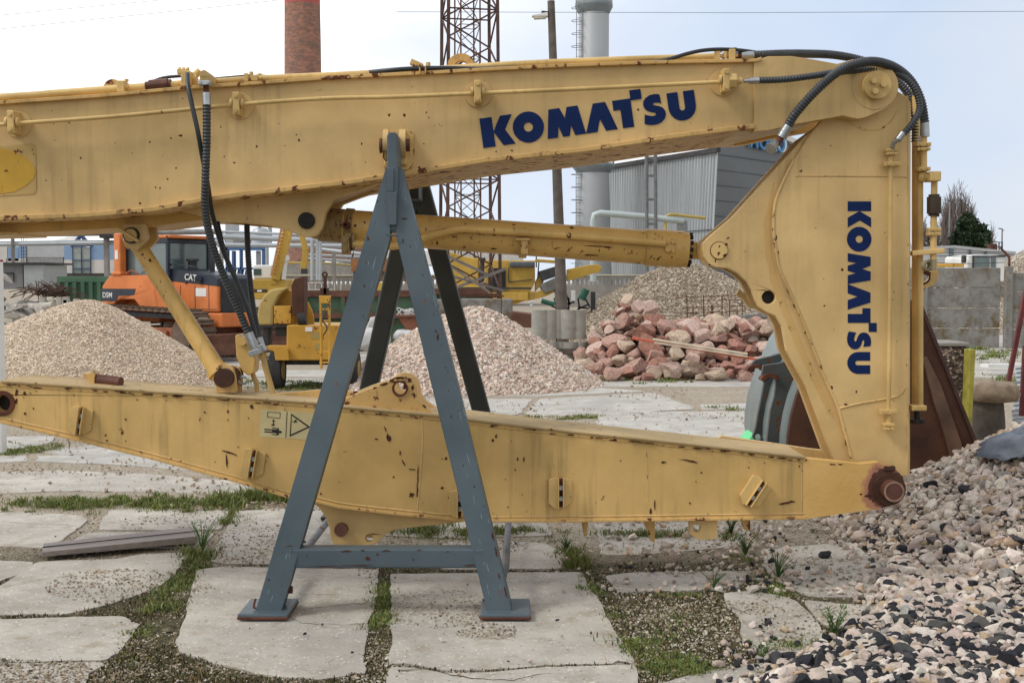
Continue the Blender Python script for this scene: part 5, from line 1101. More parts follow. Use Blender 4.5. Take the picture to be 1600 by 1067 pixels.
leg_l = [(575, 373, 5, 9), (569, 447, 3, 9), (540, 470, 3, 16, 15), (562, 425, 3, 6), (530, 515, 3, 4), (551, 400, 2.5, 14, 15), (632, 342, 17, 3, 2), (630, 377, 2.5, 9), (641, 385, 3, 3), (684, 527, 5, 15), (681, 518, 4, 6), (660, 430, 2.5, 3), (775, 862, 4, 22, -13), (770, 838, 4, 20, -13), (780, 900, 3, 16, -13), (790, 925, 3, 20, -12), (452, 853, 15, 2, -3), (420, 905, 3, 5), (500, 690, 2.5, 5), (505, 640, 3, 3), (590, 315, 2, 4), (705, 650, 2.5, 6), (741, 760, 3, 4), (476, 752, 4, 3), (583, 300, 2, 3)]
for i in range(34):
    py = rs.uniform(300, 950); t = (py-262)/706; px = 604-207*t+rs.uniform(4, 32) if rs.random() < .5 else 622+150*t+rs.uniform(0, 22); leg_l.append((px, py, rs.uniform(1.2, 2.6), rs.uniform(1.5, 5)))
chips(std, leg_l, lambda a, b: YLg(b)-.001, seed=8)
chips(std, [(541, 861, 22, 4), (575, 872, 11, 7), (604, 860, 17, 3), (646, 874, 3, 5), (735, 883, 24, 3), (560, 883, 60, 2), (510, 884, 40, 2), (590, 866, 5, 4), (567, 860, 8, 3), (700, 862, 5, 2), (480, 868, 3, 3), (655, 859, 9, 2)], lambda a, b: 6.13-.051, seed=9)

scr = plain('pale_scrape', (.20, .255, .285), .6, 0, .3, 20, 0)
sl = []
for i in range(40):
    py = rs.uniform(310, 950); t = (py-262)/706; lf_ = rs.random() < .5; px = 604-207*t+rs.uniform(3, 33) if lf_ else 622+150*t+rs.uniform(0, 26); sl.append((px, py, rs.uniform(.8, 1.6), rs.uniform(4, 26), 16 if lf_ else -13))
chips(std, sl, lambda a, b: YLg(b)-.0008, 'paint_scrape', 11, scr)
bead([(456, 857), (452, 872), (449, 887)], .006, 6.085, std, 'blue', 'weld_seam'); bead([(741, 857), (745, 872), (749, 887)], .006, 6.085, std, 'blue', 'weld_seam')
bead([(604.5, 365), (609, 367), (615, 368), (621, 367)], .006, 6.25, std, 'blue', 'weld_seam')
# ================================================================== BACKGROUND
def pbox(x, x0, y0, x1, y1, Y, d):  # box whose front face is the pixel rect at distance Y
    a = P(x0, y0, Y); b = P(x1, y1, Y); return x.box(a.x, b.x, Y, Y+d, b.z, a.z)
def pboxobj(nm, mt, par, Y, d, rects, bev=0, label=None):
    x = MB()
    for r_ in rects: pbox(x, *r_, Y, d)
    return x.build(nm, mt, par, bev, label=label)
def at(px, Y): return (P(px, 440, Y).x, Y, 0)
ORG = paint('bulldozer_orange', (.62, .18, .04), .5, .25, .3, sc=.7, fade=.15)
ORD = paint('bulldozer_dark_red', (.30, .09, .04), .6, .5, .5)
NVY = plain('dark_cab_paint', (.022, .03, .045), .45, 0, .3, 3, .05)
GLS = plain('dusty_glass', (.10, .14, .14), .12, 0, .3, 2, .02, 40, .8)
TRK = plain('worn_track_steel', (.15, .105, .075), .75, .1, .4, 6, .4)
WHT = plain('white_paint', (.72, .72, .70), .6, 0, .1, 2, .05)
YO = paint('trailer_yellow', (.55, .30, .035), .5, .7, .6, sc=.8, grime=(.2, .15, .06))
YO2 = paint('crusher_yellow', (.50, .31, .045), .55, .4, .5, sc=.5, grime=(.2, .16, .08))
YLT = paint('dull_trailer_hood_yellow', (.38, .28, .085), .7, .5, .8, sc=.8, grime=(.16, .14, .08))
BLK = plain('tyre_rubber', (.03, .029, .028), .85, 0, .3, 9, .3)
DKS = plain('dark_grey_steel', (.05, .05, .052), .6, .3, .3, 4, .2)
GRN = paint('green_skip_paint', (.045, .105, .055), .65, .9, .5, sc=.6, rustcol=(.11, .035, .02))
GRL = paint('green_skip_light', (.06, .14, .08), .65, .3, .5, sc=.6)
RST = plain('skip_rusty_rim', (.13, .06, .04), .9, 0, .4, 3, .4)
LTR = plain('lattice_brown_rust', (.105, .058, .045), .85, .1, .5, 2, .3)
LTG = plain('lattice_grey_steel', (.19, .17, .155), .8, .1, .3, 2, .2)
WALLC = concrete('weathered_fence_concrete', (.27, .26, .24), False, (.10, .08, .05), .65, .85)
FC = concrete('far_concrete', (.33, .31, .28), False, (.2, .17, .14), .4)
# ---- bulldozer, built in its own frame (x forward, z up) and turned
YB = 27.3
bd = thing('bulldozer', 'orange crawler bulldozer with dark cab parked behind the fine gravel heap', 'bulldozer', (P(277, 0, YB).x, YB, .10), rotz=R(-34))
for s_ in (-1, 1):
    yc = s_*1.0; x = MB(); fr_ = [(-1.35+.50*math.cos(R(a)), .54+.50*math.sin(R(a))) for a in range(90, 271, 20)]+[(1.35+.46*math.cos(R(a)), .50+.46*math.sin(R(a))) for a in range(-90, 91, 20)]
    fr2 = [(a*.93, .52+(b-.52)*.86) for a, b in fr_]; tr = x.prism(fr2, yc-.17, yc+.17, [[(a*.90, .52+(b-.52)*.66) for a, b in fr_]]).build('track_chain', DKS, bd)
    # shoes: one by one round the loop
    L = len(fr_); pts = [Vector((a, b)) for a, b in fr_]; per = [(pts[i], pts[(i+1) % L]) for i in range(L)]; tot = sum((b-a).length for a, b in per); nsh = 40; sh = MB(); sh.box(-.085, .085, -.35, .35, -.015, .015); sh.box(-.02, .01, -.35, .35, .015, .06)
    s0 = None; acc = 0; j = 0; k = 0
    for q in range(nsh):
        tgt = tot*q/nsh
        while acc+(per[k][1]-per[k][0]).length < tgt: acc += (per[k][1]-per[k][0]).length; k += 1
        a, b = per[k]; d = (b-a).normalized(); p = a+d*(tgt-acc)
        if s0 is None: s0 = sh.build('track_shoe', TRK, tr); o = s0
        else: o = inst(s0, tr)
        o.location = (p.x, yc, p.y); o.rotation_euler = (0, -math.atan2(d.y, d.x)+math.pi, 0)
    x = MB(); x.box(-1.0, 1.1, yc-.12, yc+.12, .25, .62); x.box(-.6, .9, yc-.20, yc+.20, .30, .55); x.build('track_frame', ORD, tr, .02)
    MB().cyl((-1.35, yc-.14, .54), (-1.35, yc+.14, .54), .36, 20).build('sprocket_wheel', TRK, tr); MB().cyl((1.35, yc-.14, .50), (1.35, yc+.14, .50), .34, 20).build('idler_wheel', TRK, tr)
    x = MB()
    for xx in (-.8, -.4, 0, .4, .8): x.cyl((xx, yc-.13, .17), (xx, yc+.13, .17), .10, 12)
    x.build('track_roller', DKS, tr)
x = MB(); x.prism([(.15, .95), (1.72, .95), (1.72, 1.62), (1.62, 1.72), (.15, 1.86)], -.50, .50); hd = x.build('hood', ORG, bd, .03)
MB().prism([(.10, 1.62), (1.735, 1.50), (1.735, 1.66), (1.62, 1.74), (.10, 1.90)], -.51, .51).build('hood_stripe', NVY, bd, .01)
MB().box(1.725, 1.76, -.42, .42, .92, 1.55).build('grille', DKS, bd)
x = MB()
for q in range(9): x.box(1.76, 1.775, -.40, .40, .96+q*.065, .985+q*.065)
x.build('grille_slat', NVY, bd)
x = MB()
for xx in (.55, 1.02, 1.45): x.box(xx, xx+.012, -.506, -.499, 1.0, 1.52)
x.box(.2, 1.70, -.506, -.499, 1.0, 1.012); x.build('panel_seam', NVY, bd)
x = MB(); x.tube([(.30, -.52, 1.95), (.32, -.58, 2.0), (1.2, -.58, 1.90), (1.22, -.52, 1.82)], .014, 6, smooth_path=False); x.build('handrail', NVY, bd)
x = MB(); x.tube([(-.9, -.78, 1.76), (-.7, -.80, 1.84), (-.5, -.78, 1.76)], .02, 6); x.tube([(-1.5, -.5, 1.75), (-1.55, -.55, 1.95), (-1.4, -.6, 2.0), (-1.35, -.6, 1.8)], .025, 6); x.build('hydraulic_line', ORD, bd)
for xx in (.75, 1.25): MB().cyl((xx, -.50, 1.58), (xx, -.53, 1.58), .03, 8).build('latch', DKS, bd)
x = MB(); x.box(1.4, 1.85, -.5, .5, .62, .93); x.build('front_guard', ORG, bd, .03)
for yy in (-.52,): textmesh('CAT', .19, WHT, 'lettering', bd, Matrix.Translation((.72, yy-.006, 1.64)) @ Matrix.Rotation(R(90), 4, 'X') @ Matrix.Rotation(R(-4), 4, 'Z'), .003)
MB().box(1.05, 1.38, -.508, -.502, 1.28, 1.46).build('notice_plate', WHT, bd)
MB().cyl((1.15, -.54, 1.66), (1.25, -.6, 1.66), .07, 12).build('work_light', NVY, bd)
MB().prism([(-1.75, 1.15), (-1.72, 1.50), (-1.45, 1.74), (-.20, 1.74), (.05, 1.45), (.15, 1.02), (-.40, 1.02), (-.62, 1.20), (-1.15, 1.20), (-1.40, 1.05), (-1.75, 1.05)], -.80, -.45).build('fender', ORG, bd, .03)
MB().prism([(-1.75, 1.05), (-1.72, 1.40), (-1.45, 1.62), (-.20, 1.62), (.05, 1.35), (.15, .98), (-1.75, .95)], .45, .80).build('fender', ORG, bd, .03)
MB().box(-1.72, -.2, -.45, .45, .7, 1.6).build('rear_housing', ORG, bd, .03)
MB().prism([(-1.755, 1.16), (-1.745, 1.44), (-.55, 1.44), (-.62, 1.30), (-1.15, 1.28), (-1.25, 1.16)], -.806, -.79).build('fender_stripe', NVY, bd)
textmesh('D5M', .17, WHT, 'lettering', bd, Matrix.Translation((-1.70, -.808, 1.24)) @ Matrix.Rotation(R(90), 4, 'X'), .003)
MB().prism([(-.15, .85), (.75, .95), (.75, 1.05), (.35, 1.5), (-.15, 1.6)], -.78, -.45).build('step_panel', ORG, bd, .02)
# cab
cx0, cx1 = -1.15, .28
x = MB(); x.box(cx0, cx1, -.62, .62, 2.44, 2.54); x.box(cx0, cx1, -.60, .60, 1.55, 1.75)
for xx, yy in ((cx0, -.60), (cx0, .54), (-.42, -.60), (-.42, .54), (cx1-.08, -.60), (cx1-.08, .54)): x.box(xx, xx+.09, yy, yy+.07, 1.7, 2.46)
cb = x.build('cab', NVY, bd, .015)
MB().box(cx0+.03, cx1-.03, -.585, -.575, 1.75, 2.44).build('side_window', GLS, cb); MB().box(cx0+.03, cx1-.03, .575, .585, 1.75, 2.44).build('side_window', GLS, cb)
MB().box(cx1-.04, cx1-.03, -.55, .55, 1.75, 2.44).build('windscreen', GLS, cb); MB().box(cx0+.03, cx0+.04, -.55, .55, 1.75, 2.44).build('rear_window', GLS, cb)
MB().box(cx0-.05, cx1+.1, -.64, .64, 2.545, 2.62).build('roof', ORG, bd, .03)
textmesh('PELIN', .11, WHT, 'lettering', bd, Matrix.Translation((-.45, -.645, 2.445)) @ Matrix.Rotation(R(90), 4, 'X'), .003)
MB().prism([(-.30, 1.1), (.05, 1.0), (.16, 1.75), (-.30, 1.75)], -.64, -.60).build('lower_door_window', GLS, cb)
x = MB(); x.box(-.85, -.55, -.25, .25, 1.6, 2.3); x.build('seat', DKS, cb, .05)
x = MB(); x.box(-1.30, -1.08, -.80, -.62, 1.74, 2.64); x.box(-1.36, -1.02, -.84, -.58, 1.74, 1.82); x.box(-1.30, -1.08, .62, .80, 1.62, 2.64); x.box(-1.30, -1.08, -.80, .80, 2.58, 2.68); x.build('rollover_frame', ORG, bd, .03)
MB().box(-1.24, -1.14, -.81, -.802, 2.1, 2.3).build('sticker', WHT, bd)
x = MB(); x.cyl((-.95, -.72, 2.55), (-.86, -.78, 2.55), .075, 12); x.build('work_light', WHT, bd)
x = MB(); x.tube([(.75, .25, 1.8), (.75, .25, 2.35), (.70, .25, 2.55), (.62, .25, 2.62)], .055, 10); x.build('exhaust', DKS, bd)
x = MB(); x.cyl((.50, -.1, 1.85), (.50, -.1, 2.05), .10, 12); x.cyl((.50, -.1, 2.05), (.50, -.1, 2.1), .14, 12); x.build('air_cleaner', DKS, bd)
x = MB(); x.tube([(.3, -.62, 1.8), (.38, -.68, 2.3), (.32, -.66, 2.6)], .015, 6); x.build('mirror_arm', NVY, bd)
x = MB(); x.beam((.4, -.60, .62), (1.9, -.60, .4), .12, .12); x.beam((.8, -.60, .9), (1.6, -.62, .55), .06, .06); x.build('push_arm', ORD, bd, .02)
x = MB(); x.prism([(2.05, .05), (2.2, .05), (2.12, .3), (2.18, .5), (2.02, .5), (1.98, .3)], -1.35, 1.35); x.build('blade', RST, bd, .02)
# ---- drum trailer (yellow chipper / compressor)
YT2 = 19.4
tr_ = thing('compressor_trailer', 'weathered yellow machine trailer with rounded drum hood beside the left stand leg', 'trailer', at(475, YT2))
c = P(440, 505, YT2)
def parch(cx, cy, rx, ry, Y): return PX([(cx+rx*math.cos(R(a)), cy-ry*math.sin(R(a))) for a in range(0, 181, 12)], Y)
MB().prism(parch(447, 506, 44, 54, YT2+.25)+PX([(403, 508)], YT2+.25), YT2+.25, YT2+.30).build('hood_end', YO, tr_, .02)
x = MB(); x.prism(PX([(402, 508), (402, 490), (405, 474), (412, 462), (422, 453), (436, 450), (450, 450), (436, 462), (427, 480), (427, 508)], YT2-.02), YT2-.02, YT2+.24); x.build('drum_hood', YLT, tr_, .03)
pboxobj('hood_panel', YO, tr_, YT2-.05, .3, [(428, 478, 455, 506)], .01)
x = MB(); x.prism(PX([(455, 446), (460, 436), (475, 431), (475, 492), (457, 492)], YT2-.25), YT2-.25, YT2+.1); x.build('discharge_chute', M['rustdk'], tr_, .01)
x = MB(); x.prism(PX([(448, 508), (456, 508), (530, 508), (530, 563), (452, 563), (447, 555)], YT2-.4), YT2-.4, YT2+.9); bx = x.build('engine_housing', YO, tr_, .02)
pboxobj('vent_panel', YLT, bx, YT2-.405, .02, [(486, 519, 499, 530), (492, 536, 500, 546)])
pboxobj('number_plate', WHT, bx, YT2-.41, .02, [(477, 511, 488, 518)])
x = MB(); a = P(466, 500, YT2-.3); x.cyl(a, a+Vector((.12, 0, .02)), m(10, YT2), 16); x.build('dark_motor', BLK, tr_, .01)
x = MB(); pbox(x, 405, 506, 450, 512, YT2, .6); pbox(x, 410, 512, 420, 540, YT2+.1, .3); pbox(x, 430, 512, 447, 525, YT2+.1, .3); pbox(x, 412, 562, 545, 570, YT2, .9); x.build('chassis', DKS, tr_, .01)
x = MB(); x.prism(PX([(414, 541), (443, 541), (450, 546), (452, 563), (430, 563), (428, 549), (418, 546)], YT2-.5), YT2-.5, YT2-.15); x.build('mudguard', YO, tr_, .01)
x = MB(); x.prism(PX([(530, 541), (550, 541), (553, 560), (530, 560)], YT2-.3), YT2-.3, YT2+.1); x.build('mudguard', YO, tr_, .01)
for px in (428, 548):
    Yw = YT2-.42; q = P(px, 572, Yw); x = MB(); x.cyl((q.x-.09, Yw+.28, .30), (q.x+.09, Yw+.28, .30), .30, 28); t = x.build('wheel', BLK, tr_, .03)
    MB().cyl((q.x-.1, Yw+.28, .30), (q.x+.1, Yw+.28, .30), .15, 20).build('rim', YLT, t)
x = MB(); pbox(x, 499, 466, 503, 576, YT2-.7, .08); pbox(x, 512, 470, 516, 576, YT2-.7, .08)
for yy in (466, 482, 500, 548, 565): pbox(x, 499, yy, 516, yy+3, YT2-.69, .07)
x.prism(PX([(498, 462), (516, 462), (514, 474), (500, 474)], YT2-.72), YT2-.72, YT2-.6); ms = x.build('jack_mast', YO, tr_, .006)
x = MB(); pbox(x, 505, 430, 510, 462, YT2-.7, .06); x.ring(P(507.5, 429, YT2-.68), (0, 1, 0), m(4.5, YT2), m(1.8, YT2), .05, 16); pbox(x, 500, 450, 513, 460, YT2-.7, .1); x.build('tow_eye', M['rustdk'], ms, .004)
x = MB(); x.tube([P(508, 486, YT2-.72), P(504, 500, YT2-.74), P(511, 512, YT2-.74), P(505, 524, YT2-.72)], .012, 6); x.build('cable', DKS, ms)
# ---- mobile crane behind
YK = 36.
cr = thing('mobile_crane', 'yellow mobile crane with raised lattice-sided boom behind the drum trailer', 'crane', at(410, YK))
pboxobj('body', YO2, cr, YK, 2.0, [(352, 436, 446, 458)], .05); pboxobj('lower_body', YO2, cr, YK-.1, 2.2, [(352, 458, 446, 468)], .03)
pboxobj('body_stripe', DKS, cr, YK-.02, .05, [(352, 452, 417, 456)]); pboxobj('hazard_stripe', WHT, cr, YK-.03, .04, [(402, 453, 409, 456)])
pboxobj('door_panel', plain('crane_panel', (.42, .24, .03), .6), cr, YK-.03, .05, [(422, 438, 432, 444)])
x = MB(); x.beam(P(431, 437, YK), P(452, 352, YK), .26, .26); x.beam(P(444, 398, YK), P(440, 437, YK), .05, .05)
bmk = x.build('boom', YO2, cr, .02)
x = MB()
for i in range(13):
    y_ = 362+i*5.6; x.beam(P(445-(i*1.35), y_-4, YK-.1), P(438-i*1.25, y_+1, YK-.3), .03, .03)
x.beam(P(440, 356, YK-.3), P(424, 430, YK-.3), .05, .05); x.build('boom_ladder', plain('faded_orange_lattice', (.46, .22, .09), .7), cr)
x = MB(); x.beam(P(445, 400, YK), P(447, 408, YK), .2, .2); x.beam(P(446, 409, YK), P(443, 437, YK), .11, .11); x.build('boom_cylinder', WHT, cr)
x = MB(); x.beam(P(470, 362, YK-1), P(478, 392, YK-1), .13, .13, w2=.16, h2=.16); x.beam(P(478, 392, YK-1), P(474, 424, YK-1), .16, .16); fj = x.build('folding_jib', YO2, cr, .01)
x = MB(); pbox(x, 470, 420, 479, 428, YK-1.1, .25); x.build('hook_block', DKS, cr, .01)
pboxobj('cab', WHT, cr, YK+.3, 1.5, [(395, 414, 426, 436)], .05); pboxobj('cab_window', plain('green_glass', (.05, .09, .07), .15), cr, YK+.28, .03, [(396, 420, 408, 430)])
# ---- lattice tower
def lattice(nm, label, px, Y, s, th, ztop, taper, bay, lt, mt, leg_mt=None, z0=0):
    cx = P(px, 440, Y).x; o = thing(nm, label, 'lattice tower', (cx, Y, 0))
    def cor(i, z):
        k = (s/2)*(1-taper*z); a = R(45+90*i)+R(th); return Vector((cx+k*1.414*math.cos(a), Y+k*1.414*math.sin(a), z))
    for i in range(4):
        x = MB(); x.beam(cor(i, z0), cor(i, ztop), lt, lt); x.build('tower_leg', leg_mt or mt, o)
    z = z0; n = 0; b0 = None
    while z < ztop-bay:
        for i in range(4):
            j = (i+1) % 4; x = MB()
            a, b = (cor(i, z), cor(j, z+bay)) if (n+i) % 2 else (cor(j, z), cor(i, z+bay)); x.beam(a, b, lt*.45, lt*.45); x.build('brace', mt, o)
            if n % 2 == 0 and z < 12: x = MB(); x.beam(cor(i, z), cor(j, z), lt*.4, lt*.4); x.build('brace', mt, o)
        z += bay; n += 1
    return o
lattice('lattice_tower', 'rusty brown square lattice mast rising above the boom, the larger and nearer one', 734, 32, 1.40, 11, 14, .011, .72, .085, LTR)
lattice('lattice_tower', 'slim rusty lattice mast standing inside the view of the larger one', 731, 44, .75, 20, 17, .004, .6, .055, LTR)
x = MB(); x.beam(P(690, 396, 29.5), P(770, 433, 29.5), .07, .07); x.beam(P(706, 452, 29.4), P(790, 420, 29.4), .07, .07); x.beam(P(700, 430, 29.6), P(790, 455, 29.6), .06, .06); x.beam(P(692, 408, 29.3), P(770, 460, 29.3), .05, .05)
x.build('loose_steel_bars', LTG, None, loc=at(735, 29.5)); tag(bpy.data.objects['loose_steel_bars'], 'crossed pale grey steel angle bars propped at the foot of the lattice mast', 'steel bars')
# ---- chimney
def brickmat():
    M_, nt, bs = mat('mottled_red_brick'); tc = N(nt, 'ShaderNodeTexCoord'); o = tc.outputs['Object']
    sp = N(nt, 'ShaderNodeSeparateXYZ'); nt.links.new(o, sp.inputs[0])
    c = mixc(nt, ramp(nt, noise_(nt, mapv(nt, o, (1, 1, 3)), 1.2, 9, .75), .40, .58), (.44, .20, .13), (.20, .12, .095))
    c = mixc(nt, mul(nt, ramp(nt, noise_(nt, o, 1.0, 4), .5, .65), .5), c, (.14, .10, .09))
    wv = N(nt, 'ShaderNodeTexWave', bands_direction='Z'); wv.inputs['Scale'].default_value = 1.6; nt.links.new(o, wv.inputs[0])
    c = mixc(nt, mul(nt, ramp(nt, wv.outputs[1], .0, .25, (1, 1, 1, 1), (0, 0, 0, 1)), .35), c, (.22, .18, .15))
    nt.links.new(c, bs.inputs['Base Color']); bs.inputs['Roughness'].default_value = .95; return M_
YCH = 150.; c = P(476, 440, YCH)
ch = thing('brick_chimney', 'tall round red brick factory chimney with faded red top band, behind the boom', 'chimney', (c.x, YCH, 0))
zt = P(0, 9, YCH).z
x = MB(); x.lathe((c.x, YCH, 0), [(m(33, YCH), 0), (m(31, YCH), 6), (m(27.2, YCH), zt)], 48); x.build('shaft', brickmat(), ch)
x = MB(); x.lathe((c.x, YCH, 0), [(m(27.25, YCH), zt), (m(26, YCH), zt+14), (m(27.5, YCH), zt+15), (m(27.5, YCH), zt+17), (m(22, YCH), zt+17)], 48); x.build('painted_top', plain('faded_red_paint', (.42, .10, .09), .8, 0, .2), ch)
# ---- steel stack
YS = 88.; c = P(926.5, 440, YS); r_ = m(23.5, YS)
SG = plain('silver_grey_cladding', (.36, .375, .39), .55, .2, .12, .25, .05)
SGD = plain('grey_platform_steel', (.20, .23, .24), .6, .3, .2, 1)
stk = thing('steel_stack', 'tall silver-grey round steel stack with caged ladder and ring platforms', 'steel stack', (c.x, YS, 0))
z1 = P(0, 262, YS).z; z2 = P(0, 12, YS).z
x = MB(); x.lathe((c.x, YS, 0), [(m(32, YS), 0), (m(28, YS), z1-6.6), (r_*1.06, z1-.4), (r_, z1), (r_, z2+12), (r_*.9, z2+12)], 40); x.build('shaft', SG, stk)
for z_, rr in ((z1, 1.38), (z2, 1.24)):
    x = MB(); x.lathe((c.x, YS, z_), [(r_, -.5), (r_*rr, 0), (r_*rr, .25), (r_, .25)], 40); x.build('platform', SGD, stk)
x = MB(); x.lathe((c.x, YS, z2), [(r_*1.22, .2), (r_*1.22, 4)], 40); x.build('collar', SG, stk)
x = MB()
for i in range(18):
    a = 2*math.pi*i/18; x.cyl((c.x+r_*1.36*math.cos(a), YS+r_*1.36*math.sin(a), z1), (c.x+r_*1.36*math.cos(a), YS+r_*1.36*math.sin(a), z1+1.1), .03, 5)
x.ring((c.x, YS, z1+1.1), (0, 0, 1), r_*1.38, r_*1.34, .05, 36); x.ring((c.x, YS, z1+.55), (0, 0, 1), r_*1.38, r_*1.35, .04, 36); x.build('railing', SGD, stk)
x = MB(); lx = c.x-r_*.85
for dx in (-.35, .05): x.beam((lx+dx, YS-r_*.7, .5), (lx+dx, YS-r_*.7, z2+10), .05, .05)
for i in range(int((z2+8)/.45)): x.beam((lx-.35, YS-r_*.7, 1+i*.45), (lx+.05, YS-r_*.7, 1+i*.45), .03, .03)
for i in range(int((z2+8)/.9)): x.ring((lx-.35, YS-r_*.7-.2, 3+i*.9), (0, 0, 1), .38, .355, .04, 14)
x.build('caged_ladder', SGD, stk)
# ---- hall
HA = corr_m = None
def corrmat(name, c, sc, streak=True):
    M_, nt, bs = mat(name); tc = N(nt, 'ShaderNodeTexCoord'); o = tc.outputs['Object']
    col = mixc(nt, ramp(nt, noise_(nt, mapv(nt, o, (.9, .9, .08)), 1, 5), .35, .7), tuple(x*.85 for x in c), tuple(x*1.1 for x in c))
    col = mixc(nt, mul(nt, ramp(nt, noise_(nt, mapv(nt, o, (1.4, 1.4, .12), (5, 0, 0)), 1, 4), .66, .72), .6), col, (.12, .11, .10))
    nt.links.new(col, bs.inputs['Base Color']); bs.inputs['Roughness'].default_value = .5; bs.inputs['Metallic'].default_value = .2; return M_
HS = corrmat('light_ribbed_cladding', (.40, .425, .44), 1); HD = plain('dark_grey_cladding', (.135, .15, .165), .5, .2, .08, .3, .02)
hall = thing('industrial_hall', 'large grey clad hall with ribbed light side and dark gable under the boom', 'building', at(1112, 84))
A0 = P(930, 266, 97); A1 = P(1122, 236, 80); A1b = P(1109, 440, 80); 
pa = [Vector((A0.x, 97, 0)), Vector((A1b.x, 80, 0)), Vector((A1.x, 80, A1.z)), Vector((A0.x, 97, A0.z))]
x = MB(); x.add([p for p in pa]+[p+Vector((.2, .6, 0)) for p in pa], [(0, 1, 2, 3), (7, 6, 5, 4), (3, 2, 6, 7)]); wl = x.build('side_wall', HS, hall)
x = MB(); nrb = 46
for i in range(nrb+1):
    t = i/nrb; lo = pa[0].lerp(pa[1], t); hi = pa[3].lerp(pa[2], t); x.beam(lo+Vector((-.03, -.08, 0)), hi+Vector((-.03, -.03, 0)), .05, .05)
x.build('cladding_rib', HS, hall)
x = MB(); x.beam(pa[3]+Vector((-.1, -.2, .05)), pa[2]+Vector((0, -.2, .05)), .3, .3); x.build('gutter', DKS, hall)
x = MB(); x.beam(pa[3].lerp(pa[0], .52)+Vector((-.05, -.1, 0)), pa[2].lerp(pa[1], .50)+Vector((-.05, -.1, 0)), .05, .05); x.build('cladding_joint', DKS, hall)
B0 = P(1122, 172, 80); B1 = P(1330, 266, 94); b1 = P(1330, 440, 94)
gb = [Vector((A1b.x, 80, 0)), Vector((b1.x, 94, 0)), Vector((B1.x, 94, B1.z)), Vector((B0.x, 80, B0.z)), Vector((A1.x, 80, A1.z))]
x = MB(); x.add([p for p in gb]+[p+Vector((-.2, .5, 0)) for p in gb], [(0, 1, 2, 3, 4), (9, 8, 7, 6, 5), (3, 2, 7, 8), (4, 3, 8, 9)]); x.build('gable_wall', HD, hall)
x = MB()
for i in range(1, 14):
    z_ = i*1.0
    a = Vector((A1b.x+(A1.x-A1b.x)*min(1, z_/A1.z), 80, z_)); b = Vector((b1.x, 94, z_))
    if z_ < B1.z: x.beam(a+Vector((.03, -.03, 0)), b+Vector((.03, -.03, 0)), .03, .04)
x.build('panel_joint', plain('joint_dark', (.07, .08, .09), .6), hall)
x = MB(); x.beam(gb[3]+Vector((.1, -.15, .1)), gb[2]+Vector((.1, -.15, .1)), .35, .35); x.build('roof_trim', WHT, hall)
rf = [pa[3]+Vector((0, 0, .15)), pa[2]+Vector((0, 0, .15)), Vector((B0.x, 80.3, B0.z)), Vector((A0.x+3, 99, A0.z+4.5))]
x = MB(); x.add([pa[3]+Vector((0, .3, .2)), pa[2]+Vector((0, .3, .2)), Vector((A1.x+1.5, 88, A1.z+1.6)), Vector((A0.x+2, 100, A0.z+1.6))], [(0, 1, 2, 3)]); x.build('roof', WHT, hall)
dd = (gb[1]-gb[0]).normalized(); nn = Vector((dd.y, -dd.x, 0))
SB = plain('sign_blue', (.05, .24, .52), .5, 0, .05)
for sz_, mt_, of, ex in ((1.62, WHT, .05, .04), (1.5, SB, .12, .06)):
    org = P(1168, 230, 82.6); org = Vector((org.x, 82.6, org.z))
    mtx = Matrix.Translation(org-dd*0+Vector((dd.y, -dd.x, 0))*of) @ Matrix.Rotation(math.atan2(dd.y, dd.x), 4, 'Z') @ Matrix.Rotation(R(90), 4, 'X')
    textmesh('MOKO', sz_, mt_, 'sign_letters', hall, mtx, ex)
# light pipes in front of the hall
PG = plain('pale_green_grey_pipe', (.42, .48, .47), .5, .2, .1, 1); PY = plain('ochre_gas_pipe', (.44, .33, .08), .5, 0, .2, 1)
pr = thing('pipe_rack', 'pale grey pipe elbow with ochre gas pipe on a ladder post before the hall', 'pipe', at(1000, 60))
x = MB(); x.tube([P(927, 440, 60), P(927, 345, 60), P(929, 336, 60), P(938, 333, 60), P(1010, 339, 60), P(1068, 346, 60)], m(5, 60), 12, smooth_path=False); x.build('pipe', PG, pr)
x = MB(); x.tube([P(1040, 440, 60), P(1040, 346, 60), P(1041, 338, 60), P(1048, 335, 60), P(1102, 341, 60)], m(2.4, 60), 10, smooth_path=False); x.build('gas_pipe', PY, pr)
x = MB(); x.cyl(P(1011, 440, 59), P(1010, 235, 59), m(2.8, 59), 10); x.cyl(P(1025, 440, 59), P(1024, 235, 59), m(2.8, 59), 10)
for y_ in (247, 275, 312, 350): x.beam(P(1010, y_, 59), P(1025, y_, 59), .08, .12)
x.build('post', plain('post_grey', (.16, .165, .17), .6, .3), pr)
x = MB(); pbox(x, 1058, 345, 1074, 360, 60, .5); x.build('pipe_support', plain('post_grey2', (.25, .27, .27), .6, .3), pr)
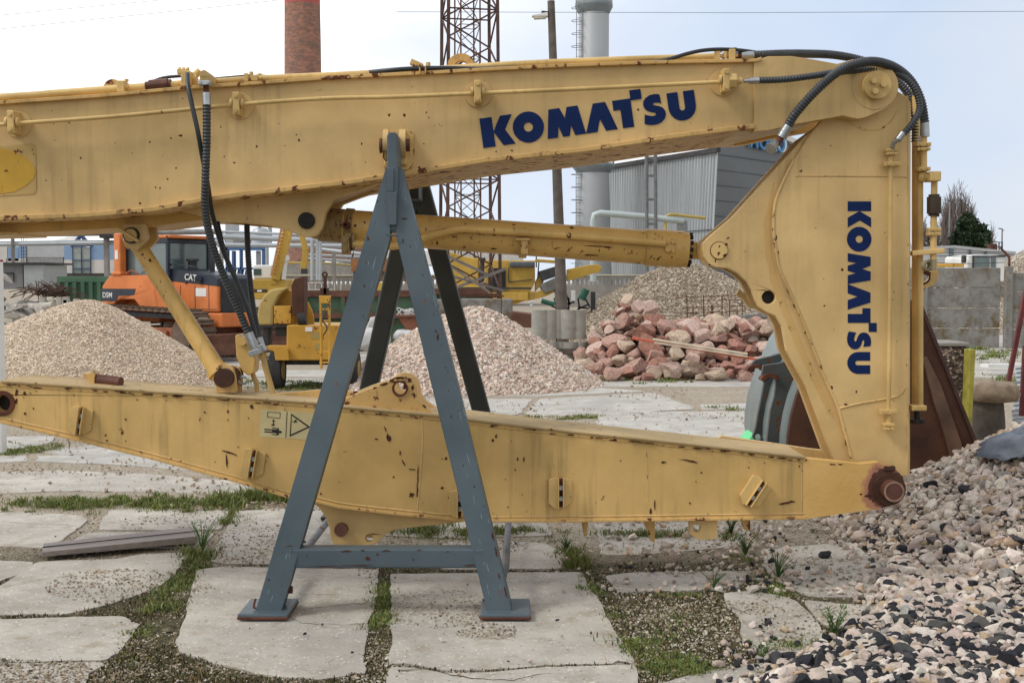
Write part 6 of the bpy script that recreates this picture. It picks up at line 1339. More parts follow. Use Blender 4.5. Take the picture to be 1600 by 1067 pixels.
# ---- lamp post
YP = 30.; lpst = thing('lamp_post', 'weathered dark wooden pole with a white street lamp head at top', 'street lamp', at(879, YP))
WD = plain('weathered_grey_wood', (.12, .10, .085), .9, 0, .4, 3, .4, 30)
x = MB(); a = P(861, 2, YP); x.cyl((P(879, 440, YP).x+.02, YP, 0), a, .15, 14, r2=.09); x.build('pole', WD, lpst)
x = MB(); x.beam((P(871, 440, YP).x, YP+.1, 0), P(868.5, 120, YP+.1), .07, .07); x.build('side_rail', DKS, lpst)
x = MB(); a = P(856, 24, YP); b = P(831, 26, YP); x.beam(a, b, .22, .10, w2=.16, h2=.05); x.build('lamp_head', WHT, lpst, .02)
x = MB(); x.beam(P(857, 21, YP), P(846, 20, YP), .14, .06); x.cyl(P(862, 24, YP), P(853, 23, YP), .04, 10); x.build('lamp_arm', DKS, lpst)
x = MB(); x.beam(P(853, 28, YP), P(834, 29, YP), .16, .05); x.build('lamp_glass', plain('lamp_cover_glass', (.6, .56, .42), .2), lpst, .01)
# ---- crusher
YX = 38.; cu_ = thing('mobile_crusher', 'large yellow mobile screening machine with black hopper behind the lattice mast', 'crusher', at(780, YX))
x = MB(); x.prism(PX([(692, 398), (700, 393), (726, 401), (748, 404), (748, 448), (692, 448)], YX), YX, YX+2.2); x.build('rear_body', YO2, cu_, .03)
x = MB(); x.prism(PX([(757, 408), (762, 406), (793, 407), (836, 407), (836, 440), (828, 457), (757, 457)], YX-.1), YX-.1, YX+2.2); x.build('engine_housing', YO2, cu_, .03)
pboxobj('radiator_grille', DKS, cu_, YX-.13, .05, [(763, 419, 790, 451)]); pboxobj('roller_cover', plain('grey_roller', (.09, .10, .11), .4, .2), cu_, YX-.3, .3, [(796, 409, 836, 418)], .05)
x = MB()
for y_ in range(421, 451, 4): pbox(x, 763, y_, 790, y_+1, YX-.16, .03)
x.build('grille_slat', plain('slat', (.02, .02, .022), .6), cu_)
x = MB(); x.beam(P(795, 441, YX-.14), P(832, 437, YX-.14), .03, .03); x.beam(P(795, 418, YX-.14), P(795, 441, YX-.14), .03, .03); x.build('panel_seam', DKS, cu_)
pboxobj('lower_frame', YO2, cu_, YX-.2, 2.4, [(760, 456, 826, 470), (700, 446, 760, 460)], .03)
x = MB(); x.prism(PX([(776, 470), (820, 470), (800, 477), (798, 480), (776, 480)], YX), YX, YX+1.5); x.prism(PX([(826, 456), (840, 456), (875, 442), (880, 450), (850, 464), (826, 470)], YX-.1), YX-.1, YX+.4)
x.prism(PX([(836, 441), (842, 430), (850, 440), (836, 456)], YX), YX, YX+.5); x.build('conveyor_frame', YO2, cu_, .02)
x = MB(); x.prism(PX([(886, 421), (920, 414), (935, 413), (941, 418), (938, 425), (925, 428), (886, 440)], YX+.1), YX+.1, YX+.6); x.beam(P(836, 407, YX), P(880, 410, YX), .08, .10); x.build('discharge_conveyor', YO2, cu_, .02)
x = MB(); x.prism(PX([(842, 424), (872, 415), (876, 430), (846, 440)], YX-.2), YX-.2, YX+1.4); x.build('hopper', DKS, cu_, .02)
x = MB(); x.prism(PX([(843, 446), (878, 430), (880, 448), (850, 458)], YX-.3), YX-.3, YX+1.4); x.build('hopper_chute', plain('worn_grey_plate', (.18, .175, .16), .5, .4), cu_, .02)
x = MB(); x.cyl(P(753.5, 440, YX), P(753.5, 406, YX), .07, 10); x.cyl(P(753.5, 408, YX), P(753.5, 403, YX), .11, 10); x.build('exhaust', DKS, cu_)
x = MB(); pbox(x, 690, 449, 830, 452, YX-.22, .05); x.build('rail', DKS, cu_)
x = MB(); x.beam(P(838, 395, YX), P(838, 418, YX), .04, .04); x.beam(P(842, 410, YX), P(840, 436, YX), .04, .04); x.build('handrail', DKS, cu_)
# ---- green skips
def skip(label, px0, px1, ytop, Y, d, mt, ribs, grp='open steel skips', hpx=None):
    o = thing('skip_container', label, 'skip', at((px0+px1)/2, Y), grp); a = P(px0, ytop, Y); b = P(px1, ytop, Y)
    x = MB(); x.box(a.x, b.x, Y, Y+.06, .1, a.z); x.box(a.x, b.x, Y+d-.06, Y+d, .1, a.z); x.box(a.x, a.x+.06, Y+.06, Y+d-.06, .1, a.z-.002); x.box(b.x-.06, b.x, Y+.06, Y+d-.06, .1, a.z-.002); x.box(a.x+.06, b.x-.06, Y+.06, Y+d-.06, .1, .16); x.build('shell', mt, o)
    MB().box(a.x-.04, b.x+.04, Y-.06, Y+.02, a.z-.14, a.z+.02).build('rim', RST if mt is GRN else mt, o, .01); MB().box(a.x-.04, b.x+.04, Y-.05, Y, .1, .22).build('bottom_rail', mt, o, .01)
    for i in range(ribs+1):
        xx = a.x+(b.x-a.x)*i/ribs; x = MB(); x.box(xx-.05, xx+.05, Y-.07, Y-.001, .22, a.z-.14); x.build('rib', mt, o)
    return o
skip('dark green ribbed skip left of the bulldozer', 92, 168, 433, 33, 2.2, GRL, 6)
skip('long rust-streaked green skip behind the drum trailer and stand', 478, 652, 455, 29.5, 2.2, GRN, 3)
x = MB(); a = P(480, 492, 29.4); b = P(652, 492, 29.4); x.box(a.x, b.x, 29.38, 29.5, a.z-.08, a.z+.04)
x.build('side_rail', RST, [o for o in bpy.data.objects if o.get('label', '').startswith('long rust')][0])
skip('low green skip with rusty rim behind the concrete blocks', 655, 760, 452, 30.5, 2, GRN, 3)
o = thing('scrap_skip', 'small tapered rusty skip holding a tangle of white cable', 'skip', at(672, 25.))
x = MB(); x.prism(PX([(620, 494), (700, 494), (690, 522), (640, 522)], 25), 25, 26.4); x.build('tub', paint('orange_rusty', (.20, .07, .035), .8, .8, .3, sc=.5), o, .02)
pboxobj('rim', RST, o, 24.95, 1.5, [(618, 492.5, 702, 496)], .01)
x = MB(); rs = random.Random(3)
for i in range(9):
    q = P(628+rs.uniform(-8, 16), 492, 25.4); x.tube([q, q+Vector((rs.uniform(-.1, .1), 0, rs.uniform(.05, .16))), q+Vector((rs.uniform(.05, .25), 0, rs.uniform(-.02, .1))), q+Vector((rs.uniform(.1, .35), .1, -.02))], .010, 5)
w_o = x.build('cable_tangle', WHT, None, loc=tuple(P(635, 492, 25.4))); tag(w_o, 'white cable tangle heaped in the small rusty skip', 'cable')
# big bags
def bag(label, poly, Y, d, seed, mt):
    rs = random.Random(seed); import bmesh; bm = bmesh.new(); bmesh.ops.create_icosphere(bm, subdivisions=4, radius=1); q = PX(poly, Y); xs = [a for a, _ in q]; zs = [b for _, b in q]
    cx, cz, rx, rz = (min(xs)+max(xs))/2, (min(zs)+max(zs))/2, (max(xs)-min(xs))/2, (max(zs)-min(zs))/2
    for v in bm.verts:
        s_ = 1+.20*mnoise.noise(v.co*1.4+Vector((seed, 0, 0)))+.07*mnoise.noise(v.co*5); p = v.co*s_; p = Vector([math.copysign(abs(t)**.7, t) for t in p]); v.co = (p.x*rx, p.y*d/2, p.z*rz)
    me = bpy.data.meshes.new('bag'); bm.to_mesh(me); bm.free(); me.materials.append(mt); me.polygons.foreach_set('use_smooth', [True]*len(me.polygons))
    o = bpy.data.objects.new('bulk_bag', me); COL.objects.link(o); o.location = (cx, Y+d/2, cz); tag(o, label, 'bulk bag'); return o
BG = plain('grey_white_woven_bag', (.50, .50, .50), .7, 0, .15, 5, .5, 6); BG2 = plain('dirty_woven_bag', (.36, .36, .35), .7, 0, .25, 5, .5, 6)
bag('slumped whitish woven bag lying on the ground behind the left stand leg', [(553, 512), (606, 552)], 24.2, .8, 2, BG)
bag('taller grey woven bag behind the slumped one', [(570, 495), (606, 545)], 25, .8, 5, BG2)
bag('flat pale plastic sheet bundle beside the rusty skip', [(612, 516), (652, 535)], 24.6, .7, 9, BG)
# concrete blocks under tower
cbk = thing('concrete_block_wall', 'low dark mossy concrete block wall behind the coarse gravel heap', 'block wall', at(740, 26.5))
for a_ in ((676, 468, 716, 560), (717, 467, 784, 560), (785, 467, 801, 560)): pboxobj('block', WALLC, cbk, 26.5, .6, [a_], .03)
x = MB()
for i in range(7): rs = random.Random(i); x.beam(P(700+rs.uniform(-5, 20), 463-i*.6, 26.7), P(760+rs.uniform(-20, 30), 464-i*.7, 26.9), .05, .03)
o = x.build('steel_offcuts', RST, None, loc=tuple(P(735, 466, 26.7))); tag(o, 'thin rusty steel offcuts lying along the top of the block wall', 'steel offcuts')
o = thing('rusty_trough', 'low rusty steel trough right of the concrete block wall', 'trough', at(820, 26)); x = MB(); x.prism(PX([(798, 487), (842, 492), (838, 512), (800, 512)], 26), 26, 27); x.build('tub', RST, o, .02)
# concrete half pipes stacked upright
HP = concrete('pipe_segment_concrete', (.36, .35, .31), False, (.2, .18, .14), .5)
YH = 23.2
def hpseg():
    x = MB(); ro, ri = .155, .11; po = [(ro*math.cos(R(a)), ro*.9*math.sin(R(a))) for a in range(180, 361, 15)]+[(ri*math.cos(R(a)), ri*.9*math.sin(R(a))) for a in range(360, 179, -15)]
    x.prism(po, 0, .60, axis='z'); x.box(-.17, .17, -.01, .04, 0, .07); return x
src = None
for r_ in range(2):
    for i in range(5):
        nm = ['leftmost', 'second from left', 'middle', 'fourth from left', 'rightmost'][i]; lb = f'grey upright concrete channel block, {nm} of the {"lower" if r_ == 0 else "upper"} row beside the boulders'
        if src is None: o = src = hpseg().build('channel_block', HP, None, .01)
        else: o = src.copy(); COL.objects.link(o)
        px = 843+i*15+(4 if r_ == 0 else 0); yb = P(px, 516 if r_ else 546, YH); o.location = (yb.x, YH+.05*((i*7) % 3), .0+(.61 if r_ else .0)); o.rotation_euler = (0, 0, R((i*37 % 11)-5))
        tag(o, lb, 'concrete block', 'stacked concrete channel blocks'); o.scale = (1, 1, .92)
o = thing('pallet_stack', 'low dark pallet under the concrete channel blocks', 'pallet', at(875, YH)); x = MB(); pbox(x, 836, 545, 915, 552, YH-.2, 1); x.build('boards', WD, o)
for i, p in enumerate([(0.6, .92)]): pass
# pumps/valves
pv = thing('valve_assembly', 'green pump and pipe valves with white boxes behind the pole', 'pump', at(900, 33)); GP = plain('green_pump_paint', (.03, .13, .09), .5, .1, .2, 3)
MB().cyl(P(908, 468, 33), P(916, 452, 33), m(6, 33), 16).build('pump_motor', GP, pv); x = MB(); x.cyl(P(846, 470, 33), P(866, 476, 33), m(4, 33), 10); x.cyl(P(866, 476, 33), P(872, 466, 33), m(4, 33), 10); x.build('pump_body', GP, pv)
x = MB(); pbox(x, 868, 456, 876, 474, 32.8, .2); pbox(x, 893, 454, 899, 470, 32.8, .2); pbox(x, 828, 470, 832, 480, 32.8, .1); pbox(x, 826, 472, 836, 474, 32.8, .1); x.build('white_box', WHT, pv, .01)
x = MB(); rs = random.Random(8)
for i in range(12): a = P(rs.uniform(870, 925), rs.uniform(475, 487), 33); x.beam(a, a+Vector((rs.uniform(-.4, .4), 0, rs.uniform(0, .5))), .05, .05)
x.box(P(925, 0, 33).x, P(932, 0, 33).x, 33, 33.2, .6, P(0, 456, 33).z); x.build('pipework', DKS, pv)
# far wall with slots
fw = thing('slotted_wall', 'long grey concrete wall with a row of small slots near its top, far behind', 'wall', at(700, 62))
x = MB()
for a_, b_ in ((436, 692), (880, 1018)):
    pbox(x, a_, 445, b_, 480, 62, .25); pbox(x, a_, 431, b_, 437, 62, .25)
    for i in range(int((b_-a_)/7)): pbox(x, a_+i*7, 436.9, a_+i*7+4, 445.1, 62.02, .2)
x.build('wall_body', FC, fw)
x = MB(); pbox(x, 436, 429, 692, 431.2, 61.95, .35); pbox(x, 880, 428.8, 1100, 430.6, 61.95, .35); x.build('coping', plain('pale_yellow_coping', (.55, .52, .38), .7), fw)
x = MB(); 
for i in range(6): pbox(x, 482+i*10, 441, 483+i*10, 456, 58, .04)
pbox(x, 476, 441, 520, 442.5, 58, .04); pbox(x, 476, 452, 520, 453, 58, .04); o = x.build('white_railing', WHT, None, loc=at(498, 58)); tag(o, 'white metal railing frame before the slotted wall', 'railing')
# brick building + pipes (process plant)
bb = thing('brick_building', 'low red brick building with grey base behind the pipes', 'building', at(560, 75)); pboxobj('brick_wall', plain('dull_red_brick', (.27, .13, .09), .9, 0, .2, 3, .3, 4), bb, 75, 6, [(478, 362, 556, 405)]); pboxobj('plinth', FC, bb, 74.9, 6.2, [(440, 410, 556, 440)])
pboxobj('wall', WHT, bb, 74, 5, [(596, 392, 700, 414)]); 
o = thing('white_shed', 'plain pale building behind the lattice mast and crusher', 'shed', at(750, 85)); pboxobj('wall', plain('pale_render', (.55, .54, .51), .8), o, 85, 8, [(690, 378, 818, 440)])
o = thing('rust_roof_shed', 'low shed with rust-orange roof behind the stand', 'shed', at(600, 45)); pboxobj('roof', plain('orange_rust_roof', (.30, .13, .05), .8), o, 45, 3, [(548, 405, 652, 424)]); pboxobj('wall', plain('brown_wall', (.16, .12, .10), .9), o, 45.1, 2.8, [(552, 424, 650, 440)]); pboxobj('yellow_body', YO2, o, 43, 1.5, [(575, 441, 620, 455)], .02)
pp = thing('process_piping', 'bank of silver process pipes on grey posts behind the trailer and stand', 'pipework', at(470, 58)); PS = plain('silver_lagged_pipe', (.42, .45, .47), .4, .3, .12, 1)
k = 0
for y0, y1, r_, Y in ((362, 372, 2.2, 58), (369.5, 380, 4.5, 58), (383, 385, 3.5, 57), (398, 404, 2.2, 60), (404, 412, 2.5, 60)):
    x = MB(); x0 = 340 if k < 3 else 480; x.tube([P(x0, y0, Y), P(610, y1, Y)], m(r_, Y), 10, smooth_path=False); x.build('pipe', PS, pp); k += 1
for px in (488, 496, 500): x = MB(); x.cyl(P(px, 374, 56), P(px, 438, 56), m(3, 56), 10); x.build('pipe', PS, pp)
x = MB(); x.tube([P(498, 438, 56.5), P(498, 393, 56.5), P(502, 390, 56.5), P(600, 401, 56.5)], m(3.2, 56), 10, smooth_path=False); x.build('pipe', PS, pp)
x = MB(); x.tube([P(440, 411, 61), P(505, 411, 61), P(600, 420, 61)], m(1.6, 61), 8, smooth_path=False); x.build('gas_pipe', PY, pp)
for px in (521, 345): x = MB(); pbox(x, px-2.5, 362, px+2.5, 440, 59, .3); x.build('post', FC, pp)
x = MB(); rs = random.Random(4)
for i in range(16): px = rs.uniform(500, 600); pbox(x, px, rs.uniform(395, 415), px+1.2, 432, 60.5, .05)
for y_ in (372, 380, 388): pbox(x, 520, y_, 556, y_+1, 60, .05)
x.build('small_pipework', plain('grey_small_pipes', (.30, .33, .35), .5, .3), pp)
pl_ = thing('process_plant', 'blue steel frame carrying silver vessels and ducts behind the bulldozer', 'process plant', at(400, 66)); BS = plain('bright_blue_steel', (.06, .13, .28), .6, .1, .2, 1)
x = MB(); 
for a_ in ((352, 386, 356, 440), (362, 392, 366, 440), (374, 390, 377, 440), (409, 390, 414, 430), (352, 386, 414, 391), (352, 418, 400, 421)): pbox(x, *a_, 66, .5)
for i in range(7): x.beam(P(352+i*6, 440, 66.3), P(356+i*6, 420, 66.3), .12, .12)
x.build('blue_frame', BS, pl_)
x = MB(); x.cyl(P(366, 372, 68), P(420, 372, 68), m(10, 68), 20); x.lathe(tuple(P(407, 372, 67)), [(m(14, 67), -.5), (m(14, 67), .25), (m(11, 67), .5), (0, .62)], 24); pbox(x, 352, 348, 365, 386, 69, 1.5); x.build('vessel', PS, pl_)
x = MB(); x.tube([P(404, 356, 66), P(408, 350, 66), P(418, 350, 66), P(422, 358, 66), P(422, 380, 66)], m(3, 66), 10); pbox(x, 414, 376, 418, 430, 66, .4); pbox(x, 400, 392, 406, 425, 67, .4); x.build('duct', PS, pl_)
x = MB(); x.beam(P(300, 377, 75), P(352, 371, 75), .1, .1); x.beam(P(280, 386, 75), P(352, 381, 75), .1, .1)
for i in range(11): x.beam(P(300+i*5, 377-i*.6, 75), P(302.5+i*5, 384-i*.5, 75), .06, .06)
x.build('blue_gantry', BS, pl_)
# pipe bridge left
pbz = thing('pipe_bridge', 'elevated grey pipes on concrete posts crossing behind the bulldozer', 'pipe bridge', at(150, 50))
for y0, y1, r_, Y in ((368, 362, 4.5, 50), (383, 378, 3.2, 50.5), (379, 374, 1.4, 51)): x = MB(); x.tube([P(-250, y0+2, Y), P(345, y1, Y)], m(r_, Y), 10, smooth_path=False); x.build('pipe', plain('weathered_pipe', (.25, .25, .25), .5, .3) if r_ > 4 else PS, pbz)
for px, w_ in ((18, 3), (165, 7)): x = MB(); pbox(x, px-w_/2, 364, px+w_/2, 440, 50.3, .3); x.build('post', FC, pbz)
x = MB(); pbox(x, 155, 366, 172, 372, 49.8, .8); x.build('bracket', DKS, pbz)
# blue-and-white building far left
wb = thing('office_building', 'white and light-blue industrial office with glazed front and blue lattice gable', 'building', at(90, 80)); YW = 80.
LB = plain('light_blue_panel', (.22, .33, .50), .6, 0, .08); WP = plain('off_white_panel', (.56, .54, .50), .7, 0, .08, 2); GP2 = plain('pale_grey_sheet', (.44, .45, .47), .6, .1, .08, 2)
pboxobj('upper_wall', GP2, wb, YW, 5, [(41, 384, 101, 402)]); pboxobj('lower_wall', plain('mesh_grey', (.28, .28, .28), .8), wb, YW+.02, 5, [(41, 402, 99, 428)]); pboxobj('blue_panel', LB, wb, YW-.05, 5, [(29, 384, 41, 404), (100, 384, 113, 406), (12, 386, 29, 408), (142, 382, 178, 406)]); pboxobj('white_panel', WP, wb, YW-.05, 5, [(10, 404, 41, 432), (100, 406, 113, 432), (142, 406, 178, 434), (-100, 384, 12, 432)])
for i in range(2):
    for j, (ya, yb_) in enumerate(((386, 406), (407, 419), (420, 431))): pboxobj('window', plain('sky_glass_%d' % (i*3+j), (.30-.06*j, .33-.05*j, .31-.04*j), .15), wb, YW-.08, .1, [(113.5+i*14.3, ya, 126.6+i*14.3, yb_)])
x = MB()
for a_ in ((113, 384, 114, 432), (126.6, 375, 127.8, 432), (141, 384, 142, 432), (113, 406, 142, 407), (113, 419, 142, 420), (110, 384, 143, 385.5)): pbox(x, *a_, YW-.15, .1)
x.beam(P(111, 385, YW-.1), P(127, 367, YW-.1), .16, .16); x.beam(P(127, 367, YW-.1), P(143, 385, YW-.1), .16, .16)
for i in range(1, 8): t = i/8; x.beam(P(111+16*t, 385-18*t, YW-.1), P(111+32*t, 385, YW-.1), .05, .05); x.beam(P(143-16*t, 385-18*t, YW-.1), P(143-32*t, 385, YW-.1), .05, .05)
x.build('blue_frame', plain('deep_blue_frame', (.035, .075, .19), .6), wb)
x = MB(); a, b, c, d = P(72, 379, YW+1), P(105, 370, YW+6), P(124, 369, YW+6), P(113, 382, YW+1); x.add([a, d, c, b], [(0, 1, 2, 3)]); x.build('roof', WP, wb)
x = MB(); 
for px in (33, 36, 40): pbox(x, px, 370, px+.8, 410, YW-1, .1)
for i in range(8): pbox(x, 31, 372+i*5, 42, 372.7+i*5, YW-1, .1)
x.build('ladder_frame', DKS, wb)
o = thing('container_house', 'grey steel site container by the left rubble', 'container', at(36, 45)); pboxobj('body', plain('container_grey', (.19, .19, .19), .7, 0, .2, 3), o, 45, 2.5, [(-60, 412, 36, 452)]); pboxobj('end_wall', plain('container_pale', (.33, .35, .35), .6, 0, .1, 3), o, 44.9, 2.4, [(37, 414, 68, 453)]); pboxobj('roof', DKS, o, 44.8, 2.8, [(-62, 410, 70, 413)]); pboxobj('door_recess', DKS, o, 44.95, .1, [(0, 426, 21, 428), (20, 426, 21.5, 440)])
o = thing('dark_shed', 'low open shed with dark corrugated roof behind the green skip', 'shed', at(120, 52)); pboxobj('roof', plain('dark_brown_roof', (.06, .05, .045), .8), o, 52, 4, [(70, 427, 166, 434)]); pboxobj('wall', plain('shed_interior', (.10, .09, .08), .9), o, 54, .2, [(72, 432, 166, 460)])
# rubble heap left
RB = [plain('rubble_concrete_%d' % i, c, .95, 0, .3, 8, .8, 20) for i, c in enumerate(((.34, .32, .29), (.24, .225, .20), (.42, .39, .34)))]
rs = random.Random(21); rmesh = []
for i in range(6): b = BMS[i].copy(); b.materials.clear(); b.materials.append(RB[i % 3]); rmesh.append(b)
sh3 = ['mid grey', 'dark grey', 'pale']
for i in range(52):
    px = rs.uniform(-40, 112); Y = rs.uniform(31, 34); h = max(0, 1.75*(1-abs(px-5)/95)-(Y-31)*-.08)*rs.random(); s_ = rs.uniform(.14, .36); mi = rs.randrange(6)
    o = bpy.data.objects.new('rubble_chunk', rmesh[mi]); COL.objects.link(o); o.location = (P(px, 0, Y).x, Y, h+.15); o.scale = (s_*1.3, s_, s_*rs.uniform(.4, .8)); o.rotation_euler = (rs.uniform(-.7, .7), rs.uniform(-.7, .7), rs.uniform(0, 6))
    tag(o, f'{"large" if s_ > .26 else "small"} {sh3[mi % 3]} broken concrete chunk in the left rubble heap, {"upper" if h > .6 else "lower"} {"left" if px < 20 else "middle" if px < 70 else "right"} part', 'rubble', 'broken concrete chunks at the left')
for i in range(6):
    px = 66+i*10.; q = P(px, 466, 31); x = MB(); x.box(q.x-.07, q.x+.07, 31, 31.15, .5, q.z+rs.uniform(-.05, .05)); o = x.build('concrete_post', RB[2], None, .01, loc=(q.x, 31, .5)); o.rotation_euler = (0, R(rs.uniform(-6, 8)), 0); tag(o, f'short pale upright concrete post, {["first","second","third","fourth","fifth","sixth"][i]} from the left beside the rubble', 'concrete post', 'row of concrete posts')
x = MB(); x.cyl(P(14, 482, 30), P(84, 477, 29), m(5.5, 29.5), 14); o = x.build('concrete_pipe', RB[2], None, loc=tuple(P(50, 480, 29.5))); tag(o, 'long pale concrete pipe lying before the rubble', 'concrete pipe')
for i, (a_, b_) in enumerate((((10, 474), (50, 500)), ((30, 478), (62, 498)), ((56, 476), (70, 500)), ((0, 490), (40, 478)))): x = MB(); x.beam(P(*a_, 28.8), P(*b_, 28.4), .16, .06); o = x.build('broken_beam', RB[i % 3], None, loc=tuple(P(*b_, 28.5))); tag(o, f'broken concrete beam leaning in front of the rubble, {["leftmost steep one", "second steep one", "rightmost steep one", "rising to the right"][i]}', 'concrete beam', 'broken beams by the rubble')
x = MB(); 
for i in range(60): a = P(rs.uniform(54, 100), rs.uniform(452, 464), 31.5); x.tube([a, a+Vector((rs.uniform(-.4, .4), rs.uniform(-.3, .3), rs.uniform(-.1, .35))), a+Vector((rs.uniform(-.8, .8), 0, rs.uniform(-.2, .1)))], .012, 4, step=.3)
o = x.build('brushwood', plain('brushwood_brown', (.10, .06, .045), .9), None, loc=tuple(P(76, 460, 31.5))); tag(o, 'tangle of brown brushwood behind the posts at the left', 'brushwood'); o['kind'] = 'stuff'
x = MB(); pbox(x, -4, 400, 4.5, 520, 12, .05); o = thing('striped_post', 'white post with red marks at the left edge of the view', 'post', at(2, 12)); a = P(-3, 400, 12); x = MB(); x.cyl((a.x, 12, 0), a, m(7, 12), 16); x.build('post_body', WHT, o)
x = MB()
for y_ in (406, 430, 440, 455, 468): q = P(-3, y_, 12); x.cyl((q.x, 12, q.z), (q.x, 12, q.z-.02), m(7.3, 12), 16)
x.build('red_mark', plain('red_mark', (.30, .04, .03), .7), o)
# ---- old gravel foreground: rebar mesh and beams
o = thing('hollow_beam', 'grey hollow concrete beam lying behind the boulders', 'concrete beam', at(1150, 26))
Yb = 26.; a = P(1085, 506, Yb); b = P(1205, 484, Yb)
x = MB(); x.beam(a, P(1215, 486, Yb+.6), .3, .05); x.beam(P(1085, 516, Yb), P(1215, 500, Yb+.6), .3, .16); x.build('beam_body', FC, o, .01)
x = MB()
for px, py in ((1089, 507), (1132, 502), (1167, 496), (1203, 491)): x.beam(P(px-14, py+1, Yb-.0), P(px+14, py-2, Yb+.1), .3, .12)
x.build('beam_cell', RB[1], o, .02)
x = MB(); rs = random.Random(31)
for px in (1074, 1083, 1100, 1112, 1114, 1128, 1140, 1152, 1160): x.beam(P(px, 505, 25.9), P(px+rs.uniform(-1, 1), 458+rs.uniform(0, 25), 25.9), .018, .018)
for y_ in (463, 470, 480, 488): x.beam(P(1070, y_+1, 25.88), P(1165, y_-2, 25.88), .014, .014)
o = x.build('rebar_mesh', M['rust'], None, loc=tuple(P(1115, 505, 25.9))); tag(o, 'thin rusty reinforcing mesh standing behind the boulders', 'rebar mesh')
o = thing('orange_plank', 'orange-red painted plank lying across the boulders', 'plank'); x = MB(); x.beam(P(988, 528, 20.9), P(1185, 562, 20.6), .22, .04, w2=.24); x.build('board', plain('orange_red_board', (.48, .12, .06), .8, 0, .2, 6), o, .004)
o.location = (0, 0, 0)
o = thing('pale_plank', 'pale cream timber plank on top of the orange one', 'plank'); x = MB(); x.beam(P(1020, 530, 20.8), P(1168, 553, 20.55), .14, .03); x.beam(P(1022, 535, 20.7), P(1168, 557, 20.5), .03, .03); x.build('board', plain('cream_timber', (.56, .48, .36), .8, 0, .2, 6), o, .003)
# ================================================================== RIGHT SIDE
BG_ = paint('bucket_grey_green', (.175, .215, .215), .38, .45, .6, sc=.8, grime=(.12, .085, .055)); BGD = paint('bucket_dark_edge', (.050, .060, .060), .5, .8, .3)
bk = thing('digger_bucket', 'huge grey-green excavator bucket with rusty inside plates behind the upright arm', 'bucket', at(1320, 9.2))
YU = 8.7; prof = [(1330, 475), (1300, 508), (1275, 545), (1254, 592), (1243, 620), (1235, 650), (1230, 680), (1229, 705), (1236, 740), (1255, 780), (1290, 800)]
def shell(dx, y0, y1, nm, mt, bev=0):
    q = PX([(a+dx, b) for a, b in prof], YU); q2 = PX([(a+dx+5, b+1) for a, b in prof], YU); x = MB(); n = len(q)
    vs = [(a, y0, z) for a, z in q]+[(a, y1, z) for a, z in q]+[(a, y0, z) for a, z in q2]+[(a, y1, z) for a, z in q2]
    fs = [(i, i+1, n+i+1, n+i) for i in range(n-1)]+[(2*n+i+1, 2*n+i, 3*n+i, 3*n+i+1) for i in range(n-1)]+[(i+1, i, 2*n+i, 2*n+i+1) for i in range(n-1)]+[(n+i, n+i+1, 3*n+i+1, 3*n+i) for i in range(n-1)]
    x.add(vs, fs, False); return x.build(nm, mt, bk, bev)
sh_ = shell(0, YU+.03, 10.3, 'shell', BG_); sh_.data.polygons.foreach_set('use_smooth', [i < 20 for i in range(len(sh_.data.polygons))])
side = [(1440, 474), (1534, 708), (1520, 745), (1500, 800), (1290, 800), (1255, 780), (1236, 740), (1230, 700), (1231, 680), (1236, 650), (1244, 620), (1255, 592), (1275, 546), (1300, 509), (1330, 476), (1380, 455)]
MB().prism(PX(side, YU), YU, YU+.04).build('side_plate', M['rustdk'], bk, .008)
x = MB(); x.prism(PX([(1440, 560), (1446, 556), (1468, 600), (1500, 690), (1508, 740), (1496, 760), (1480, 700), (1458, 630)], YU), YU-.03, YU); x.build('wear_rib', plain('worn_dull_brown', (.13, .075, .05), .5, .2, .4, 5), bk, .006)
MB().prism(PX([(1440, 474), (1534, 708), (1529, 712), (1436, 480)], YU), YU-.02, YU+.06).build('side_cutter', plain('darker_cutter', (.06, .03, .025), .6, .2, .4, 5), bk, .006)
MB().prism(PX([(1440, 480), (1530, 706), (1500, 800), (1400, 800), (1340, 500)], 10.3), 10.3, 10.34).build('side_plate', M['rustdk'], bk, .008)
earf = [(1245, 545), (1215, 556), (1197, 563), (1190, 575), (1190, 590), (1194, 598), (1201, 596), (1204, 590), (1209, 590), (1213, 600), (1212, 615), (1206, 640), (1202, 665), (1200, 694), (1236, 700), (1240, 660), (1252, 610), (1275, 555)]
def ear_(Y, dx, dy, mt): MB().prism([(P(a+dx, b+dy, Y).x, P(a+dx, b+dy, Y).z) for a, b in earf], Y, Y+.045).build('hook_plate', mt, bk, .006)
MB().prism(PX([(1238, 562), (1215, 568), (1193, 571), (1190, 590), (1193, 597), (1199, 597), (1203, 589), (1211, 588), (1213, 598), (1211, 615), (1204, 640), (1198, 694), (1232, 700), (1236, 660), (1250, 610), (1262, 575)], 8.95), 8.95, 9.0).build('hook_plate', BGD, bk, .006)
MB().prism(PX([(1232, 548), (1206, 556), (1180, 562), (1171, 572), (1172, 580), (1178, 582), (1181, 573), (1190, 571), (1197, 576), (1194, 600), (1186, 640), (1181, 668), (1176, 682), (1182, 691), (1192, 694), (1202, 690), (1215, 600)], 9.55), 9.55, 9.6, [PX(circ(1184.5, 683, 5, 14), 9.55)]).build('hook_plate', BGD, bk, .006)
MB().prism(PX([(1246, 525), (1225, 540), (1200, 556), (1192, 562), (1230, 560), (1262, 530)], 9.95), 9.9, 9.95).build('rib_plate', BG_, bk, .004)
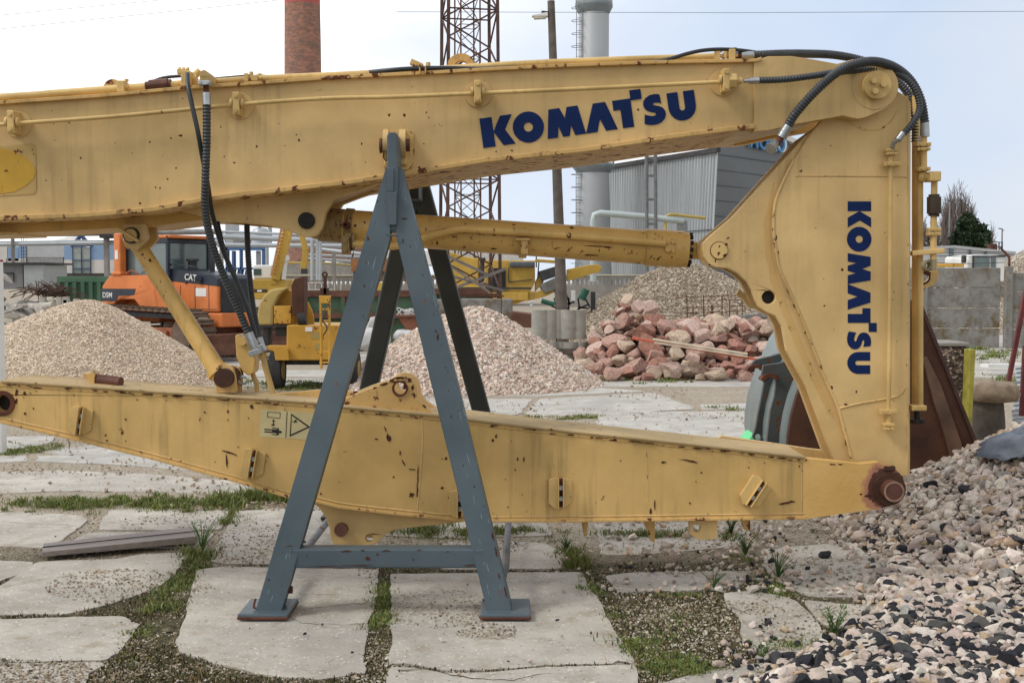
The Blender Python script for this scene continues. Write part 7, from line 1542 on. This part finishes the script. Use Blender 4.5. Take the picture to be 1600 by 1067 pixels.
for c_, Y in (((1203, 594), 8.94), ((1181, 580), 9.54)): q = P(*c_, Y); x = MB(); x.prism([(q.x+m(15, Y)*math.cos(R(a)), q.z+m(11, Y)*math.sin(R(a))) for a in range(10, 181, 17)]+[(q.x+m(9, Y)*math.cos(R(a)), q.z+m(5, Y)*math.sin(R(a))) for a in range(180, 5, -17)], Y-.03, Y+.08); x.build('hook_liner', M['rust'], bk, .004)
o = thing('green_bucket', 'small bright green plastic piece beside the bucket hook', 'plastic tub', at(1178, 9.9)); x = MB(); x.prism(PX([(1166, 690), (1180, 676), (1196, 677), (1200, 692)], 9.9), 9.9, 10.2); x.build('body', plain('bright_green_plastic', (.08, .62, .22), .4, 0, .1), o, .01)
# exposed aggregate block + yellow post + stone table
def aggmat():
    M_, nt, bs = mat('exposed_aggregate'); tc = N(nt, 'ShaderNodeTexCoord'); v = N(nt, 'ShaderNodeTexVoronoi'); v.inputs['Scale'].default_value = 46; nt.links.new(tc.outputs['Object'], v.inputs['Vector'])
    sp = N(nt, 'ShaderNodeSeparateColor'); nt.links.new(v.outputs['Color'], sp.inputs[0]); n = N(nt, 'ShaderNodeValToRGB'); e = n.color_ramp.elements; e[0].color = (.03, .022, .018, 1); e[1].position = .9; e[1].color = (.42, .32, .25, 1); k = e.new(.55); k.color = (.10, .07, .05, 1)
    nt.links.new(sp.outputs[0], n.inputs[0]); nt.links.new(n.outputs[0], bs.inputs['Base Color']); bs.inputs['Roughness'].default_value = .9; bump(nt, bs, v.outputs['Distance'], .9, .02); return M_
ab = thing('aggregate_block', 'dark exposed-aggregate concrete block behind the rusty bucket plate', 'concrete block', at(1480, 11)); x = MB(); a = P(1440, 536, 11); b = P(1523, 0, 11); x.box(a.x, b.x, 11, 11.5, 0, P(0, 542, 11).z); x.build('block', aggmat(), ab, .015)
x = MB(); x.box(a.x-.01, b.x+.01, 10.99, 11.52, P(0, 541.5, 11).z, P(0, 535, 11).z); x.build('cap', FC, ab, .01)
o = thing('yellow_post', 'yellow painted steel channel post right of the aggregate block', 'post', at(1530, 10.8)); x = MB(); x.prism([(P(1523, 0, 10.8).x, 0), (P(1529, 0, 10.8).x, 0), (P(1535, 0, 10.8).x, P(0, 546, 10.8).z), (P(1526, 0, 10.8).x, P(0, 546, 10.8).z)], 10.8, 10.95); x.build('post_body', plain('chipped_yellow', (.34, .30, .05), .6, 0, .35, 9), o, .006)
o = thing('stone_table', 'round weathered stone table on a thick foot near the right edge', 'stone table', at(1552, 11.6)); q = P(1551, 606, 11.9)
x = MB(); x.lathe((q.x, 11.9, q.z), [(0, .03), (.20, .06), (.24, .02), (.26, -.06), (.23, -.12), (.12, -.14), (0, -.14)], 24); x.build('table_top', plain('mossy_stone', (.25, .19, .13), .9, 0, .35, 9, .7, 20), o)
x = MB(); x.lathe((q.x-.04, 11.9, 0), [(.17, 0), (.16, q.z*.5), (.14, q.z-.12)], 20); x.build('foot', plain('dark_stone', (.09, .075, .06), .9, 0, .35, 9, .7, 20), o)
for i in range(4):
    Yc = 12.2+i*.05; o = thing('corrugated_sheet', f'white corrugated metal sheet, {["lowest leaning", "second lowest", "third", "topmost upright"][i]} of the bundle at the right edge', 'metal sheet', at(1600, Yc), 'corrugated sheets at the right edge'); x = MB()
    a = P(1580+i*2, 640-i*22, Yc); n_ = 16; vs = []
    for j in range(n_+1):
        z_ = math.sin(j*math.pi/1.0)*0+(.012 if j % 2 else -.012); vs.append((a.x+j*.003, Yc+z_, a.z-j*.022)); vs.append((a.x+.7, Yc+z_, a.z-j*.022+.10))
    x.add(vs, [(2*j, 2*j+1, 2*j+3, 2*j+2) for j in range(n_)]); ob = x.build('sheet', plain('white_sheet_%d' % i, (.55, .58, .62), .5, .1), o); sm = ob.modifiers.new('thick', 'SOLIDIFY'); sm.thickness = .004
o = thing('rusty_rod_post', 'thin maroon steel post leaning at the right edge', 'post', at(1580, 12)); x = MB(); x.beam(P(1574, 605, 12), P(1603, 455, 12), .04, .04); x.beam(P(1596, 650, 12), P(1602, 540, 12), .04, .04); x.build('post_body', plain('maroon_rust', (.13, .03, .03), .7, .1, .3), o)
o = thing('white_board', 'long whitish board lying on the grass by the fence', 'board', at(1570, 20)); x = MB(); x.beam(P(1538, 571, 22), P(1640, 572, 22.3), .25, .06); x.build('board', WHT, o)
# tarp on the heap
x = MB(); nx, ny = 22, 16; cx_, cy_ = 3.22, 7.35
for j in range(ny):
    for i in range(nx):
        u = i/(nx-1); v = j/(ny-1); X_ = 3.04+u*.85+.14*(1-v)*(1-u); Y_ = 7.45+v*.65-.10*u; z_ = float(hz(np.array([X_]), np.array([Y_]))[0])+.10+.05*mnoise.noise(Vector((X_*5, Y_*5, 0)))+.03*mnoise.noise(Vector((X_*13, Y_*11, 3))); x.v.append((X_+.02*mnoise.noise(Vector((0, Y_*9, 0))), Y_, z_))
for j in range(ny-1):
    for i in range(nx-1):
        if (i < 4 and j < 4-i) or (i < 3 and j > 12+i): continue
        x.f.append((j*nx+i, j*nx+i+1, (j+1)*nx+i+1, (j+1)*nx+i)); x.sm.append(True)
o = x.build('tarpaulin', plain('grey_blue_plastic', (.105, .12, .15), .35, 0, .2, 6, .3, 18), None, loc=(3.2, 7.2, .5)); s_ = o.modifiers.new('thick', 'SOLIDIFY'); s_.thickness = .004; tag(o, 'crumpled dark grey plastic sheet lying on the gravel heap at the right', 'tarpaulin')
# ---- concrete panel fence
YF = 31.; cf = thing('concrete_fence', 'weathered precast concrete panel fence with brown stains at the right', 'fence', at(1500, YF))
for s0, s1, yt in ((1300, 1440, 418), (1448, 1572, 418), (1582, 1720, 426)):
    zt = P(0, yt, YF).z
    for i in range(4):
        z0_ = i*zt/4; x = MB(); x.box(P(s0, 0, YF).x, P(s1, 0, YF).x, YF, YF+.06, z0_+.008, z0_+zt/4-.008); x.build('panel', WALLC, cf, .012)
for px, yt in ((1444, 416), (1577, 416), (1725, 424)): x = MB(); q = P(px, yt, YF); x.box(q.x-.085, q.x+.085, YF-.06, YF+.12, 0, q.z); x.build('fence_post', WALLC, cf, .012)
x = MB(); a = P(1577, 417, YF+.1); x.tube([a, P(1577, 402, YF+.1), P(1563, 387, YF+.1)], .03, 6, smooth_path=False); x.build('wire_arm', M['rust'], cf)
for j, y_ in enumerate((393, 399, 410)): x = MB(); x.tube([P(1460, y_+1, YF+.1), P(1515, y_+2, YF+.1), P(1572, y_, YF+.1)], .008, 4); x.build('barbed_wire', DKS, cf)
o = thing('leaning_pipe', 'grey steel pipe standing between the fence and the arm', 'steel pipe', at(1205, 24)); x = MB(); pbox(x, 1201, 495, 1206, 560, 24, .1); pbox(x, 1208, 497, 1212, 560, 24, .1); x.build('pipe', PS, o)
# warehouse, truck, trees
wh = thing('white_warehouse', 'low white metal warehouse with shallow roof beyond the fence', 'warehouse', at(1510, 70)); x = MB(); x.prism(PX([(1440, 389), (1490, 386), (1586, 396), (1586, 440), (1440, 440)], 70), 70, 78); x.build('wall', plain('white_cladding', (.62, .64, .66), .6, .1, .08, 1), wh)
x = MB(); x.beam(P(1440, 388, 69.9), P(1490, 385.5, 69.9), .15, .15); x.beam(P(1490, 385.5, 69.9), P(1587, 395.5, 69.9), .15, .15); x.build('roof_edge', GP2, wh)
pboxobj('downpipe', plain('dark_teal', (.12, .15, .17), .6), wh, 69.8, .2, [(1485, 388, 1489.5, 440), (1516, 390, 1517.5, 440), (1540.5, 392, 1541.5, 440)])
x = MB()
for y_ in (398, 405, 412): pbox(x, 1440, y_, 1586, y_+.5, 69.9, .05)
x.build('panel_joint', GP2, wh)
tk = thing('crane_truck', 'white truck cab with yellow folded crane arm peeking above the fence', 'truck', at(1530, 40)); x = MB(); x.prism(PX([(1513, 440), (1513, 402), (1518, 398), (1570, 399), (1572, 440)], 40), 40, 42.2); x.build('cab', WHT, tk, .04)
pboxobj('window', GLS, tk, 39.97, .05, [(1522, 402, 1546, 418), (1549, 402, 1556, 418)]); pboxobj('mirror', DKS, tk, 39.8, .2, [(1505, 399, 1510.5, 411)], .03); pboxobj('crane_arm', YO, tk, 39.6, .3, [(1464, 412, 1507, 417.5)], .03); pboxobj('window_trim', DKS, tk, 39.95, .04, [(1520, 399.5, 1572, 401.5), (1520, 400, 1522, 420)])
o = thing('roof_vent', 'red-brown brick vent stack with ladder on the warehouse', 'vent stack', at(1555, 75)); pboxobj('vent_body', M['rust'], o, 75, 1, [(1552, 381, 1558, 396)]); x = MB()
for px in (1549, 1561, 1566): x.beam(P(px, 395, 75), P(px, 378, 75), .06, .06)
for y_ in (378, 385, 391): x.beam(P(1549, y_, 75), P(1567, y_+1, 75), .05, .05)
x.build('guard_rail', DKS, o)
for px, yt, Y, lb in ((1484, 314, 95, 'slim grey street lamp mast before the bare poplars'), (1566, 358, 90, 'thin far mast with crossarm above the white gravel heap')):
    o = thing('lamp_mast', lb, 'mast', at(px, Y)); a = P(px, yt, Y); x = MB(); x.cyl((a.x, Y, 0), a, .10, 8, r2=.05); x.build('mast_pole', plain('mast_grey', (.25, .27, .28), .5, .3), o); x = MB(); x.beam(a, a+Vector((-.28, 0, .05)), .12, .06); x.beam(a-Vector((.0, 0, .1)), a+Vector((.15, 0, -.1)), .05, .05); x.build('mast_head', DKS, o)
BT = plain('bare_twig', (.17, .14, .125), .9); 
def bare(nm, label, px, ytop, Y, spread, nbr, seed, grp):
    rs = random.Random(seed); c = P(px, ytop, Y); o = thing(nm, label, 'tree', (c.x, Y, 0), grp); x = MB(); x.tube([(c.x, Y, 0), (c.x+.1, Y, c.z*.5), (c.x, Y, c.z)], .2, 6, step=c.z/8, radii=(.26, .02)); x.build('trunk', BT, o)
    x = MB()
    for i in range(nbr):
        z_ = c.z*rs.uniform(.12, .9); a = rs.uniform(0, 6.28); L = c.z*rs.uniform(.18, .42)*(1-z_/c.z*.5); sp = spread*rs.uniform(.3, 1)*(1-.6*z_/c.z)
        b = Vector((c.x, Y, z_)); p1 = b+Vector((math.cos(a)*sp*.7, math.sin(a)*sp*.7, L*.4)); p2 = b+Vector((math.cos(a)*sp, math.sin(a)*sp, L)); x.tube([b, p1, p2], .05, 4, step=L/3, radii=(.05, .012))
        for j in range(9):
            t = rs.uniform(.2, 1); q = b.lerp(p1, t*2) if t < .5 else p1.lerp(p2, t*2-1); x.beam(q, q+Vector((rs.gauss(0, .22), rs.gauss(0, .22), rs.uniform(.4, 1.1))), .022, .022)
    x.build('crown', BT, o)['kind'] = 'stuff'
for i, (px, yt, Y, sp, nb_) in enumerate(((1488, 309, 110, 1.0, 90), (1503, 313, 112, .9, 80), (1477, 330, 108, .9, 60), (1516, 328, 114, .8, 50))): bare('poplar_tree', f'bare brown upright poplar, {["tallest left-centre", "second tallest", "shorter leftmost", "shorter rightmost"][i]} of the clump beyond the warehouse', px, yt, Y, sp*1.2, nb_, 50+i, 'bare poplars beyond the warehouse')
bare('bare_tree', 'low spreading leafless tree right of the steel arm beyond the fence', 1450, 360, 90, 2.2, 70, 61, None); bare('bare_tree', 'faint thin leafless tree behind the pine, to its right', 1549, 362, 130, 1.2, 40, 62, None); bare('bare_tree', 'leafless bushy tree just left of the poplars', 1466, 372, 95, 1.6, 50, 63, None)
pn = thing('pine_tree', 'dark green pine with uneven lobed crown above the white warehouse', 'tree', at(1517, 88)); c = P(1512, 336, 88); x = MB(); x.tube([(c.x, 88, 0), (c.x, 88, c.z)], .25, 8, step=1, radii=(.28, .05)); x.build('trunk', BT, pn)
rs = random.Random(9); X = []; lob = [(1512, 352, 16, 14), (1508, 372, 22, 12), (1520, 376, 22, 12), (1503, 384, 20, 10), (1532, 362, 7, 8), (1536, 356, 5, 4), (1541, 374, 7, 5), (1543, 366, 4, 5), (1530, 384, 18, 8), (1512, 340, 7, 6), (1498, 372, 8, 7)]
for (a, b, rx, ry) in lob:
    for i in range(int(rx*ry*5)):
        while True:
            u, v, w_ = rs.uniform(-1, 1), rs.uniform(-1, 1), rs.uniform(-1, 1)
            if .25 < u*u+v*v+w_*w_ < 1: break
        q = P(a+u*rx, b+v*ry, 88); X.append((q.x, 88+w_*m(rx, 88), q.z))
X = np.array(X); n = len(X); a = rng.normal(0, 1, (n, 3, 3))*.13; V = (X[:, None, :]+a).reshape(-1, 3); F = np.arange(n*3).reshape(-1, 3); C_ = np.repeat(np.array([[.022, .040, .016]])*rng.uniform(.5, 1.7, (n, 1)), 3, 0)
cr_ = npmesh('crown', V-np.array(pn.location)[None], F, C_, GM, pn, kind='stuff')
# power lines
for i, (a_, b_, Y) in enumerate((((-60, 52), (800, -40), 60), ((-60, 30), (640, -40), 62), ((620, 19), (1660, 18), 70))): x = MB(); x.tube([P(*a_, Y), P((a_[0]+b_[0])/2, (a_[1]+b_[1])/2+2, Y), P(*b_, Y)], .012, 4, step=10); o = x.build('power_line', DKS, None, loc=tuple(P(*a_, Y))); tag(o, ['lower thin overhead wire sloping across the upper left sky', 'upper thin overhead wire sloping across the upper left sky', 'thin level overhead wire crossing the upper right sky'][i], 'overhead wire', None)
# ---- plank on the slabs
g1 = G(66, 868, .03); g2 = G(308, 842, .03)
o = thing('weathered_plank', 'grey weathered timber plank lying on the slabs left of the stand', 'plank', tuple(g1)); PW = plain('silver_grey_timber', (.27, .235, .215), .9, 0, .3, 5, .5, 60)
def wood(name, c):
    M_, nt, bs = mat(name); tc = N(nt, 'ShaderNodeTexCoord'); v = mapv(nt, tc.outputs['Object'], (1.5, 26, 20)); col = mixc(nt, ramp(nt, noise_(nt, v, 2, 6, .7), .3, .7), tuple(x*.65 for x in c), tuple(x*1.2 for x in c)); nt.links.new(col, bs.inputs['Base Color']); bs.inputs['Roughness'].default_value = .9; bump(nt, bs, noise_(nt, v, 3, 6, .7), .5, .008); return M_
PW = wood('silver_grey_timber2', (.30, .26, .24))
q0 = G(66, 870, .03); q1 = G(68, 856, .03); q2 = G(305, 829, .03); q3 = G(309, 848, .03); mid0 = q0.lerp(q1, .5); mid1 = q3.lerp(q2, .4)
x = MB(); x.add([q0, q3, q2, q1, q0+Vector((0, 0, .03)), q3+Vector((0, 0, .045)), q2+Vector((0, 0, .03)), q1+Vector((0, 0, .03))], [(3, 2, 1, 0), (4, 5, 6, 7), (0, 1, 5, 4), (1, 2, 6, 5), (2, 3, 7, 6), (3, 0, 4, 7)]); x.build('board', PW, o, .003)
x = MB(); x.beam(mid0+Vector((0, 0, .034)), mid1+Vector((0, 0, .046)), .006, .006); x.build('split', DKS, o)
for o in bpy.data.objects:
    if '_o' in o: del o['_o']
